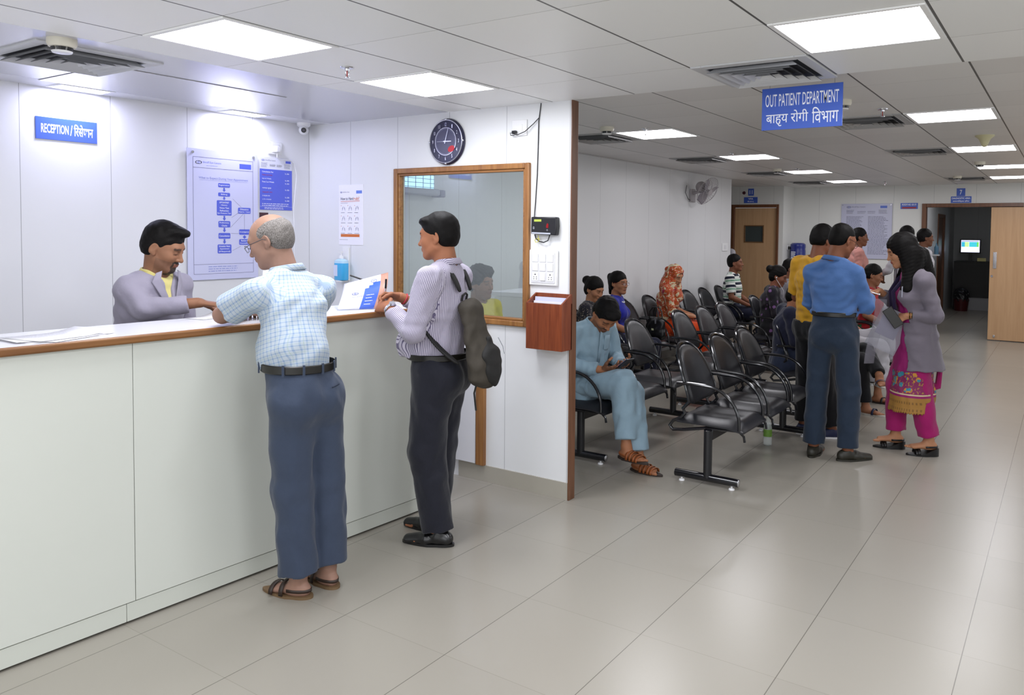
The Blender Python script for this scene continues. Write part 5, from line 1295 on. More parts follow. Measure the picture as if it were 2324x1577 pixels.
    def belt(s, z, m=None, w=.036, g=.0, buckle=True):
        J = s.J; m = m or plain('belt_leather', '15130f', .35); q = s.sc; t = np.clip((z - J['pel'][2]) / (J['wai'][2] - J['pel'][2]), 0, 1); c = J['pel'] + (J['wai'] - J['pel']) * t
        a = (.152 - .014 * t) * q * s.wd + .018 + g; b_ = (.115 - .01 * t) * q + .018 + g + s.belly * .5; gm = G(); n = 48; fw = np.cross(V3(0, 0, 1), s.sd)
        for rr_, zz in ((0, -w / 2), (.004, -w / 2 + .004), (.004, w / 2 - .004), (0, w / 2)):
            for i in range(n): th = 2 * PI * i / n; p = c + s.sd * math.cos(th) * (a + rr_) + fw * math.sin(th) * (b_ + rr_); gm.v.append((p[0], p[1], z + zz))
        for j in range(3):
            for i in range(n): gm.f.append((j * n + i, j * n + (i + 1) % n, (j + 1) * n + (i + 1) % n, (j + 1) * n + i)); gm.m.append(0)
        return s.add('belt', gm, m)
    def shoe(s, a, m, sole=None, kind='shoe', name='shoe', L=.275, W=.048, h=.0):
        """shoe under the ankle, sole on the floor"""
        J = s.J; an = J['an' + a]; t = R(s.J['f' + a]); fw = V3(math.sin(t), math.cos(t), 0); q = s.sc; z0 = 0 if an[2] < .13 else an[2] - .085; b = V3(an[0], an[1], z0); sv = np.cross(fw, V3(0, 0, 1))
        def bld(f):
            f.econe(b - fw * .045 + V3(0, 0, .035), b + fw * .06 + V3(0, 0, .035), (.036, .038), (.044, .036), sv, .02); f.econe(b + fw * .06 + V3(0, 0, .03), b + fw * (L - .105) + V3(0, 0, .022), (.046, .034), (.036, .022), sv, .02)
            if kind == 'shoe': f.cone(an - V3(0, 0, .03), an - V3(0, 0, .005) - fw * .008, .042, .040, .02, flat=True)
            f.plane(V3(0, 0, z0 + .008), V3(0, 0, -1))
        l = b - .3; h_ = b + .3; l[2] = z0 - .03; h_[2] = z0 + .16; f = Field(l, h_, .0045); bld(f); V, Q = f.mesh(); V = relax(V, Q, 1, .4); sh = npobj(name, V, Q, m, s.root)
        g = G(); n = 28; pts = []
        for i in range(n):
            th = 2 * PI * i / n; c, s_ = math.cos(th), math.sin(th); ln = (L - .075) if c > 0 else .088
            wd = W * (1.0 if c > 0 else .80) * (1 - .25 * max(0, c) ** 3); p = b + fw * c * ln + sv * s_ * wd; pts.append(p)
        for zz in (0, .014): g.v += [(p[0], p[1], z0 + zz) for p in pts]
        g.f = [tuple(range(n))[::-1], tuple(range(n, 2 * n))] + [(i, (i + 1) % n, n + (i + 1) % n, n + i) for i in range(n)]; g.m = [0] * len(g.f)
        so = obj('sole', g, sole or m, recalc=True); so.parent = sh; so.matrix_parent_inverse = Matrix.Identity(4); return sh
    def sandal(s, a, m, sole, straps=((.10, .044), (.055, .05)), lift=0, heel_strap=True, name='sandal', z0=None, wedge=0, L=.195):
        J = s.J; an = J['an' + a]; t = R(s.J['f' + a]); fw = V3(math.sin(t), math.cos(t), 0); sv = np.cross(fw, V3(0, 0, 1)); b = V3(an[0], an[1], (0 if an[2] < .16 else an[2] - .085) if z0 is None else z0)
        g = G(); n = 32; top = []; bot = []
        for i in range(n):
            th = 2 * PI * i / n; c, s_ = math.cos(th), math.sin(th); ln = L if c > 0 else .072; wd = .050 * (1 if c > 0 else .82) * (1 - .18 * max(0, c) ** 3)
            p = b + fw * c * ln + sv * s_ * wd; lf = wedge * max(0, min(1, (.06 - c * ln) / .10)); top.append((p[0], p[1], b[2] + .012 + lf)); bot.append((p[0], p[1], b[2]))
        g.v = bot + top; g.f = [tuple(range(n))[::-1], tuple(range(n, 2 * n))] + [(i, (i + 1) % n, n + (i + 1) % n, n + i) for i in range(n)]; g.m = [0] * len(g.f)
        so = s.add(name, g, sole)
        for off, hh in straps:
            g = G(); P_ = []
            for i in range(11):
                th = PI * i / 10; P_.append(b + fw * off + sv * math.cos(th) * .049 + V3(0, 0, .010 + hh * math.sin(th) ** .7))
            for p in P_:
                for dd in (-.010, .010): g.v.append(tuple(p + fw * dd))
            for i in range(10): g.f.append((2 * i, 2 * i + 1, 2 * i + 3, 2 * i + 2)); g.m.append(0)
            o = obj('strap', g, m); o.parent = so; o.matrix_parent_inverse = Matrix.Identity(4); sm = o.modifiers.new('s', 'SOLIDIFY'); sm.thickness = .003; sm.offset = 1
        if heel_strap:
            g = G(); P_ = [b + fw * (.035 - .10 * math.sin(PI * i / 10)) + sv * math.cos(PI * i / 10) * .044 + V3(0, 0, .035 + wedge * .8) for i in range(11)]
            for p in P_:
                for dd in (-.007, .007): g.v.append(tuple(p + V3(0, 0, dd)))
            for i in range(10): g.f.append((2 * i, 2 * i + 1, 2 * i + 3, 2 * i + 2)); g.m.append(0)
            o = obj('heel_strap', g, m); o.parent = so; o.matrix_parent_inverse = Matrix.Identity(4); sm = o.modifiers.new('s', 'SOLIDIFY'); sm.thickness = .003
        return so
# hair styles in head space
def short_hair(top=.0, back=-.05, fringe=.045, side=.004, qx=0):
    return [('add', (0, -.018, .040 + top * .3), (.080 + side, .101, .091 + top), .01), ('add', (0, -.045, -.005), (.076 + side, .066, .07), .02),
            ('sub', (0, .105, -.035), (.078, .075, .080 + (.045 - fringe)), .012), ('sub', (.095, .012, -.045), (.05, .040, .052), .01), ('sub', (-.095, .012, -.045), (.05, .040, .052), .01),
            ('sub', (0, -.02, -.135 - (back + .05)), (.14, .14, .075), .015)]
def front(s, x, z, g=.02, back=False):
    """point on the torso front (or back) at lateral x and height z"""
    J = s.J; q = s.sc; L = [(J['pel'] - V3(0, 0, .06), .150, .112), (J['wai'], .135, .10 + s.belly * .7), (J['che'], .155, .108), (J['che'] * .25 + J['nec'] * .75, .12, .075)]
    L = [(c, a * q + g, b * q + g) for c, a, b in L]; i = 0
    while i < 2 and z > L[i + 1][0][2]: i += 1
    (c0, a0, b0), (c1, a1, b1) = L[i], L[i + 1]; t = np.clip((z - c0[2]) / (c1[2] - c0[2]), -.2, 1.15); c = c0 + (c1 - c0) * t; a = a0 + (a1 - a0) * t; b = b0 + (b1 - b0) * t
    fw = np.cross(V3(0, 0, 1), s.shd); fw = nrm(V3(fw[0], fw[1], 0)); e = math.sqrt(max(0.02, 1 - (x / a) ** 2)); p = c + nrm(V3(s.shd[0], s.shd[1], 0)) * x + fw * b * e * (-1 if back else 1); p[2] = z; return p
def patch(s, name, pts, m, g=.024, back=False, th=.002, n=8, label=None):
    """cloth patch laid on the torso: pts is a quad grid given by left edge and right edge polylines (x,z)"""
    le, ri = pts; G_ = G(); k = len(le)
    for (x0, z0), (x1, z1) in zip(le, ri):
        for j in range(n + 1): u = j / n; G_.v.append(tuple(front(s, x0 + (x1 - x0) * u, z0 + (z1 - z0) * u, g, back)))
    for i in range(k - 1):
        for j in range(n): G_.f.append((i * (n + 1) + j, i * (n + 1) + j + 1, (i + 1) * (n + 1) + j + 1, (i + 1) * (n + 1) + j)); G_.m.append(0)
    o = s.add(name, G_, m, label=label); sm = o.modifiers.new('s', 'SOLIDIFY'); sm.thickness = th; sm.offset = 0; return o
def glasses(s, m, lens=(.024, .016), name='glasses'):
    h = lambda *p: s.H @ Vector(p); root = None; g = G()
    for sg in (1, -1): g.tube([h(sg * .033 + lens[0] * math.cos(a), .108 - .006 * abs(math.cos(a) * sg > .5), .0 + lens[1] * math.sin(a)) for a in [2 * PI * i / 20 for i in range(20)]], .0014, 5, closed=True)
    g.tube([h(-.010, .109, .003), h(0, .111, .005), h(.010, .109, .003)], .0014, 5)
    for sg in (1, -1): g.tube([h(sg * .057, .104, .004), h(sg * .074, .07, .008), h(sg * .080, .0, .010), h(sg * .079, -.018, -.002), h(sg * .077, -.024, -.016)], .0015, 5)
    fr = s.add(name, g, m)
    for sg in (1, -1):
        gl_ = G(); gl_.add([h(sg * .033 + lens[0] * .95 * math.cos(a), .1078, lens[1] * .95 * math.sin(a)) for a in [2 * PI * i / 20 for i in range(20)]], [tuple(range(20))])
        o = obj('lens', gl_, LENS, smooth=0); o.parent = fr; o.matrix_parent_inverse = Matrix.Identity(4)
    return fr
m, nt, b = new_mat('lens_clear'); b.inputs['Base Color'].default_value = (.8, .85, .9, 1); b.inputs['Alpha'].default_value = .14; b.inputs['Roughness'].default_value = .05; LENS = m
def loc_of(s, w):
    """world point to the person's local space"""
    return np.array((Matrix.Translation(s.root.location) @ Matrix.Rotation(s.root.rotation_euler[2], 4, 'Z')).inverted() @ Vector(w))
def wloc(root, rz, w):
    return tuple((Matrix.Translation((root[0], root[1], 0)) @ Matrix.Rotation(R(rz), 4, 'Z')).inverted() @ Vector(w))
WM = lambda s: Matrix.Translation(s.root.location) @ Matrix.Rotation(s.root.rotation_euler[2], 4, 'Z')

# ---------------------------------------------------------------- old man at the counter
J = stand(); rt = (-2.86, 2.33, 0)
J.update(pel=(-.06, .01, .94), wai=(-.065, .05, 1.10), che=(-.025, .12, 1.28), nec=(0, .195, 1.445), hed=(-.035, .265, 1.592), shR=(.165, .15, 1.36), shL=(-.185, .165, 1.365),
    elL=(-.225, .355, 1.258), wrL=(-.03, .47, 1.25), elR=(.255, .32, 1.258), wrR=(.09, .50, 1.25),
    hpL=(-.135, 0, .91), hpR=(.025, -.005, .91), knL=(-.11, .02, .50), anL=(-.085, .012, .085), knR=(.055, .0, .50), anR=(.062, -.01, .085), fL=-14, fR=6)
p = Person('elderly balding man in a pale checked shirt leaning on the reception counter', rt, 90, J, 1.0, '86685a', head=(30, 22, 0), belly=.04, wd=.87, vox=.0055, hvox=.003)
p.hand('L', (.75, .62, 0), (0, 0, -1), (25, 35, 30)); p.hand('R', (-.55, .8, 0), (0, 0, -1), (25, 30, 25))
p.skin_mesh(scalp='967664', jaw=1.1, chub=.006, nose=1.3, look=(0, -.8), eyes=0)
p.hair([('add', (0, -.022, .030), (.0805, .096, .076), .01), ('add', (0, -.045, -.01), (.075, .062, .064), .02), ('sub', (0, .105, -.03), (.085, .085, .11), .012), ('sub', (0, .0, .130), (.052, .125, .052), .012), ('sub', (.095, .012, -.045), (.05, .036, .05), .01), ('sub', (-.095, .012, -.045), (.05, .036, .05), .01), ('sub', (0, -.02, -.145), (.14, .14, .075), .015)], HG, .0035, .0008, 3)
CHK = cloth('check_cloth', 'check', ['b2bcc6', '8299b8', '98ad9f'], .8, 1.5)
p.shirt(CHK, 'short', .016, hem=1.03, cut=.74, fold=(3, dict(amp=.0055, wl=(.06, .16))), sl_r=(.066, .068, .05), vox=.0055, neckcut=.066)
p.collar(CHK, r_=.068, h=.030, fall=.030)
SLATE = cloth('slate_trouser_cloth', 'plain', ['333d50', '424c60'], .75)
p.trousers(SLATE, .014, top=1.045, r_=(.082, .072, .070), hemz=.93, fold=(5, dict(amp=.005, kind='v', wl=(.07, .2))), butt=.022)
p.belt(1.04, w=.038, g=.012)
for a_ in (-150, -120, -90, -60, -30, 30, 90, 150):
    c = p.J['pel'] * .3 + p.J['wai'] * .7; c[2] = 1.04; q_ = (c[0] + .164 * math.cos(R(a_)), c[1] + .166 * math.sin(R(a_)), 1.04)
    p.add('belt_loop', G().obox(Matrix.Translation(q_) @ Matrix.Rotation(R(a_), 4, 'Z'), (.003, .005, .024)), SLATE)
patch(p, 'back_pocket', ([(.05, .955), (.05, .948)], [(.105, .96), (.105, .953)]), plain('pocket_dark', '222c40', .8), g=.045, back=True)
LB = plain('sandal_brown', '2e211a', .5); LS = plain('sandal_sole', '6a5338', .7)
for a_ in 'LR': p.sandal(a_, LB, LS, straps=((.115, .040), (.060, .056)))
glasses(p, plain('glasses_grey', '40444c', .3, .5))

# ---------------------------------------------------------------- man with the backpack
J = stand(); rt = (-2.80, 3.10, 0)
J.update(pel=(0, .0, .93), wai=(0, .03, 1.06), che=(0, .0, 1.27), nec=(0, -.035, 1.465), hed=(0, .015, 1.615), shR=(.19, -.02, 1.40), shL=(-.19, -.02, 1.40),
    elL=(-.235, .045, 1.135), wrL=(-.085, .255, 1.235), elR=(.225, .09, 1.155), wrR=(.055, .265, 1.285), knR=(.095, .05, .50), knL=(-.095, .035, .50), anR=(.09, .075, .085), anL=(-.09, -.03, .085), fL=-4, fR=8)
p = BP = Person('man in a striped lilac shirt and dark trousers writing at the counter', rt, 108, J, 1.0, '8a5a40', head=(4, 6, 0), belly=.045, vox=.0055, hvox=.003)
p.hand('L', (.35, .92, .12), (.75, -.3, -.55), (38, 45, 30), thumb=(30, 25)); p.hand('R', (-.45, .85, .05), (-.55, -.15, -.75), (40, 50, 35), thumb=(30, 25))
p.skin_mesh(jaw=1.1, chub=.006, nose=1.2, moustache=.25)
p.hair(short_hair(.004, -.055, .048, .003) + [('add', (0, .045, .088), (.066, .052, .026), .015)], HB, .0035, .0009, 8)
STR = cloth('stripe_cloth', 'stripe', ['bdb7c6', '625b76'], .8, .9)
p.shirt(STR, 'long', .024, hem=.985, fold=(13, dict(amp=.005, wl=(.05, .14))), sl_r=(.070, .058, .040), vox=.0055, cuff=.86, neckcut=.064)
p.collar(STR, r_=.066, h=.030, fall=.030)
DKN = cloth('dark_trouser_cloth', 'plain', ['14151f', '1d1f2c'], .75)
p.trousers(DKN, .016, top=1.0, r_=(.096, .080, .066), hemz=1.0, fold=(15, dict(amp=.004, kind='v', wl=(.08, .2))), butt=.022)
p.belt(.992, w=.034, g=.010)
SHOE = plain('black_shoe_leather', '0e0e10', .25, spec=.6)
for a_ in 'LR': p.shoe(a_, SHOE)
# watch and red thread
def wrist_ring(p, side, m, name, t=.1, r_=.030, w=.010, tube=.004):
    J = p.J; a, b = J['wr' + side], J['el' + side]; d = nrm(b - a); c = a + d * t * np.linalg.norm(b - a); u = nrm(np.cross(d, V3(0, 0, 1))); v = np.cross(d, u)
    return p.add(name, G().tube([c + (u * math.cos(x) + v * math.sin(x)) * r_ for x in [2 * PI * i / 24 for i in range(24)]], tube, 6, closed=True), m), c, d, u, v
o_, c, d, u, v = wrist_ring(p, 'L', SIL, 'wrist_watch', .06, .031, tube=.0075)
g = G().cyl(c + v * -.030 - d * .0, c + v * -.042, .017, .016, 20); w_ = obj('watch_face', g, SIL); w_.parent = o_; w_.matrix_parent_inverse = Matrix.Identity(4)
wrist_ring(p, 'R', plain('thread_red', 'b02838', .7), 'red_thread', .10, .030, tube=.0035)
# backpack (hangs from the man, a thing of its own)
Mb = WM(p) @ Matrix.Translation((-.02, -.225, 1.06)) @ Matrix.Rotation(R(-9), 4, 'X')
bt_ = thing('backpack', 'worn olive brown backpack on the back of the man in the striped shirt', 'backpack', Mb.translation)
def sdf_obj(name, build, lo, hi, vox, mat, M, parent=None, fold=None, rl=1, label=None):
    f = Field(lo, hi, vox); build(f)
    if fold: f.warp(folds(fold[0], **fold[1]))
    V, Q = f.mesh(); V = relax(V, Q, rl, .4); M_ = np.array(M); V = V @ M_[:3, :3].T + M_[:3, 3]
    me_o = npobj(name, V, Q, mat, None, cuv=None)
    if parent is not None: me_o.parent = parent; me_o.matrix_parent_inverse = MW[parent.name].inverted()
    if label: me_o['label'] = label
    return me_o
PACK = plain('pack_olive', '3b352c', .8, noise=.3, nscale=25, bump=.5, bscale=500); PACKD = plain('pack_black', '141312', .75, bump=.4, bscale=400)
def bld(f):
    f.econe((0, 0, -.16), (0, .01, .12), (.13, .062), (.11, .045), (1, 0, 0), .03); f.ell((0, .02, .19), (.10, .055, .05), .04); f.ell((0, -.02, -.10), (.12, .06, .12), .03)
sdf_obj('pack_body', bld, (-.2, -.16, -.30), (.2, .14, .28), .0055, PACK, Mb, bt_, (21, dict(amp=.004, wl=(.06, .15))))
def bld(f): f.ell((0, -.055, -.10), (.10, .038, .125), .02)
sdf_obj('front_pocket', bld, (-.2, -.2, -.30), (.2, .1, .16), .0055, PACKD, Mb, bt_, (22, dict(amp=.003)))
g = G(); g.tube([Mb @ Vector(q_) for q_ in ((-.03, .05, .235), (-.03, .04, .262), (0, .035, .272), (.03, .04, .262), (.03, .05, .235))], .006, 6); obj('carry_loop', g, PACKD, bt_)
for sg in (1, -1):
    pts = [(sg * .07, -.145, 1.33), (sg * .085, -.115, 1.42), (sg * .095, -.06, 1.478), (sg * .10, .02, 1.472), (sg * .115, .09, 1.40), (sg * .14, .10, 1.28), (sg * .168, .03, 1.16), (sg * .168, -.05, 1.05), (sg * .13, -.16, .96)]
    g = G(); pv = [WM(p) @ Vector(q_) for q_ in pts]; wd = (WM(p).to_3x3() @ Vector((.02, 0, 0)))
    for q_ in pv: g.v += [tuple(q_ - wd), tuple(q_ + wd)]
    for i in range(len(pv) - 1): g.f.append((2 * i, 2 * i + 1, 2 * i + 3, 2 * i + 2)); g.m.append(0)
    o_ = obj('shoulder_strap', g, PACKD, bt_); sm = o_.modifiers.new('ss', 'SUBSURF'); sm.levels = 2; sm.render_levels = 2; sm = o_.modifiers.new('s', 'SOLIDIFY'); sm.thickness = .010
g = G(); g.tube([Mb @ Vector(q_) for q_ in ((.03, -.10, .02), (.04, -.115, -.03), (.035, -.12, -.07))], .003, 5); obj('zip_pull', g, SIL, bt_)
g = G(); g.tube([Mb @ Vector(q_) for q_ in ((-.07, .0, -.16), (-.085, .03, -.24), (-.082, .035, -.33))], .005, 5); obj('strap_tail', g, PACKD, bt_)
# pen in his right hand
W_ = WM(p) @ Vector(p.J['wrR']); t = thing('ballpoint_pen', 'black and silver pen held upright by the man with the backpack', 'pen', tuple(W_))
fwd_ = WM(p).to_3x3() @ Vector((-.45, .85, .05)); a = W_ + fwd_ * .085 + Vector((0, 0, -.03)); b_ = a + Vector((.03, -.02, .125))
obj('pen_barrel', G().cyl(a, a + (b_ - a) * .6, .0045, n=10), SIL, t); obj('pen_cap', G().cyl(a + (b_ - a) * .6, b_, .0055, n=10), BLACK, t); obj('pen_tip', G().cyl(a, a - (b_ - a) * .08, .0035, .0008, 8), SIL, t)

# ---------------------------------------------------------------- receptionist reaching over the counter
J = stand(); rt = (-4.03, 2.21, 0)
lw = lambda w: wloc(rt, -75, w)
J.update(pel=(0, -.03, .93), wai=(0, -.01, 1.07), che=(0, .03, 1.24), nec=(0, .06, 1.405), hed=(.0, .115, 1.545), shR=(.150, .05, 1.34), shL=(-.17, .04, 1.335),
    elR=tuple(lw((-3.86, 2.10, 1.245))), wrR=tuple(lw((-3.72, 2.30, 1.27))), elL=(-.215, .05, 1.08), wrL=(-.10, .25, 1.02))
p = REC = Person('young receptionist with a goatee in a grey lilac coat, reaching over the counter', rt, -75, J, 1.0, '7d5842', head=(20, 22, 2), vox=.0055, hvox=.003)
d_ = np.array(lw((-3.61, 2.44, 1.245))) - V3(J['wrR']); p.hand('R', nrm(d_), (0, .0, -1), (35, 45, 30), thumb=(15, 25), vox=.0024)
p.hand('L', (.5, .8, -.1), (.3, -.2, -1), (25, 30, 30))
p.skin_mesh(goatee=True, beard=.9, moustache=.6, jaw=1.0, nose=1.2, look=(0, -1.2), lip='7a463c', eyes=0, brow=.0056)
p.hair(short_hair(.008, -.055, .046, .001) + [('add', (0, .035, .105), (.058, .05, .028), .015), ('add', (-.015, .066, .108), (.040, .028, .018), .01)], HB, .0032, .0012, 18)
YEL = cloth('yellow_shirt', 'plain', ['c9be78', 'd8cf92'], .8); COAT = cloth('lilac_grey_coat', 'plain', ['8c8796', '9a95a4'], .8)
p.shirt(YEL, 'none', .012, hem=.9, fold=(31, dict(amp=.002)), name='inner_shirt', vox=.005)
p.collar(YEL, r_=.064, h=.030, fall=.034, open_=60, pts=.03)
p.shirt(COAT, 'long', .026, hem=.88, fold=(32, dict(amp=.0045, wl=(.06, .16))), sl_r=(.066, .054, .044), name='coat', vox=.0055, vneck=.72, cuff=.82, neckcut=.085)
for sg in (1, -1):
    patch(p, 'coat_lapel', ([(sg * .052, 1.43), (sg * .060, 1.38), (sg * .040, 1.33), (sg * .018, 1.27), (sg * .004, 1.22)], [(sg * .080, 1.42), (sg * .100, 1.375), (sg * .086, 1.345), (sg * .055, 1.28), (sg * .010, 1.215)]), COAT, g=.033, th=.003)
for z_ in (1.18, 1.08): q_ = front(p, .0, z_, .03); p.add('coat_button', G().ell(tuple(q_), (.008, .004, .008), 12, 8), SIL)


def shoes(p, m=None, **k):
    for a_ in 'LR': p.shoe(a_, m or SHOE, **k)
LONGH = [('add', (0, -.018, .045), (.086, .105, .095), .01), ('add', (0, -.05, -.01), (.082, .066, .08), .02), ('sub', (0, .105, -.035), (.070, .075, .092), .012)]
# ---------------------------------------------------------------- man seen through the window
J = sit(); J.update(hed=(0, .03, 1.185), nec=(0, 0, 1.03))
p = Person('curly haired man in yellow seen through the window behind the backpack', (-3.93, 4.78, 0), -95, J, 1.04, '7c5640', head=(6, 2, 0), vox=.008, hvox=.004)
p.skin_mesh(beard=.2, nose=1.4, eyes=1)
p.hair(short_hair(.02, -.055, .03, .014) + [('add', (0, .05, .10), (.07, .05, .04), .02)], HB, .004, .005, 41, wl=(.02, .05))
YL2 = cloth('yellow_kurta', 'plain', ['c9b92e', 'd8ca50'], .8); p.shirt(YL2, 'long', .02, hem=.46, fold=(42, dict(amp=.004)), vox=.008); p.trousers(cloth('grey_trouser', 'plain', ['4a4a50', '55555c']), .014, vox=.009, top=.6)
shoes(p)

# ---------------------------------------------------------------- man in pale blue with a phone
J = sit(); rt = (-2.99, 4.90, 0)
J.update(pel=(0, .0, .545), wai=(0, .005, .68), che=(0, .02, .84), nec=(0, .085, .97), hed=(-.01, .19, 1.055), shR=(.175, .04, .935), shL=(-.175, .04, .935), elR=(.215, .04, .69), wrR=(.08, .27, .675), elL=(-.22, .08, .71), wrL=(-.09, .29, .69),
    knR=(.03, .43, .60), knL=(-.05, .42, .52), anR=(.075, .52, .18), anL=(-.02, .55, .085), fR=-5, fL=-10)
p = PALE = Person('man in a pale blue kurta looking down at his phone on the first bench seat', rt, -108, J, 1.0, '8f6044', head=(-12, 52, 0), vox=.006, hvox=.0032)
p.hand('R', (-.45, .85, .15), (-.5, -.2, .8), (22, 30, 20), thumb=(20, 30), vox=.003); p.hand('L', (.45, .85, .15), (.5, -.2, .8), (22, 30, 20), thumb=(20, 30), vox=.003)
p.skin_mesh(beard=.55, nose=1.5, eyes=0, moustache=.7)
p.hair(short_hair(.012, -.055, .040, .006) + [('add', (0, .055, .09), (.07, .055, .035), .02)], HB, .0035, .0015, 51)
PB = cloth('pale_blue_cloth', 'plain', ['7f97a6', '93a9b5'], .8)
def kskirt(p, kn=.85, r=.10, dz=-.01):
    def ex(f):
        for a in 'RL': A, K = p.J['hp' + a], p.J['kn' + a]; f.cone(A + V3(0, 0, dz), A + (K - A) * kn, r, r * .86, .04)
        m_ = (p.J['hpR'] + p.J['hpL']) / 2; k2 = (p.J['knR'] + p.J['knL']) / 2; f.cone(m_, m_ + (k2 - m_) * kn * .9, r, r * .8, .04)
        for sg in 'RL': f.cone(p.J['hp' + sg], p.J['hp' + sg] - V3(0, 0, .08) + V3(0, .05, 0), .09, .07, .03)
    return ex
p.shirt(PB, 'long', .020, fold=(52, dict(amp=.006, wl=(.05, .14))), sl_r=(.066, .056, .046), extra=kskirt(p, .70), vox=.006, cuff=.84, neckcut=.066)
p.collar(PB, r_=.066, h=.03, fall=.036, open_=50)
p.trousers(PB, .012, top=.72, r_=(.088, .080, .064), hemz=.88, fold=(53, dict(amp=.006, kind='v', wl=(.05, .15))), vox=.006, name='loose_trousers')
patch(p, 'chest_pocket', ([(-.035, .90), (-.035, .86), (-.035, .80), (-.06, .785)], [(-.115, .895), (-.115, .86), (-.115, .80), (-.09, .785)]), PB, g=.028)
patch(p, 'placket', ([(-.012, .96), (-.012, .88), (-.012, .78), (-.012, .70)], [(.012, .96), (.012, .88), (.012, .78), (.012, .70)]), PB, g=.027)
OR_ = plain('sandal_tan', '8a4a1e', .5); OS = plain('sandal_dark_sole', '2a201a', .7)
for a_ in 'LR': p.sandal(a_, OR_, OS, straps=((.125, .036), (.100, .042), (.070, .052), (.040, .056)))
pc = WM(p) @ (Vector(p.J['wrR']) * .5 + Vector(p.J['wrL']) * .5 + Vector((0, .125, .045)))
Mp = Matrix.Translation(pc) @ Matrix.Rotation(R(-108), 4, 'Z') @ Matrix.Rotation(R(35), 4, 'X')
t = thing('mobile_phone', 'phone held low in both hands by the man in pale blue', 'phone', pc)
obj('phone_case', G().obox(Mp, (.037, .074, .0045)), plain('phone_case', '1a1a22', .3), t, bevel=.003); obj('phone_screen', G().obox(Mp @ Matrix.Translation((0, 0, .0048)), (.034, .068, .0005)), plain('phone_glass', '38405a', .1, emit='8fa0d0', es=.4), t)

# ---------------------------------------------------------------- seated people further back
def seated(label, x, y, rz, skin, tm, bm, hair, scale=1.0, head=(0, 5, 0), fem=False, sleeve='short', hands=1, ups=None, sk=None, kurta=0, seed=1, vx=.008, tk=None, hs=1.0, shoem=None, ttop=.66, fold=.004, collar=None):
    J = sit(); J.update(ups or {}); p = Person(label, (x, y, 0), rz, J, scale, skin, head=head, vox=vx, hvox=.0042, fem=fem, hs=hs)
    if hands: p.hand('R', (-.6, .75, -.1), (-.3, -.1, -.9), (25, 35, 25), vox=.0042); p.hand('L', (.6, .75, -.1), (.3, -.1, -.9), (25, 35, 25), vox=.0042)
    p.skin_mesh(**(sk or {})); p.hair(hair, HB, .0045, .0012, seed)
    if kurta: p.shirt(tm, sleeve, .020, fold=(seed, dict(amp=fold)), extra=kskirt(p, kurta), vox=vx, name='kurta', vneck=.15)
    else: p.shirt(tm, sleeve, .018, hem=.50 * scale, fold=(seed, dict(amp=fold)), vox=vx)
    if collar: p.collar(collar, r_=.064, h=.028, fall=.030, open_=40)
    p.trousers(bm, .014, top=ttop * scale, vox=vx + .001, **(tk or {})); shoes(p, shoem); return p
BUN = LONGH + [('add', (0, -.125, .055), (.055, .05, .048), .015)]
PONY = LONGH + [('add', (0, -.115, .07), (.030, .035, .035), .015), ('cone', (0, -.12, .06), (-.03, -.135, -.12), .035, .018, .02)]
BF = cloth('black_floral', 'floral', ['15141c', '1c1a24', '15141c', '8c8272', '2a2630'], .85, 1.6); NAV = cloth('navy_cloth', 'plain', ['14172c', '1c2038'], .85); BLK = cloth('black_cloth', 'plain', ['0f0f13', '17171c'], .85)
seated('girl in a black flowered top looking down, nearest the wooden post', -4.04, 6.63, -68, '8f644a', BF, BLK, BUN, .90, (-30, 20, 0), True, 'elbow', ups=dict(nec=(0, .03, 1.05), hed=(0, .075, 1.195)), seed=61)
p = seated('girl in a royal blue top with red glasses and a ponytail', -4.04, 7.20, -72, '8c6046', cloth('royal_blue', 'plain', ['1a1f86', '242a9c'], .8), NAV, PONY + [('cone', (-.05, -.06, .0), (-.06, -.07, -.16), .04, .02, .02)], .92, (-28, 2, 0), True, 'short', seed=63)
glasses(p, plain('glasses_red', '6a1420', .3)); g = G(); g.tube([p.J['nec'] + V3(.078 * math.cos(a), .02 + .075 * math.sin(a), -.008 - .05 * max(0, math.sin(a))) for a in [2 * PI * i / 30 for i in range(30)]], .006, 6, closed=True); p.add('neck_trim', g, WHITE)
# woman with orange scarf
SC = cloth('orange_scarf', 'floral', ['a83a1c', '96501e', 'b9ab8c', 'c2b79a', '8c1c3a'], .8, 1.0); ORG = cloth('orange_cloth', 'plain', ['c23c0c', 'd04c14'], .8)
p = seated('woman in an orange patterned headscarf and tunic looking at a phone', -4.02, 8.42, -66, '9a6c50', SC, ORG, short_hair(.0, -.05, .05, .0), .98, (-38, 22, 0), True, 'elbow', ups=dict(nec=(0, .04, 1.03), hed=(0, .085, 1.16), elR=(.22, .06, .74), wrR=(.07, .30, .68), elL=(-.22, .06, .74), wrL=(-.07, .30, .68)), kurta=.95, seed=65, fold=.006, tk=dict(r_=(.10, .10, .09), hemz=.9))
def bld(f):
    H = p.H; f.ell((0, -.02, .03), (.100, .118, .112), .02, M=H); f.ell((0, -.03, -.08), (.105, .105, .13), .03, M=H); a = np.array(H @ Vector((0, -.03, -.12))); f.cone(a, p.J['nec'] + V3(0, -.02, .0), .10, .12, .04)
    for sg in (1, -1): f.cone(np.array(H @ Vector((sg * .075, .02, -.06))), p.J['che'] + V3(sg * .06, .13, .02), .035, .05, .03)
    f.cone(p.J['nec'] + V3(0, .02, .0), p.J['che'] + V3(0, .11, .03), .09, .07, .05)
    f.ell((0, .125, -.02), (.068, .085, .105), .010, 'sub', M=H)
p.garment('headscarf', bld, ['nec', 'shR', 'shL', 'che'], SC, .007, (66, dict(amp=.007, wl=(.05, .12))), hi=np.array(p.H.translation) + .2, lo=p.J['che'] - .28)
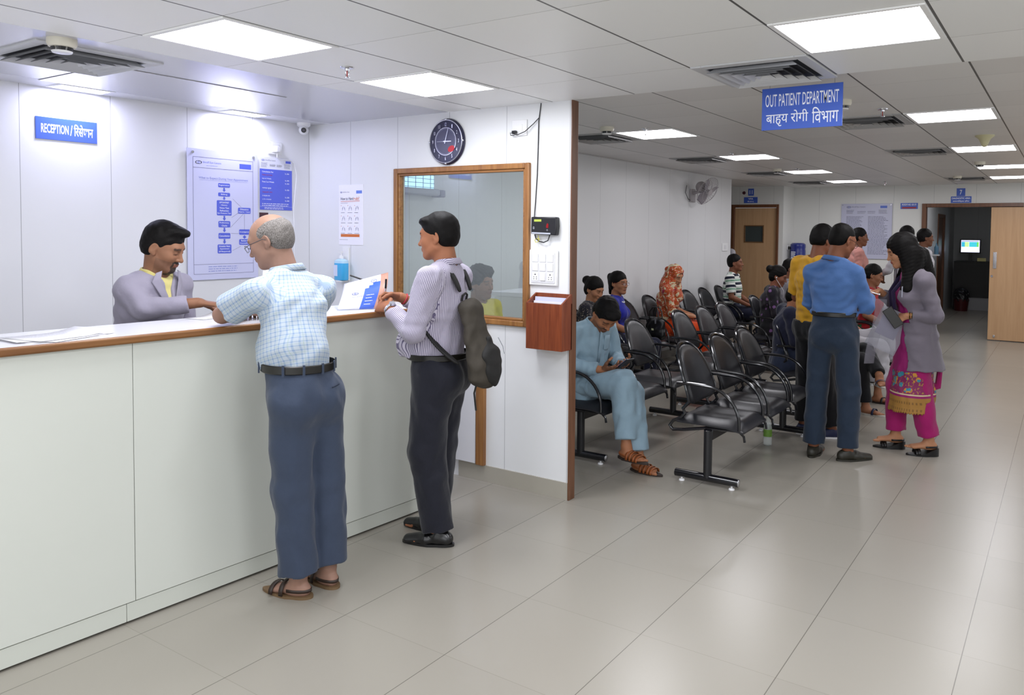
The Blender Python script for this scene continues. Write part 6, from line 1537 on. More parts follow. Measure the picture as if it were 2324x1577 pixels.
Mp = Matrix.Translation(WM(p) @ Vector(((p.J['wrR'] + p.J['wrL']) / 2 + V3(0, .12, .03)))) @ Matrix.Rotation(R(-66), 4, 'Z') @ Matrix.Rotation(R(35), 4, 'X')
t = thing('mobile_phone', 'pale phone held by the woman in the orange headscarf', 'phone', Mp.translation); obj('phone_case', G().obox(Mp, (.036, .072, .005)), plain('phone_pale', 'a8a8b0', .3), t, bevel=.003)
# black handbag in front of her
Mb = Matrix.Translation((-3.88, 7.84, .605)) @ Matrix.Rotation(R(-20), 4, 'Z')
t = thing('handbag', 'black handbag with pale tag on the seat beside the woman in the headscarf', 'bag', (-3.88, 7.84, .44)); LTH = plain('bag_leather', '0f0f11', .35)
def bld(f): f.econe((0, 0, -.09), (0, 0, .05), (.15, .075), (.13, .05), (1, 0, 0), .02)
sdf_obj('bag_body', bld, (-.25, -.15, -.24), (.25, .15, .18), .006, LTH, Mb, t, (67, dict(amp=.004)))
for dy in (-.03, .03): g = G().tube([Mb @ Vector(q_) for q_ in ((-.07, dy, .08), (-.065, dy, .16), (-.03, dy * .6, .21), (.03, dy * .6, .21), (.065, dy, .16), (.07, dy, .08))], .007, 6); obj('bag_handle', g, LTH, t)
obj('tag', G().obox(Mb @ Matrix.Translation((.03, -.078, -.03)), (.016, .002, .010)), plain('tag_pale', 'd8dcb0', .5), t); obj('bag_buckle', G().obox(Mb @ Matrix.Translation((.06, -.062, .06)), (.008, .003, .025)), SIL, t)
# striped polo
POLO = cloth('polo_bands', 'bands', ['13182c', 'd9dad6', '2f7f58'], .8)
p = seated('man in a green, navy and white striped polo shirt by the wall corner', -4.04, 10.60, -82, '6f4632', POLO, NAV, short_hair(.002, -.055, .045, .002), 1.02, (8, -2, 0), False, 'short', sk=dict(moustache=.7, chub=.004), seed=71, collar=WHITE)
# purple flowered top
PF = cloth('purple_floral', 'dots', ['16121c', '6b4a78', '8d6f9c'], .8, 1.0)
EARP = plain('earphone_white', 'e2e2e2', .4)
def earphone(p, side=1, ln=(.1, .25)):
    a = p.H @ Vector((side * .088, -.004, -.012)); b_ = Vector(p.J['che']) + Vector((side * .06, .14, .04)); m_ = (a + b_) / 2 + Vector((side * .03, .04, -.03)); g = G(); g.ell(a, (.008, .008, .008), 10, 8); g.tube([a, a - Vector((0, 0, .02)), m_, b_], .0018, 5); p.add('earphone', g, EARP)
p = seated('woman in a black and purple flowered top with a hair bun and earphones', -3.02, 9.20, -66, '6e4432', PF, BLK, BUN, .96, (-16, 18, 0), True, 'long', ups=dict(nec=(0, .04, 1.04), hed=(0, .09, 1.185)), kurta=.5, seed=73); earphone(p, 1)
p = seated('man in a light grey shirt sitting behind the flowered top', -3.02, 9.86, -60, '6a4634', cloth('grey_shirt', 'plain', ['8d8b92', '9b99a0'], .8), NAV, short_hair(.002, -.055, .045, .002), 1.0, (-10, 20, 0), False, 'short', seed=75, collar=cloth('grey_shirt', 'plain', []))
p = seated('person in a navy top with white earphones leaning forward, left of the yellow shirt', -2.14, 6.98, -62, '8a5c44', NAV, cloth('denim', 'plain', ['1c2438', '263048'], .8), LONGH, .95, (-24, 30, 0), True, 'long', ups=dict(che=(0, .01, .87), nec=(0, .05, 1.01), hed=(0, .105, 1.14)), seed=77); earphone(p, 1)
# seated people mostly hidden by the blue shirt: black trousers, white trousers
WHT = cloth('white_cotton', 'plain', ['a9a7ad', 'b8b6bc'], .85); SD = plain('sandal_navy', '1c2448', .5); SDW = plain('sole_pale', 'b8b4ac', .6)
J = sit(); J.update(knR=(.10, .45, .52), anR=(.10, .52, .085), knL=(-.05, .46, .60), anL=(.16, .66, .40), fL=60)
p = Person('seated person in black trousers and blue strapped sandals behind the man in the blue shirt', (-2.02, 7.62, 0), -96, J, .95, '8f6248', head=(0, 15, 0), vox=.009, hvox=.005, fem=True)
p.skin_mesh(eyes=0); p.hair(LONGH, HB, .005, .001, 79); p.shirt(BLK, 'short', .018, hem=.5, fold=(79, dict(amp=.003))); p.trousers(BLK, .012, top=.70, hemz=.93, r_=(.085, .062, .05), vox=.008); p.sandal('R', SD, SDW, straps=((.085, .05),), heel_strap=False); p.sandal('L', SD, SDW, straps=((.085, .05),), heel_strap=False)
J = sit(); J.update(knR=(.14, .45, .52), anR=(.14, .46, .085), knL=(-.12, .47, .62), anL=(-.06, .62, .33), fL=10)
p = Person('seated person in loose white trousers behind the standing group', (-2.0, 8.20, 0), -92, J, 1.0, '8f6248', head=(0, 10, 0), vox=.009, hvox=.005)
p.skin_mesh(); p.hair(short_hair(), HB, .005, .001, 81); p.shirt(WHT, 'short', .018, hem=.5, fold=(81, dict(amp=.004))); p.trousers(WHT, .016, top=.70, hemz=.70, r_=(.10, .09, .085), vox=.008, fold=(82, dict(amp=.007, wl=(.06, .14)))); p.sandal('R', BLACK, OS, heel_strap=False); p.sandal('L', BLACK, OS, heel_strap=False)
RED = cloth('red_cloth', 'plain', ['8c0c14', '9c141c'], .8)
p = seated('person in a bright red top between the blue shirt and the woman in grey', -1.95, 9.56, -100, '7a523c', RED, cloth('green_cloth', 'plain', ['1f5c2a', '2c6c38'], .8), short_hair(.004, -.06, .04, .004), .98, (20, 15, 0), False, 'short', seed=83, kurta=.5)

# ---------------------------------------------------------------- standing group
J = stand(); rt = (-1.445, 5.86, 0)
J.update(hed=(.03, .055, 1.605), nec=(-.015, -.01, 1.455), shR=(.15, .0, 1.365), shL=(-.165, -.02, 1.365), elR=(.205, .08, 1.13), wrR=(.16, .29, 1.20), elL=(-.215, .09, 1.13), wrL=(-.03, .32, 1.18), anL=(-.115, -.04, .085), knL=(-.11, -.01, .50), anR=(.125, .0, .085), knR=(.12, .01, .50), hpR=(.09, 0, .92), hpL=(-.09, 0, .92), fR=42, fL=-5)
p = Person('man in a bright blue shirt standing with his back to the camera', rt, -6, J, 1.0, '744832', head=(-28, 22, 0), vox=.006, hvox=.0035)
p.hand('R', (-.35, .9, .1), (-.7, 0, -.6), (25, 35, 25), vox=.0035); p.hand('L', (.5, .8, .1), (.7, 0, -.6), (25, 35, 25), vox=.0035)
p.skin_mesh(chub=.003); p.hair(short_hair(-.004, -.045, .055, -.003) , HB, .0035, .0006, 91)
BS = cloth('blue_shirt_cloth', 'plain', ['43659a', '5374a6'], .75); p.shirt(BS, 'long', .018, hem=1.055, fold=(92, dict(amp=.006, wl=(.06, .16))), sl_r=(.060, .056, .050), cuff=.68, vox=.006); p.collar(BS, r_=.064, h=.030, fall=.030)
p.trousers(cloth('teal_trouser', 'plain', ['1f2b3c', '283646'], .8), .010, top=1.08, r_=(.082, .070, .066), hemz=.97, fold=(93, dict(amp=.005, kind='v', wl=(.08, .2))), butt=.004, vox=.006); p.belt(1.07, g=.003, w=.034)
shoes(p, plain('olive_shoe', '26241c', .5)); glasses(p, BLACK)
# x ray sheet he holds
Ms = WM(p) @ Matrix.Translation((.19, .36, .93)) @ Matrix.Rotation(R(8), 4, 'Y')
m, nt, b = new_mat('plastic_film'); b.inputs['Base Color'].default_value = (.36, .36, .42, 1); b.inputs['Alpha'].default_value = .40; b.inputs['Roughness'].default_value = .2; FILM = m
g = G(); nn = 10
for i in range(nn + 1):
    u = i / nn
    for sg in (-1, 1): g.v.append(tuple(Ms @ Vector((sg * .03 * (1 - .3 * u) + .008 * math.sin(u * 6), .05 * sg + .02 * math.sin(u * 4), .24 - .50 * u))))
for i in range(nn): g.f.append((2 * i, 2 * i + 1, 2 * i + 3, 2 * i + 2)); g.m.append(0)
t = tag(obj('plastic_sleeve', g, FILM), 'clear plastic film sleeve hanging beside the blue shirt man, in front of the white trousers', 'sleeve')
# yellow shirt
J = stand(); J.update(hed=(.0, .07, 1.60), nec=(0, .0, 1.45), elR=(.22, .08, 1.14), wrR=(.10, .30, 1.14), elL=(-.235, .02, 1.12), wrL=(-.10, .25, 1.08), anL=(-.10, .0, .085), anR=(.13, .08, .085), fR=20)
p = Person('young man in a yellow t-shirt and black track pants behind the blue shirt', (-1.735, 6.42, 0), -30, J, 1.0, '6c422e', head=(-8, 16, 0), vox=.007, hvox=.0038)
p.skin_mesh(); p.hair(short_hair(.006, -.055, .045, .006), HB, .004, .001, 95); YT = cloth('yellow_tee', 'plain', ['b8881a', 'c69628'], .8)
p.shirt(YT, 'short', .022, hem=.84, cut=.88, fold=(96, dict(amp=.005)), sl_r=(.068, .072, .05), vox=.007); p.trousers(BLK, .012, top=.95, r_=(.088, .072, .062), vox=.007); shoes(p, plain('blue_sneaker', '1a2348', .6), sole=WHITE)
g = G(); g.tube([p.J['hpL'] + V3(-.09, 0, 0), p.J['knL'] + V3(-.083, 0, 0), p.J['anL'] + V3(-.074, 0, .0)], .003, 5); p.add('side_piping', g, plain('piping_white', 'c8c8b0', .6))

# ---------------------------------------------------------------- woman in the grey coat
J = stand(); rt = (-.965, 6.36, 0)
J.update(hed=(.0, .125, 1.60), nec=(0, .035, 1.45), che=(0, .01, 1.28), shL=(-.165, -.01, 1.375), elL=(-.20, -.085, 1.11), wrL=(-.11, .10, 1.10), shR=(.165, .01, 1.385), elR=(.19, .10, 1.16), wrR=(.10, .25, 1.275), anL=(-.09, -.10, .13), knL=(-.09, -.02, .52), anR=(.09, .10, .13), knR=(.09, .10, .52), fL=0, fR=8)
p = LADY = Person('woman with long black hair in a grey coat over a magenta embroidered tunic', rt, 116, J, .955, 'a27456', head=(-4, 20, 0), vox=.006, hvox=.0034, fem=True)
p.hand('L', (.3, .75, -.45), (.6, .0, -.6), (25, 35, 25), vox=.003, size=.92); p.hand('R', (-.1, .95, -.1), (-.2, -.1, -.95), vox=.003, size=.92, curls=[(5, 10, 8), (40, 45, 30), (45, 50, 35), (50, 50, 35)])
p.skin_mesh(bindi=1, nose=1.1, jaw=.92, eyes=0, lip='8a3a3c')
p.hair(LONGH + [('add', (0, -.03, .05), (.090, .108, .092), .02), ('jcone', p.J['nec'] + V3(0, -.06, .12), p.J['che'] + V3(0, -.115, .06), .060, .050, .04), ('jcone', p.J['nec'] + V3(-.06, .0, .12), p.J['che'] + V3(-.095, .085, .03), .058, .050, .06), ('jcone', p.J['nec'] + V3(.06, .0, .12), p.J['che'] + V3(.09, .09, .04), .045, .04, .05), ('add', (-.068, -.02, -.07), (.034, .06, .12), .05), ('sub', (0, .11, -.045), (.062, .075, .085), .012)], HB, .0045, .0018, 101, wl=(.02, .07), lo=.24, down=.30)
m, nt, b = new_mat('magenta_tunic'); k = NT(nt); vec, x, y, z = k.coords(); MG, GD, TE, OC = srgb('8c1260'), srgb('a07434'), srgb('2c7c90'), srgb('c08428')
vo = nt.nodes.new('ShaderNodeTexVoronoi'); vo.inputs['Scale'].default_value = 22; nt.links.new(vec, vo.inputs['Vector']); wn = k.white(k.cell(k.m('ADD', x, y), .045, 0), k.cell(z, .045, 0)); nz = k.noise(vec, 70, 3)
fl_ = k.mix(k.m('LESS_THAN', vo.outputs['Distance'], .40), srgb('7a1c50'), k.mix(k.m('GREATER_THAN', wn, .5), OC, TE)); fl_ = k.mix(k.m('GREATER_THAN', nz, .6), fl_, GD)
a1 = k.line(z, .052, .30, .018); g1 = k.line(k.m('ADD', x, k.m('MULTIPLY', y, .7)), .022, 0, .010); lace = k.mix(k.m('MULTIPLY', k.m('MULTIPLY', a1, g1), .7), GD, srgb('6a4a24'))
c = k.mix(k.m('LESS_THAN', z, .63), MG, fl_); c = k.mix(k.m('LESS_THAN', z, .475), c, MG); c = k.mix(k.m('MULTIPLY', k.m('LESS_THAN', z, .472), k.m('GREATER_THAN', z, .462)), c, srgb('c8b890')); c = k.mix(k.m('LESS_THAN', z, .445), c, lace)
nt.links.new(c, b.inputs['Base Color']); b.inputs['Roughness'].default_value = .7; TUN = m
def bld(f):
    J = p.J; p.torso(f, .016, .03); f.econe(J['pel'], (0, .01, .45), (.155, .12), (.17, .15), (1, 0, 0), .03); f.econe((0, .01, .45), (0, .02, .22), (.17, .15), (.18, .165), (1, 0, 0), .03)
    f.cone(J['nec'] + V3(0, .0, .01), J['nec'] + V3(0, .02, .15), .062, .09, .006, 'sub'); z0 = .315
    X = f.ax[0][:, None, None]; Y = f.ax[1][None, :, None]; Z = f.ax[2][None, None, :]; ang = np.arctan2(Y, X); zig = z0 + .018 * np.abs(((ang * 9) % 1) - .5) * 2
    f.F = np.maximum(f.F, (zig - Z).astype(np.float32))
p.garment('tunic', bld, ['pel', 'nec', 'shR', 'shL'], TUN, .0055, (103, dict(amp=.005, kind='v', wl=(.06, .14))), lo=V3(-.3, -.3, .25), hi=V3(.3, .3, 1.5))
PNK = cloth('pink_trouser', 'plain', ['96125c', 'a41c6a'], .75); p.trousers(PNK, .006, top=.75, r_=(.085, .078, .072), hemz=.93, fold=(104, dict(amp=.005, kind='v', wl=(.07, .18))), butt=0, vox=.0065)
GC = cloth('grey_coat_cloth', 'plain', ['6a646e', '787079'], .75)
def bld(f):
    J = p.J; p.torso(f, .030, .03)
    f.econe(J['pel'] + V3(0, -.01, .05), (0, -.035, .58), (.17, .135), (.205, .19), (1, 0, 0), .03)
    for a in 'RL': f.cone(J['sh' + a], J['el' + a], .064, .056, .02); f.cone(J['el' + a], J['el' + a] * .22 + J['wr' + a] * .78, .056, .044, .015, flat=True)
    f.plane(V3(0, 0, .645), V3(0, 0, -1)); f.cone(J['nec'] + V3(0, .0, .0), J['nec'] + V3(0, .02, .15), .075, .10, .006, 'sub')
    X = f.ax[0][:, None, None]; Y = f.ax[1][None, :, None]; Z = f.ax[2][None, None, :]
    w_ = .045 + .050 * np.clip((1.42 - Z) / .3, 0, 1) * (Z > 1.0) + .10 * np.clip((1.15 - Z) / .45, 0, 1) * 1.0
    cut = np.maximum(np.abs(X) - w_, .02 - Y); arm = np.zeros_like(cut)
    dlt = np.maximum(f.F, -cut)
    # keep the sleeves whole in front of the opening
    f2 = Field(f.lo + 2 * f.h, f.ax[0][-1:].tolist() + f.ax[1][-1:].tolist() + f.ax[2][-1:].tolist(), f.h); f2.lo = f.lo; f2.n = f.n; f2.ax = f.ax; f2.F = np.full(f.n, 1.0, np.float32)
    for a in 'RL': f2.cone(J['sh' + a] * .4 + J['el' + a] * .6, J['el' + a], .056, .056, .02); f2.cone(J['el' + a], J['el' + a] * .22 + J['wr' + a] * .78, .056, .044, .015, flat=True)
    f.F = np.minimum(dlt, f2.F).astype(np.float32)
p.garment('coat', bld, ['pel', 'nec', 'shR', 'shL', 'elR', 'elL', 'wrR', 'wrL'], GC, .006, (105, dict(amp=.0045, wl=(.07, .18))), lo=V3(-.42, -.42, .60), hi=V3(.42, .5, 1.52))
for sg in (1, -1): patch(p, 'coat_lapel', ([(sg * .055, 1.40), (sg * .060, 1.34), (sg * .070, 1.26), (sg * .078, 1.18)], [(sg * .085, 1.40), (sg * .115, 1.34), (sg * .11, 1.27), (sg * .084, 1.175)]), GC, g=.042, th=.004)
g = G()
for sg in (1, -1): g.tube([p.J['nec'] + V3(sg * .07, -.01, .03), p.J['nec'] + V3(sg * .06, .085, -.07), p.J['che'] + V3(sg * .035, .17, .0), p.J['wai'] + V3(sg * .03, .165, .05)], .016, 8)
p.add('stole', g, cloth('purple_stole', 'plain', ['1e1434', '2a1d44'], .8)); p.add('name_badge', G().obox(frame(tuple(front(p, -.10, 1.23, .045)), (-.85, .5, 0), (0, 0, 1)), (.03, .04, .002)), plain('badge_white', 'b8bac8', .4))
wrist_ring(p, 'L', plain('bangle_gold', 'a08040', .25, 1), 'gold_bangle', .12, .030, tube=.004); wrist_ring(p, 'L', plain('bangle_gold', 'a08040', .25, 1), 'gold_bangle', .20, .031, tube=.004)
WS = plain('wedge_black', '100f10', .35)
for a_ in 'LR': p.sandal(a_, WS, WS, straps=((.095, .036), (.078, .042)), wedge=.045, z0=0, L=.165)
# scarf tail hanging behind her legs
g = G().tube([p.J['pel'] + V3(.03, -.20, -.25), p.J['pel'] + V3(.04, -.19, -.40), p.J['knR'] + V3(-.05, -.08, -.05), p.J['knR'] + V3(-.06, -.04, -.17)], [.02, .03, .035, .045], 8); p.add('scarf_tail', g, PNK)
Mf = WM(p) @ Matrix.Translation((-.04, .205, .93)) @ Matrix.Rotation(R(80), 4, 'Z') @ Matrix.Rotation(R(-24), 4, 'Y')
t = thing('plastic_folder', 'clear plastic folder with a lilac card held low by the woman in the grey coat', 'folder', Mf.translation)
obj('folder_film', G().obox(Mf, (.115, .001, .16)), FILM, t); obj('lilac_card', G().obox(Mf @ Matrix.Translation((.01, -.002, .03)), (.075, .0006, .085)), plain('card_lilac', '8f7fae', .5), t)
Mf = WM(p) @ Matrix.Translation((-.105, .195, 1.035)) @ Matrix.Rotation(R(80), 4, 'Z') @ Matrix.Rotation(R(35), 4, 'Y')
t = thing('mobile_phone', 'large dark phone in the hand of the woman in the grey coat', 'phone', Mf.translation); obj('phone_case', G().obox(Mf, (.038, .005, .078)), plain('phone_dark', '1c1a18', .3), t, bevel=.004); obj('phone_screen', G().obox(Mf @ Matrix.Translation((0, -.0052, 0)), (.034, .0006, .07)), BLACK, t)
Mf = Matrix.Translation((-1.27, 6.30, 1.215)) @ Matrix.Rotation(R(15), 4, 'Y') @ Matrix.Rotation(R(10), 4, 'Z')
t = tag(obj('paper_slip', G().obox(Mf, (.06, .09, .001)), PAPER), 'small paper slip the woman in grey points at', 'paper')

# ---------------------------------------------------------------- standing people at the back
def standing(label, x, y, rz, skin, tm, bm, scale=1.0, head=(0, 3, 0), seed=1, sleeve='long', ups=None, hm=None, collar=True, hem=None):
    J = stand(); J.update(ups or {}); p = Person(label, (x, y, 0), rz, J, scale, skin, head=head, vox=.010, hvox=.0048)
    p.hand('R', (0, .1, -1), (-1, 0, 0), vox=.005); p.hand('L', (0, .1, -1), (1, 0, 0), vox=.005)
    p.skin_mesh(); p.hair(hm or short_hair(.004, -.055, .045, .003), HB, .005, .0015, seed); p.shirt(tm, sleeve, .02, hem=hem or .98 * scale, fold=(seed, dict(amp=.004)), vox=.009); p.trousers(bm, .014, top=1.0 * scale, vox=.010); shoes(p)
    if collar: p.collar(tm, r_=.064, h=.028, fall=.03, open_=40)
    return p
standing('man in a pink shirt standing in profile before the notice board', -2.41, 11.0, -70, '6a4430', cloth('pink_shirt', 'plain', ['b07870', 'bd867c'], .8), BLK, 1.0, seed=111)
standing('dark haired man in white directly behind the head of the woman in grey', -1.84, 11.2, 60, '6a4632', WHT, BLK, 1.02, seed=113, ups=dict(elL=(-.20, .10, 1.16), wrL=(-.08, .30, 1.10)))
standing('man in a white shirt facing the open doorway, right of the woman in grey', -1.70, 11.75, -65, '5c3a28', cloth('white_shirt_back', 'plain', ['a5a3a8', 'b2b0b5'], .8), BLK, 1.0, seed=115)
standing('person with black hair half hidden behind the corner of the waiting wall', -4.86, 12.35, 150, '6a4632', WHT, BLK, .95, seed=117, hm=LONGH)

# ================================================================= remaining things
# brochure on the counter
P3 = lambda *a: Vector(a)
bl, br = P3(-3.36, 2.885, 1.2095), P3(-3.235, 3.085, 1.2095); tl, tr = P3(-3.47, 3.03, 1.34), P3(-3.30, 3.205, 1.405)
t = thing('brochure', 'white and blue printed brochure propped under the hands of the man with the backpack', 'brochure', tuple((bl + br) / 2)); g = G(); nn = 12
def bpnt(u, v): q = (bl * (1 - u) + br * u) * (1 - v) + (tl * (1 - u) + tr * u) * v; return q + Vector((.03, -.01, .018)) * math.sin(v * PI) * (.6 + .4 * u)
for i in range(nn + 1):
    for j in range(nn + 1): g.v.append(tuple(bpnt(i / nn, j / nn)))
for i in range(nn):
    for j in range(nn): g.f.append((i * (nn + 1) + j, (i + 1) * (nn + 1) + j, (i + 1) * (nn + 1) + j + 1, i * (nn + 1) + j + 1)); g.m.append(2 if i >= 10 else (1 if (i >= 6 and j < 7 + (i - 6) * .6 and i < 10 and j >= 0) else 0))
o_ = obj('cover', g, [plain('brochure_white', 'd6d6e2', .3), plain('brochure_blue', '3e62c4', .3), plain('brochure_skin', 'b98a78', .3)], t, smooth=60); sm = o_.modifiers.new('s', 'SOLIDIFY'); sm.thickness = .0012; sm.offset = -1
def bfr(u, v, s_=1):
    o = bpnt(u, v); ux = (bpnt(u + .02, v) - o).normalized(); vy = (bpnt(u, v + .02) - o).normalized(); z = ux.cross(vy).normalized(); return frame(o + z * .0012, ux, z.cross(ux))
g = G(); eye_logo(g, bfr(.30, .45), .014); disc(g, bfr(.68, .80), .017, .0006, 24, .0145); eye_logo(g, bfr(.68, .80), .008); g.merge(text_geo('Eye Care Services', bfr(.42, .35), .085, .009)); obj('blue_print', g, plain('brochure_print', '5a6ab4', .4), t, smooth=0)
g = G()
for k_2, v in enumerate((.12, .2, .28, .36)): bars(g, bfr(.66, v), -.022, .022, -.003, .003, 1, k_2, .003)
obj('white_print', g, LETTER, t, smooth=0)
# pages behind, under his hand
for k_2, (x, y, a, lb) in enumerate(((-3.30, 3.23, 20, 'white form lying under the right hand of the man with the backpack'),)):
    tag(obj('paper_form', G().obox(Matrix.Translation((x, y, 1.2068)) @ Matrix.Rotation(R(a), 4, 'Z'), (.075, .105, .0008)), PAPER), lb, 'papers')
# forms between receptionist and old man
def curled(name, label, c, a, w, l, lift, seed):
    g = G(); n = 10; Mx = Matrix.Translation(c) @ Matrix.Rotation(R(a), 4, 'Z')
    for i in range(n + 1):
        u = i / n; z = .001 + lift * max(0, u - .45) ** 2 * 3.3
        for v in (-w / 2, w / 2): g.v.append(tuple(Mx @ Vector((v, -l / 2 + u * l * (1 - lift * .6), z))))
    for i in range(n): g.f.append((2 * i, 2 * i + 1, 2 * i + 3, 2 * i + 2)); g.m.append(0)
    o = obj(name, g, PAPER, smooth=60); sm = o.modifiers.new('s', 'SOLIDIFY'); sm.thickness = .0008; sm.offset = 1; return tag(o, label, 'papers')
curled('paper_form', 'curled white form under the receptionist\'s reaching hand', (-3.60, 2.42, 1.206), -30, .15, .22, .10, 1)
curled('paper_form', 'pale paper standing up between the receptionist and the old man', (-3.50, 2.56, 1.207), -75, .16, .20, .42, 2)
curled('paper_form', 'flat white form on the counter just left of the reaching hand', (-3.58, 2.27, 1.206), 10, .12, .17, .02, 3)
# pen on the counter by the sanitizer
t = thing('counter_pen', 'black pen with silver tip leaning by the sanitizer bottle behind the brochure', 'pen', (-3.42, 3.16, 1.3))
a, b_ = Vector((-3.50, 3.10, 1.385)), Vector((-3.41, 3.20, 1.335)); obj('pen_barrel', G().cyl(a, a + (b_ - a) * .75, .005, n=10), BLACK, t); obj('pen_tip', G().cyl(a + (b_ - a) * .75, b_, .004, .001, 10), SIL, t)
obj('pen_stand', G().tube([a + (b_ - a) * .8, (-3.42, 3.19, 1.27), (-3.42, 3.19, 1.22)], .004, 6).cyl((-3.42, 3.19, 1.206), (-3.42, 3.19, 1.222), .03, .022, 20), CHROME, t)
# bottle on the floor
t = thing('soda_bottle', 'clear plastic bottle with a red cap and green label on the floor', 'bottle', (-1.94, 5.91, 0)); Mx = Matrix.Translation((-1.94, 5.91, 0))
m, nt, b = new_mat('pet_plastic'); b.inputs['Base Color'].default_value = (.75, .8, .78, 1); b.inputs['Alpha'].default_value = .38; b.inputs['Roughness'].default_value = .08; PET = m
obj('bottle_body', G().lathe([(0, 0), (.026, 0), (.033, .008), (.033, .06), (.031, .07), (.033, .08), (.033, .13), (.030, .15), (.022, .185), (.0135, .215), (.0125, .235), (0, .235)], n=28).tf(Mx), PET, t)
obj('bottle_label', G().lathe([(.0335, .072), (.0338, .072), (.0338, .128), (.0335, .128)], n=28).tf(Mx), plain('label_green', '6f9a3c', .4, noise=.4, nscale=90), t)
obj('bottle_cap', G().lathe([(0, .232), (.0145, .232), (.0145, .256), (0, .256)], n=20).tf(Mx), plain('cap_red', 'a03018', .4), t)
# wall fan
Mf = Matrix.Translation((XW, 10.05, 2.22)); t = thing('wall_fan', 'white wall fan tilted down near the end of the waiting wall', 'fan', (XW, 10.05, 2.22)); FW = plain('fan_white', 'b3adb0', .4)
obj('wall_bracket', G().box((XW, 9.97, 2.08), (XW + .03, 10.13, 2.26)), FW, t, bevel=.008); obj('fan_arm', G().tube([(XW + .02, 10.05, 2.2), (XW + .10, 10.06, 2.22), (XW + .15, 10.07, 2.26)], .022, 10), FW, t)
ax = Vector((.72, -.15, -.42)).normalized(); hc = Vector((XW + .16, 10.07, 2.27)); F = frame(hc, ax.orthogonal(), ax.cross(ax.orthogonal()), ax)
u_ = Vector((0, 0, 1)).cross(ax).normalized(); F = Matrix((u_, ax.cross(u_), ax)).transposed().to_4x4(); F.translation = hc
obj('motor_housing', G().lathe([(0, -.10), (.05, -.095), (.075, -.06), (.08, .0), (.07, .03), (0, .03)], n=28).tf(F), FW, t)
g = G()
for zz, sg in ((.045, -1), (.125, 1)):
    for k in range(36): a = 2 * PI * k / 36; g.tube([F @ Vector((.05 * math.cos(a), .05 * math.sin(a), zz + sg * .012)), F @ Vector((.14 * math.cos(a), .14 * math.sin(a), zz + sg * .008)), F @ Vector((.205 * math.cos(a), .205 * math.sin(a), .085))], .0016, 4, caps=False)
for rr_, zz in ((.205, .085), (.14, .133), (.14, .037), (.05, .137)): g.tube([F @ Vector((rr_ * math.cos(2 * PI * i / 40), rr_ * math.sin(2 * PI * i / 40), zz)) for i in range(40)], .003, 5, closed=True)
obj('guard', g, FW, t)
for k in range(3):
    g = G(); B = F @ Matrix.Rotation(2 * PI * k / 3, 4, 'Z'); nn = 8
    for i in range(nn + 1):
        u = i / nn
        for j in range(nn + 1): v = j / nn - .5; w_ = .05 + .10 * math.sin(min(1, u * 1.15) * PI * .8); g.v.append(tuple(B @ Vector((.03 + .155 * u, v * w_ + .03 * u, .085 + v * .05))))
    for i in range(nn):
        for j in range(nn): g.f.append((i * (nn + 1) + j, (i + 1) * (nn + 1) + j, (i + 1) * (nn + 1) + j + 1, i * (nn + 1) + j + 1)); g.m.append(0)
    o_ = obj('blade', g, plain('blade_grey', '98929a', .4), t, smooth=60); sm = o_.modifiers.new('s', 'SOLIDIFY'); sm.thickness = .002
obj('hub', G().lathe([(0, .06), (.03, .06), (.028, .11), (0, .118)], n=20).tf(F), FW, t)
obj('badge', G().lathe([(0, .136), (.045, .136), (.04, .142), (0, .144)], n=24).tf(F), FW, t)
obj('power_cable', G().tube([(XW + .02, 9.96, 2.10), (XW + .03, 9.86, 2.12), (XW + .02, 9.80, 2.20), (XW + .02, 9.84, 2.30)], .004, 6), BLACK, t)
# switch plate by the wall end
t = thing('fan_switch', 'white switch plate low on the end of the waiting wall', 'switch', (XW, 11.3, 1.44)); obj('plate', G().box((XW, 11.2, 1.38), (XW + .012, 11.42, 1.50)), WHITE, t, bevel=.003); obj('switch_rocker', G().box((XW + .012, 11.27, 1.41), (XW + .016, 11.35, 1.47)), plain('plate_grey', 'dcdcdf', .35), t, bevel=.001)
# red dot lamp beside 11
t = tag(obj('indicator_lamp', latheF(frame((-4.92, YD, 2.375), PXV, PYV), [(0, 0), (.03, 0), (.028, .01), (.012, .016), (0, .016)], 20), plain('lamp_maroon', '4a1424', .3)), 'small dark red indicator on the wall left of number sign 11', 'lamp')
# water dispenser with blue barrel
t = thing('water_dispenser', 'water dispenser with a big blue water barrel against the far wall', 'water dispenser', (-4.03, 13.72, 0)); Mx = Matrix.Translation((-4.03, 13.72, 0))
obj('dispenser_body', G().box((-4.17, 13.56, 0), (-3.89, 13.88, 1.08)), plain('dispenser_white', 'b4b6bc', .4), t, bevel=.01)
BB = plain('barrel_blue', '1c2878', .25, coat=.3); obj('water_barrel', G().lathe([(0, 1.06), (.05, 1.06), (.06, 1.09), (.125, 1.13), (.132, 1.17), (.126, 1.20), (.132, 1.23), (.132, 1.36), (.126, 1.39), (.132, 1.42), (.13, 1.47), (.10, 1.495), (0, 1.495)], n=32).tf(Mx), BB, t)
Fb = frame((-4.03, 13.588, 1.29), PXV, PYV); g = G(); bars(g, Fb, -.08, .0, -.07, .06, 4, 3, .018); obj('barrel_print', g, LETTER, t, smooth=0)
for dx in (-.05, .05): obj('tap', G().box((-4.03 + dx - .012, 13.52, .86), (-4.03 + dx + .012, 13.565, .90)), BLACK, t, bevel=.004)
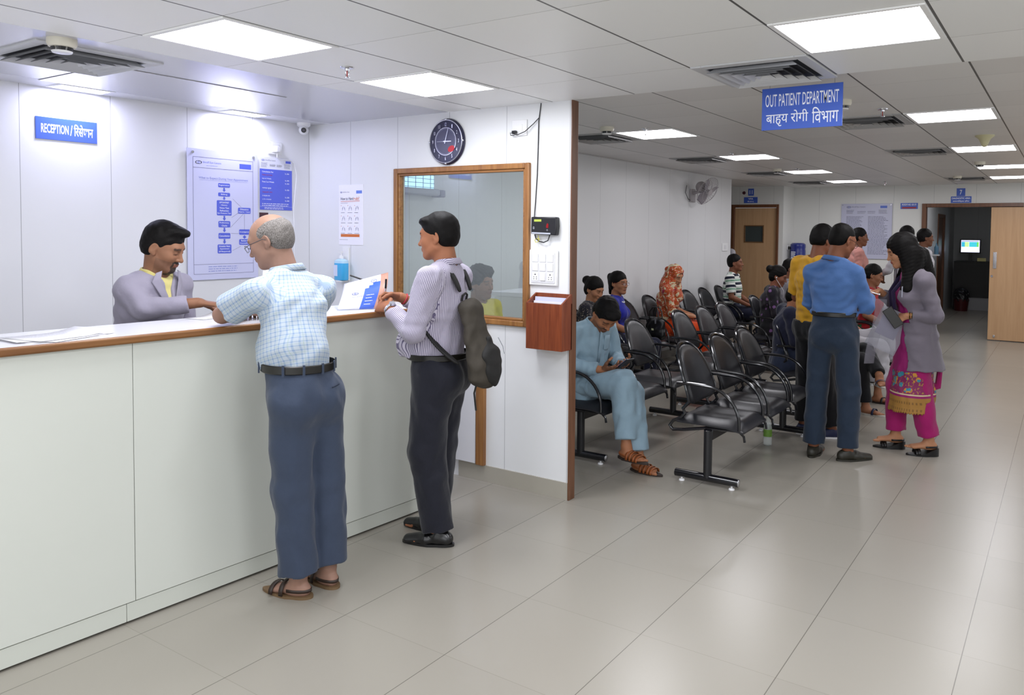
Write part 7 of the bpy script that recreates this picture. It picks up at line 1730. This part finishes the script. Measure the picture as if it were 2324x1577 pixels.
t = thing('wall_socket', 'white socket with a black plug and cable left of the water barrel', 'socket', (-4.25, YF, 1.42)); obj('plate', G().box((-4.20, YF - .4, 1.37), (-4.192, YF - .3, 1.45)), WHITE, t, bevel=.002); obj('plug', G().box((-4.192, YF - .37, 1.38), (-4.15, YF - .33, 1.43)), BLACK, t, bevel=.004); obj('cable', G().tube([(-4.16, YF - .35, 1.38), (-4.165, YF - .35, 1.2), (-4.17, YF - .36, .9), (-4.18, YF - .38, .3)], .005, 6), BLACK, t)
# notice board
F = frame((-2.955, YF - .02, 1.712), PXV, PYV); t = thing('notice_board', 'large pale notice board full of small print behind the man in pink', 'notice board', (-2.955, YF, 1.712))
obj('board', G().obox(F @ Matrix.Translation((0, 0, -.003)), (.418, .472, .003)), plain('notice_lilac', 'b9bad0', .3), t, bevel=.001)
for sx in (-1, 1):
    for sz in (-1, 1): obj('standoff_screw', G().cyl(F @ Vector((sx * .395, sz * .45, -.018)), F @ Vector((sx * .395, sz * .45, .006)), .010, n=12), CHROME, t)
g = G(); bars(g, F, -.33, -.04, -.40, .26, 30, 1, .007); bars(g, F, .03, .36, -.40, .26, 30, 2, .007); bars(g, F, -.33, -.2, .30, .37, 4, 3, .006); bars(g, F, -.15, .0, .30, .35, 3, 4, .005); bars(g, F, .02, .17, .30, .35, 3, 5, .005); bars(g, F, .2, .36, .30, .37, 4, 6, .006)
g.merge(text_geo('Shroff Eye Centre', F @ Matrix.Translation((-.24, .415, 0)), .22, .026, 'L')); obj('black_print', g, plain('print_mid', '5a5a6e', .5), t, smooth=0)
g = G(); eye_logo(g, F @ Matrix.Translation((-.29, .415, 0)), .028); rrect(g, F, .28, .415, .11, .042, .002); obj('blue_print', g, SIGNB, t, smooth=0)
# inner corridor: desk, monitors, bin, things on the wall
t = thing('reception_desk', 'very dark desk at the end of the corridor behind the doorway', 'desk', (-1.75, 19.6, 0)); BD = plain('desk_black', '0f0c0c', .4)
obj('desk_front', G().box((-2.18, 19.4, .28), (-.6, 19.46, 1.05)), BD, t); obj('desk_top', G().box((-2.18, 19.4, 1.05), (-.6, 19.95, 1.08)), BD, t, bevel=.003); obj('desk_side', G().box((-2.18, 19.46, 0), (-2.12, 19.9, 1.05)), BD, t)
obj('white_plinth', G().box((-2.1, 19.42, 0), (-.6, 19.45, .28)), plain('plinth_white', 'a9a9ac', .5), t)
SCR = emis('screen_light', 'dfe0ff', 1.0)
def monitor(x, z, w, h, label, cols):
    t = thing('monitor', label, 'monitor', (x, 19.5, 1.08)); obj('bezel', G().box((x - w / 2 - .025, 19.5, z - h / 2 - .025), (x + w / 2 + .025, 19.54, z + h / 2 + .02)), BLACK, t, bevel=.006)
    sc_ = obj('screen', G().quad((x - w / 2, 19.498, z - h / 2), (x + w / 2, 19.498, z - h / 2), (x + w / 2, 19.498, z + h / 2), (x - w / 2, 19.498, z + h / 2)), SCR, t, smooth=0)
    for k, (a, b_, c0, c1, cn) in enumerate(cols): g = G().quad((x - w / 2 + a * w, 19.496, z - h / 2 + c0 * h), (x - w / 2 + b_ * w, 19.496, z - h / 2 + c0 * h), (x - w / 2 + b_ * w, 19.496, z - h / 2 + c1 * h), (x - w / 2 + a * w, 19.496, z - h / 2 + c1 * h)); obj('screen_window', g, emis('scr%d' % k, cn, .9), sc_, smooth=0)
    obj('stand', G().box((x - .03, 19.54, 1.08), (x + .03, 19.57, z)).box((x - .10, 19.47, 1.08), (x + .10, 19.62, 1.09)), BLACK, t); return t
monitor(-1.87, 1.42, .37, .27, 'lit computer monitor with a colourful table, seen through the doorway', [(.02, .95, .88, .95, '8890c0'), (.02, .20, .45, .85, '3aa6c4'), (.20, .42, .45, .85, 'b8d890'), (.44, .85, .45, .85, '44b8c8'), (.85, .95, .45, .85, '6cc85a')])
monitor(-1.30, 1.40, .16, .12, 'small second screen partly behind the sliding door', [])
t = tag(obj('desk_display', G().box((-1.72, 19.45, 1.09), (-1.55, 19.50, 1.16)), plain('display_olive', '5c5840', .4, emit='8a8458', es=.15)), 'small olive coloured box on the dark desk below the monitor', 'box')
t = thing('waste_bin', 'dark red waste bin with a black bag on the corridor floor', 'bin', (-1.98, 19.1, 0)); obj('bin_body', G().lathe([(0, 0), (.13, 0), (.16, .26), (0, .26)], (-1.98, 19.1, 0), 28), plain('bin_red', '4a0a10', .4), t)
def bld(f): f.cone((0, 0, .25), (0, 0, .36), .155, .15, .02)
sdf_obj('bin_bag', bld, (-.25, -.25, .2), (.25, .25, .6), .008, BLACK, Matrix.Translation((-1.98, 19.1, 0)), t, (5, dict(amp=.01, wl=(.06, .14))))
t = thing('sanitizer_bottle', 'sanitizer bottle on a bracket on the wall inside the doorway', 'bottle', (-2.24, 16.9, 1.35)); obj('bottle_body', G().lathe([(0, 1.28), (.04, 1.28), (.042, 1.42), (.02, 1.45), (.01, 1.50), (0, 1.50)], (-2.22, 16.9, 0), 20), plain('sanitizer_dull', '5c86a0', .3), t); obj('bracket', G().box((-2.30, 16.84, 1.25), (-2.16, 16.96, 1.28)), WHITE, t)
# skirting strips in the waiting area
SK2 = plain('skirting_pale', 'a9a6a0', .4)
obj('baseboard_far', G().box((-4.2, YF - .008, 0), (o0 - .01, YF, .10)), SK2, kind='structure'); obj('baseboard_waiting', G().box((XW, YP + .06, 0), (XW + .008, YWE, .10)), SK2, kind='structure')
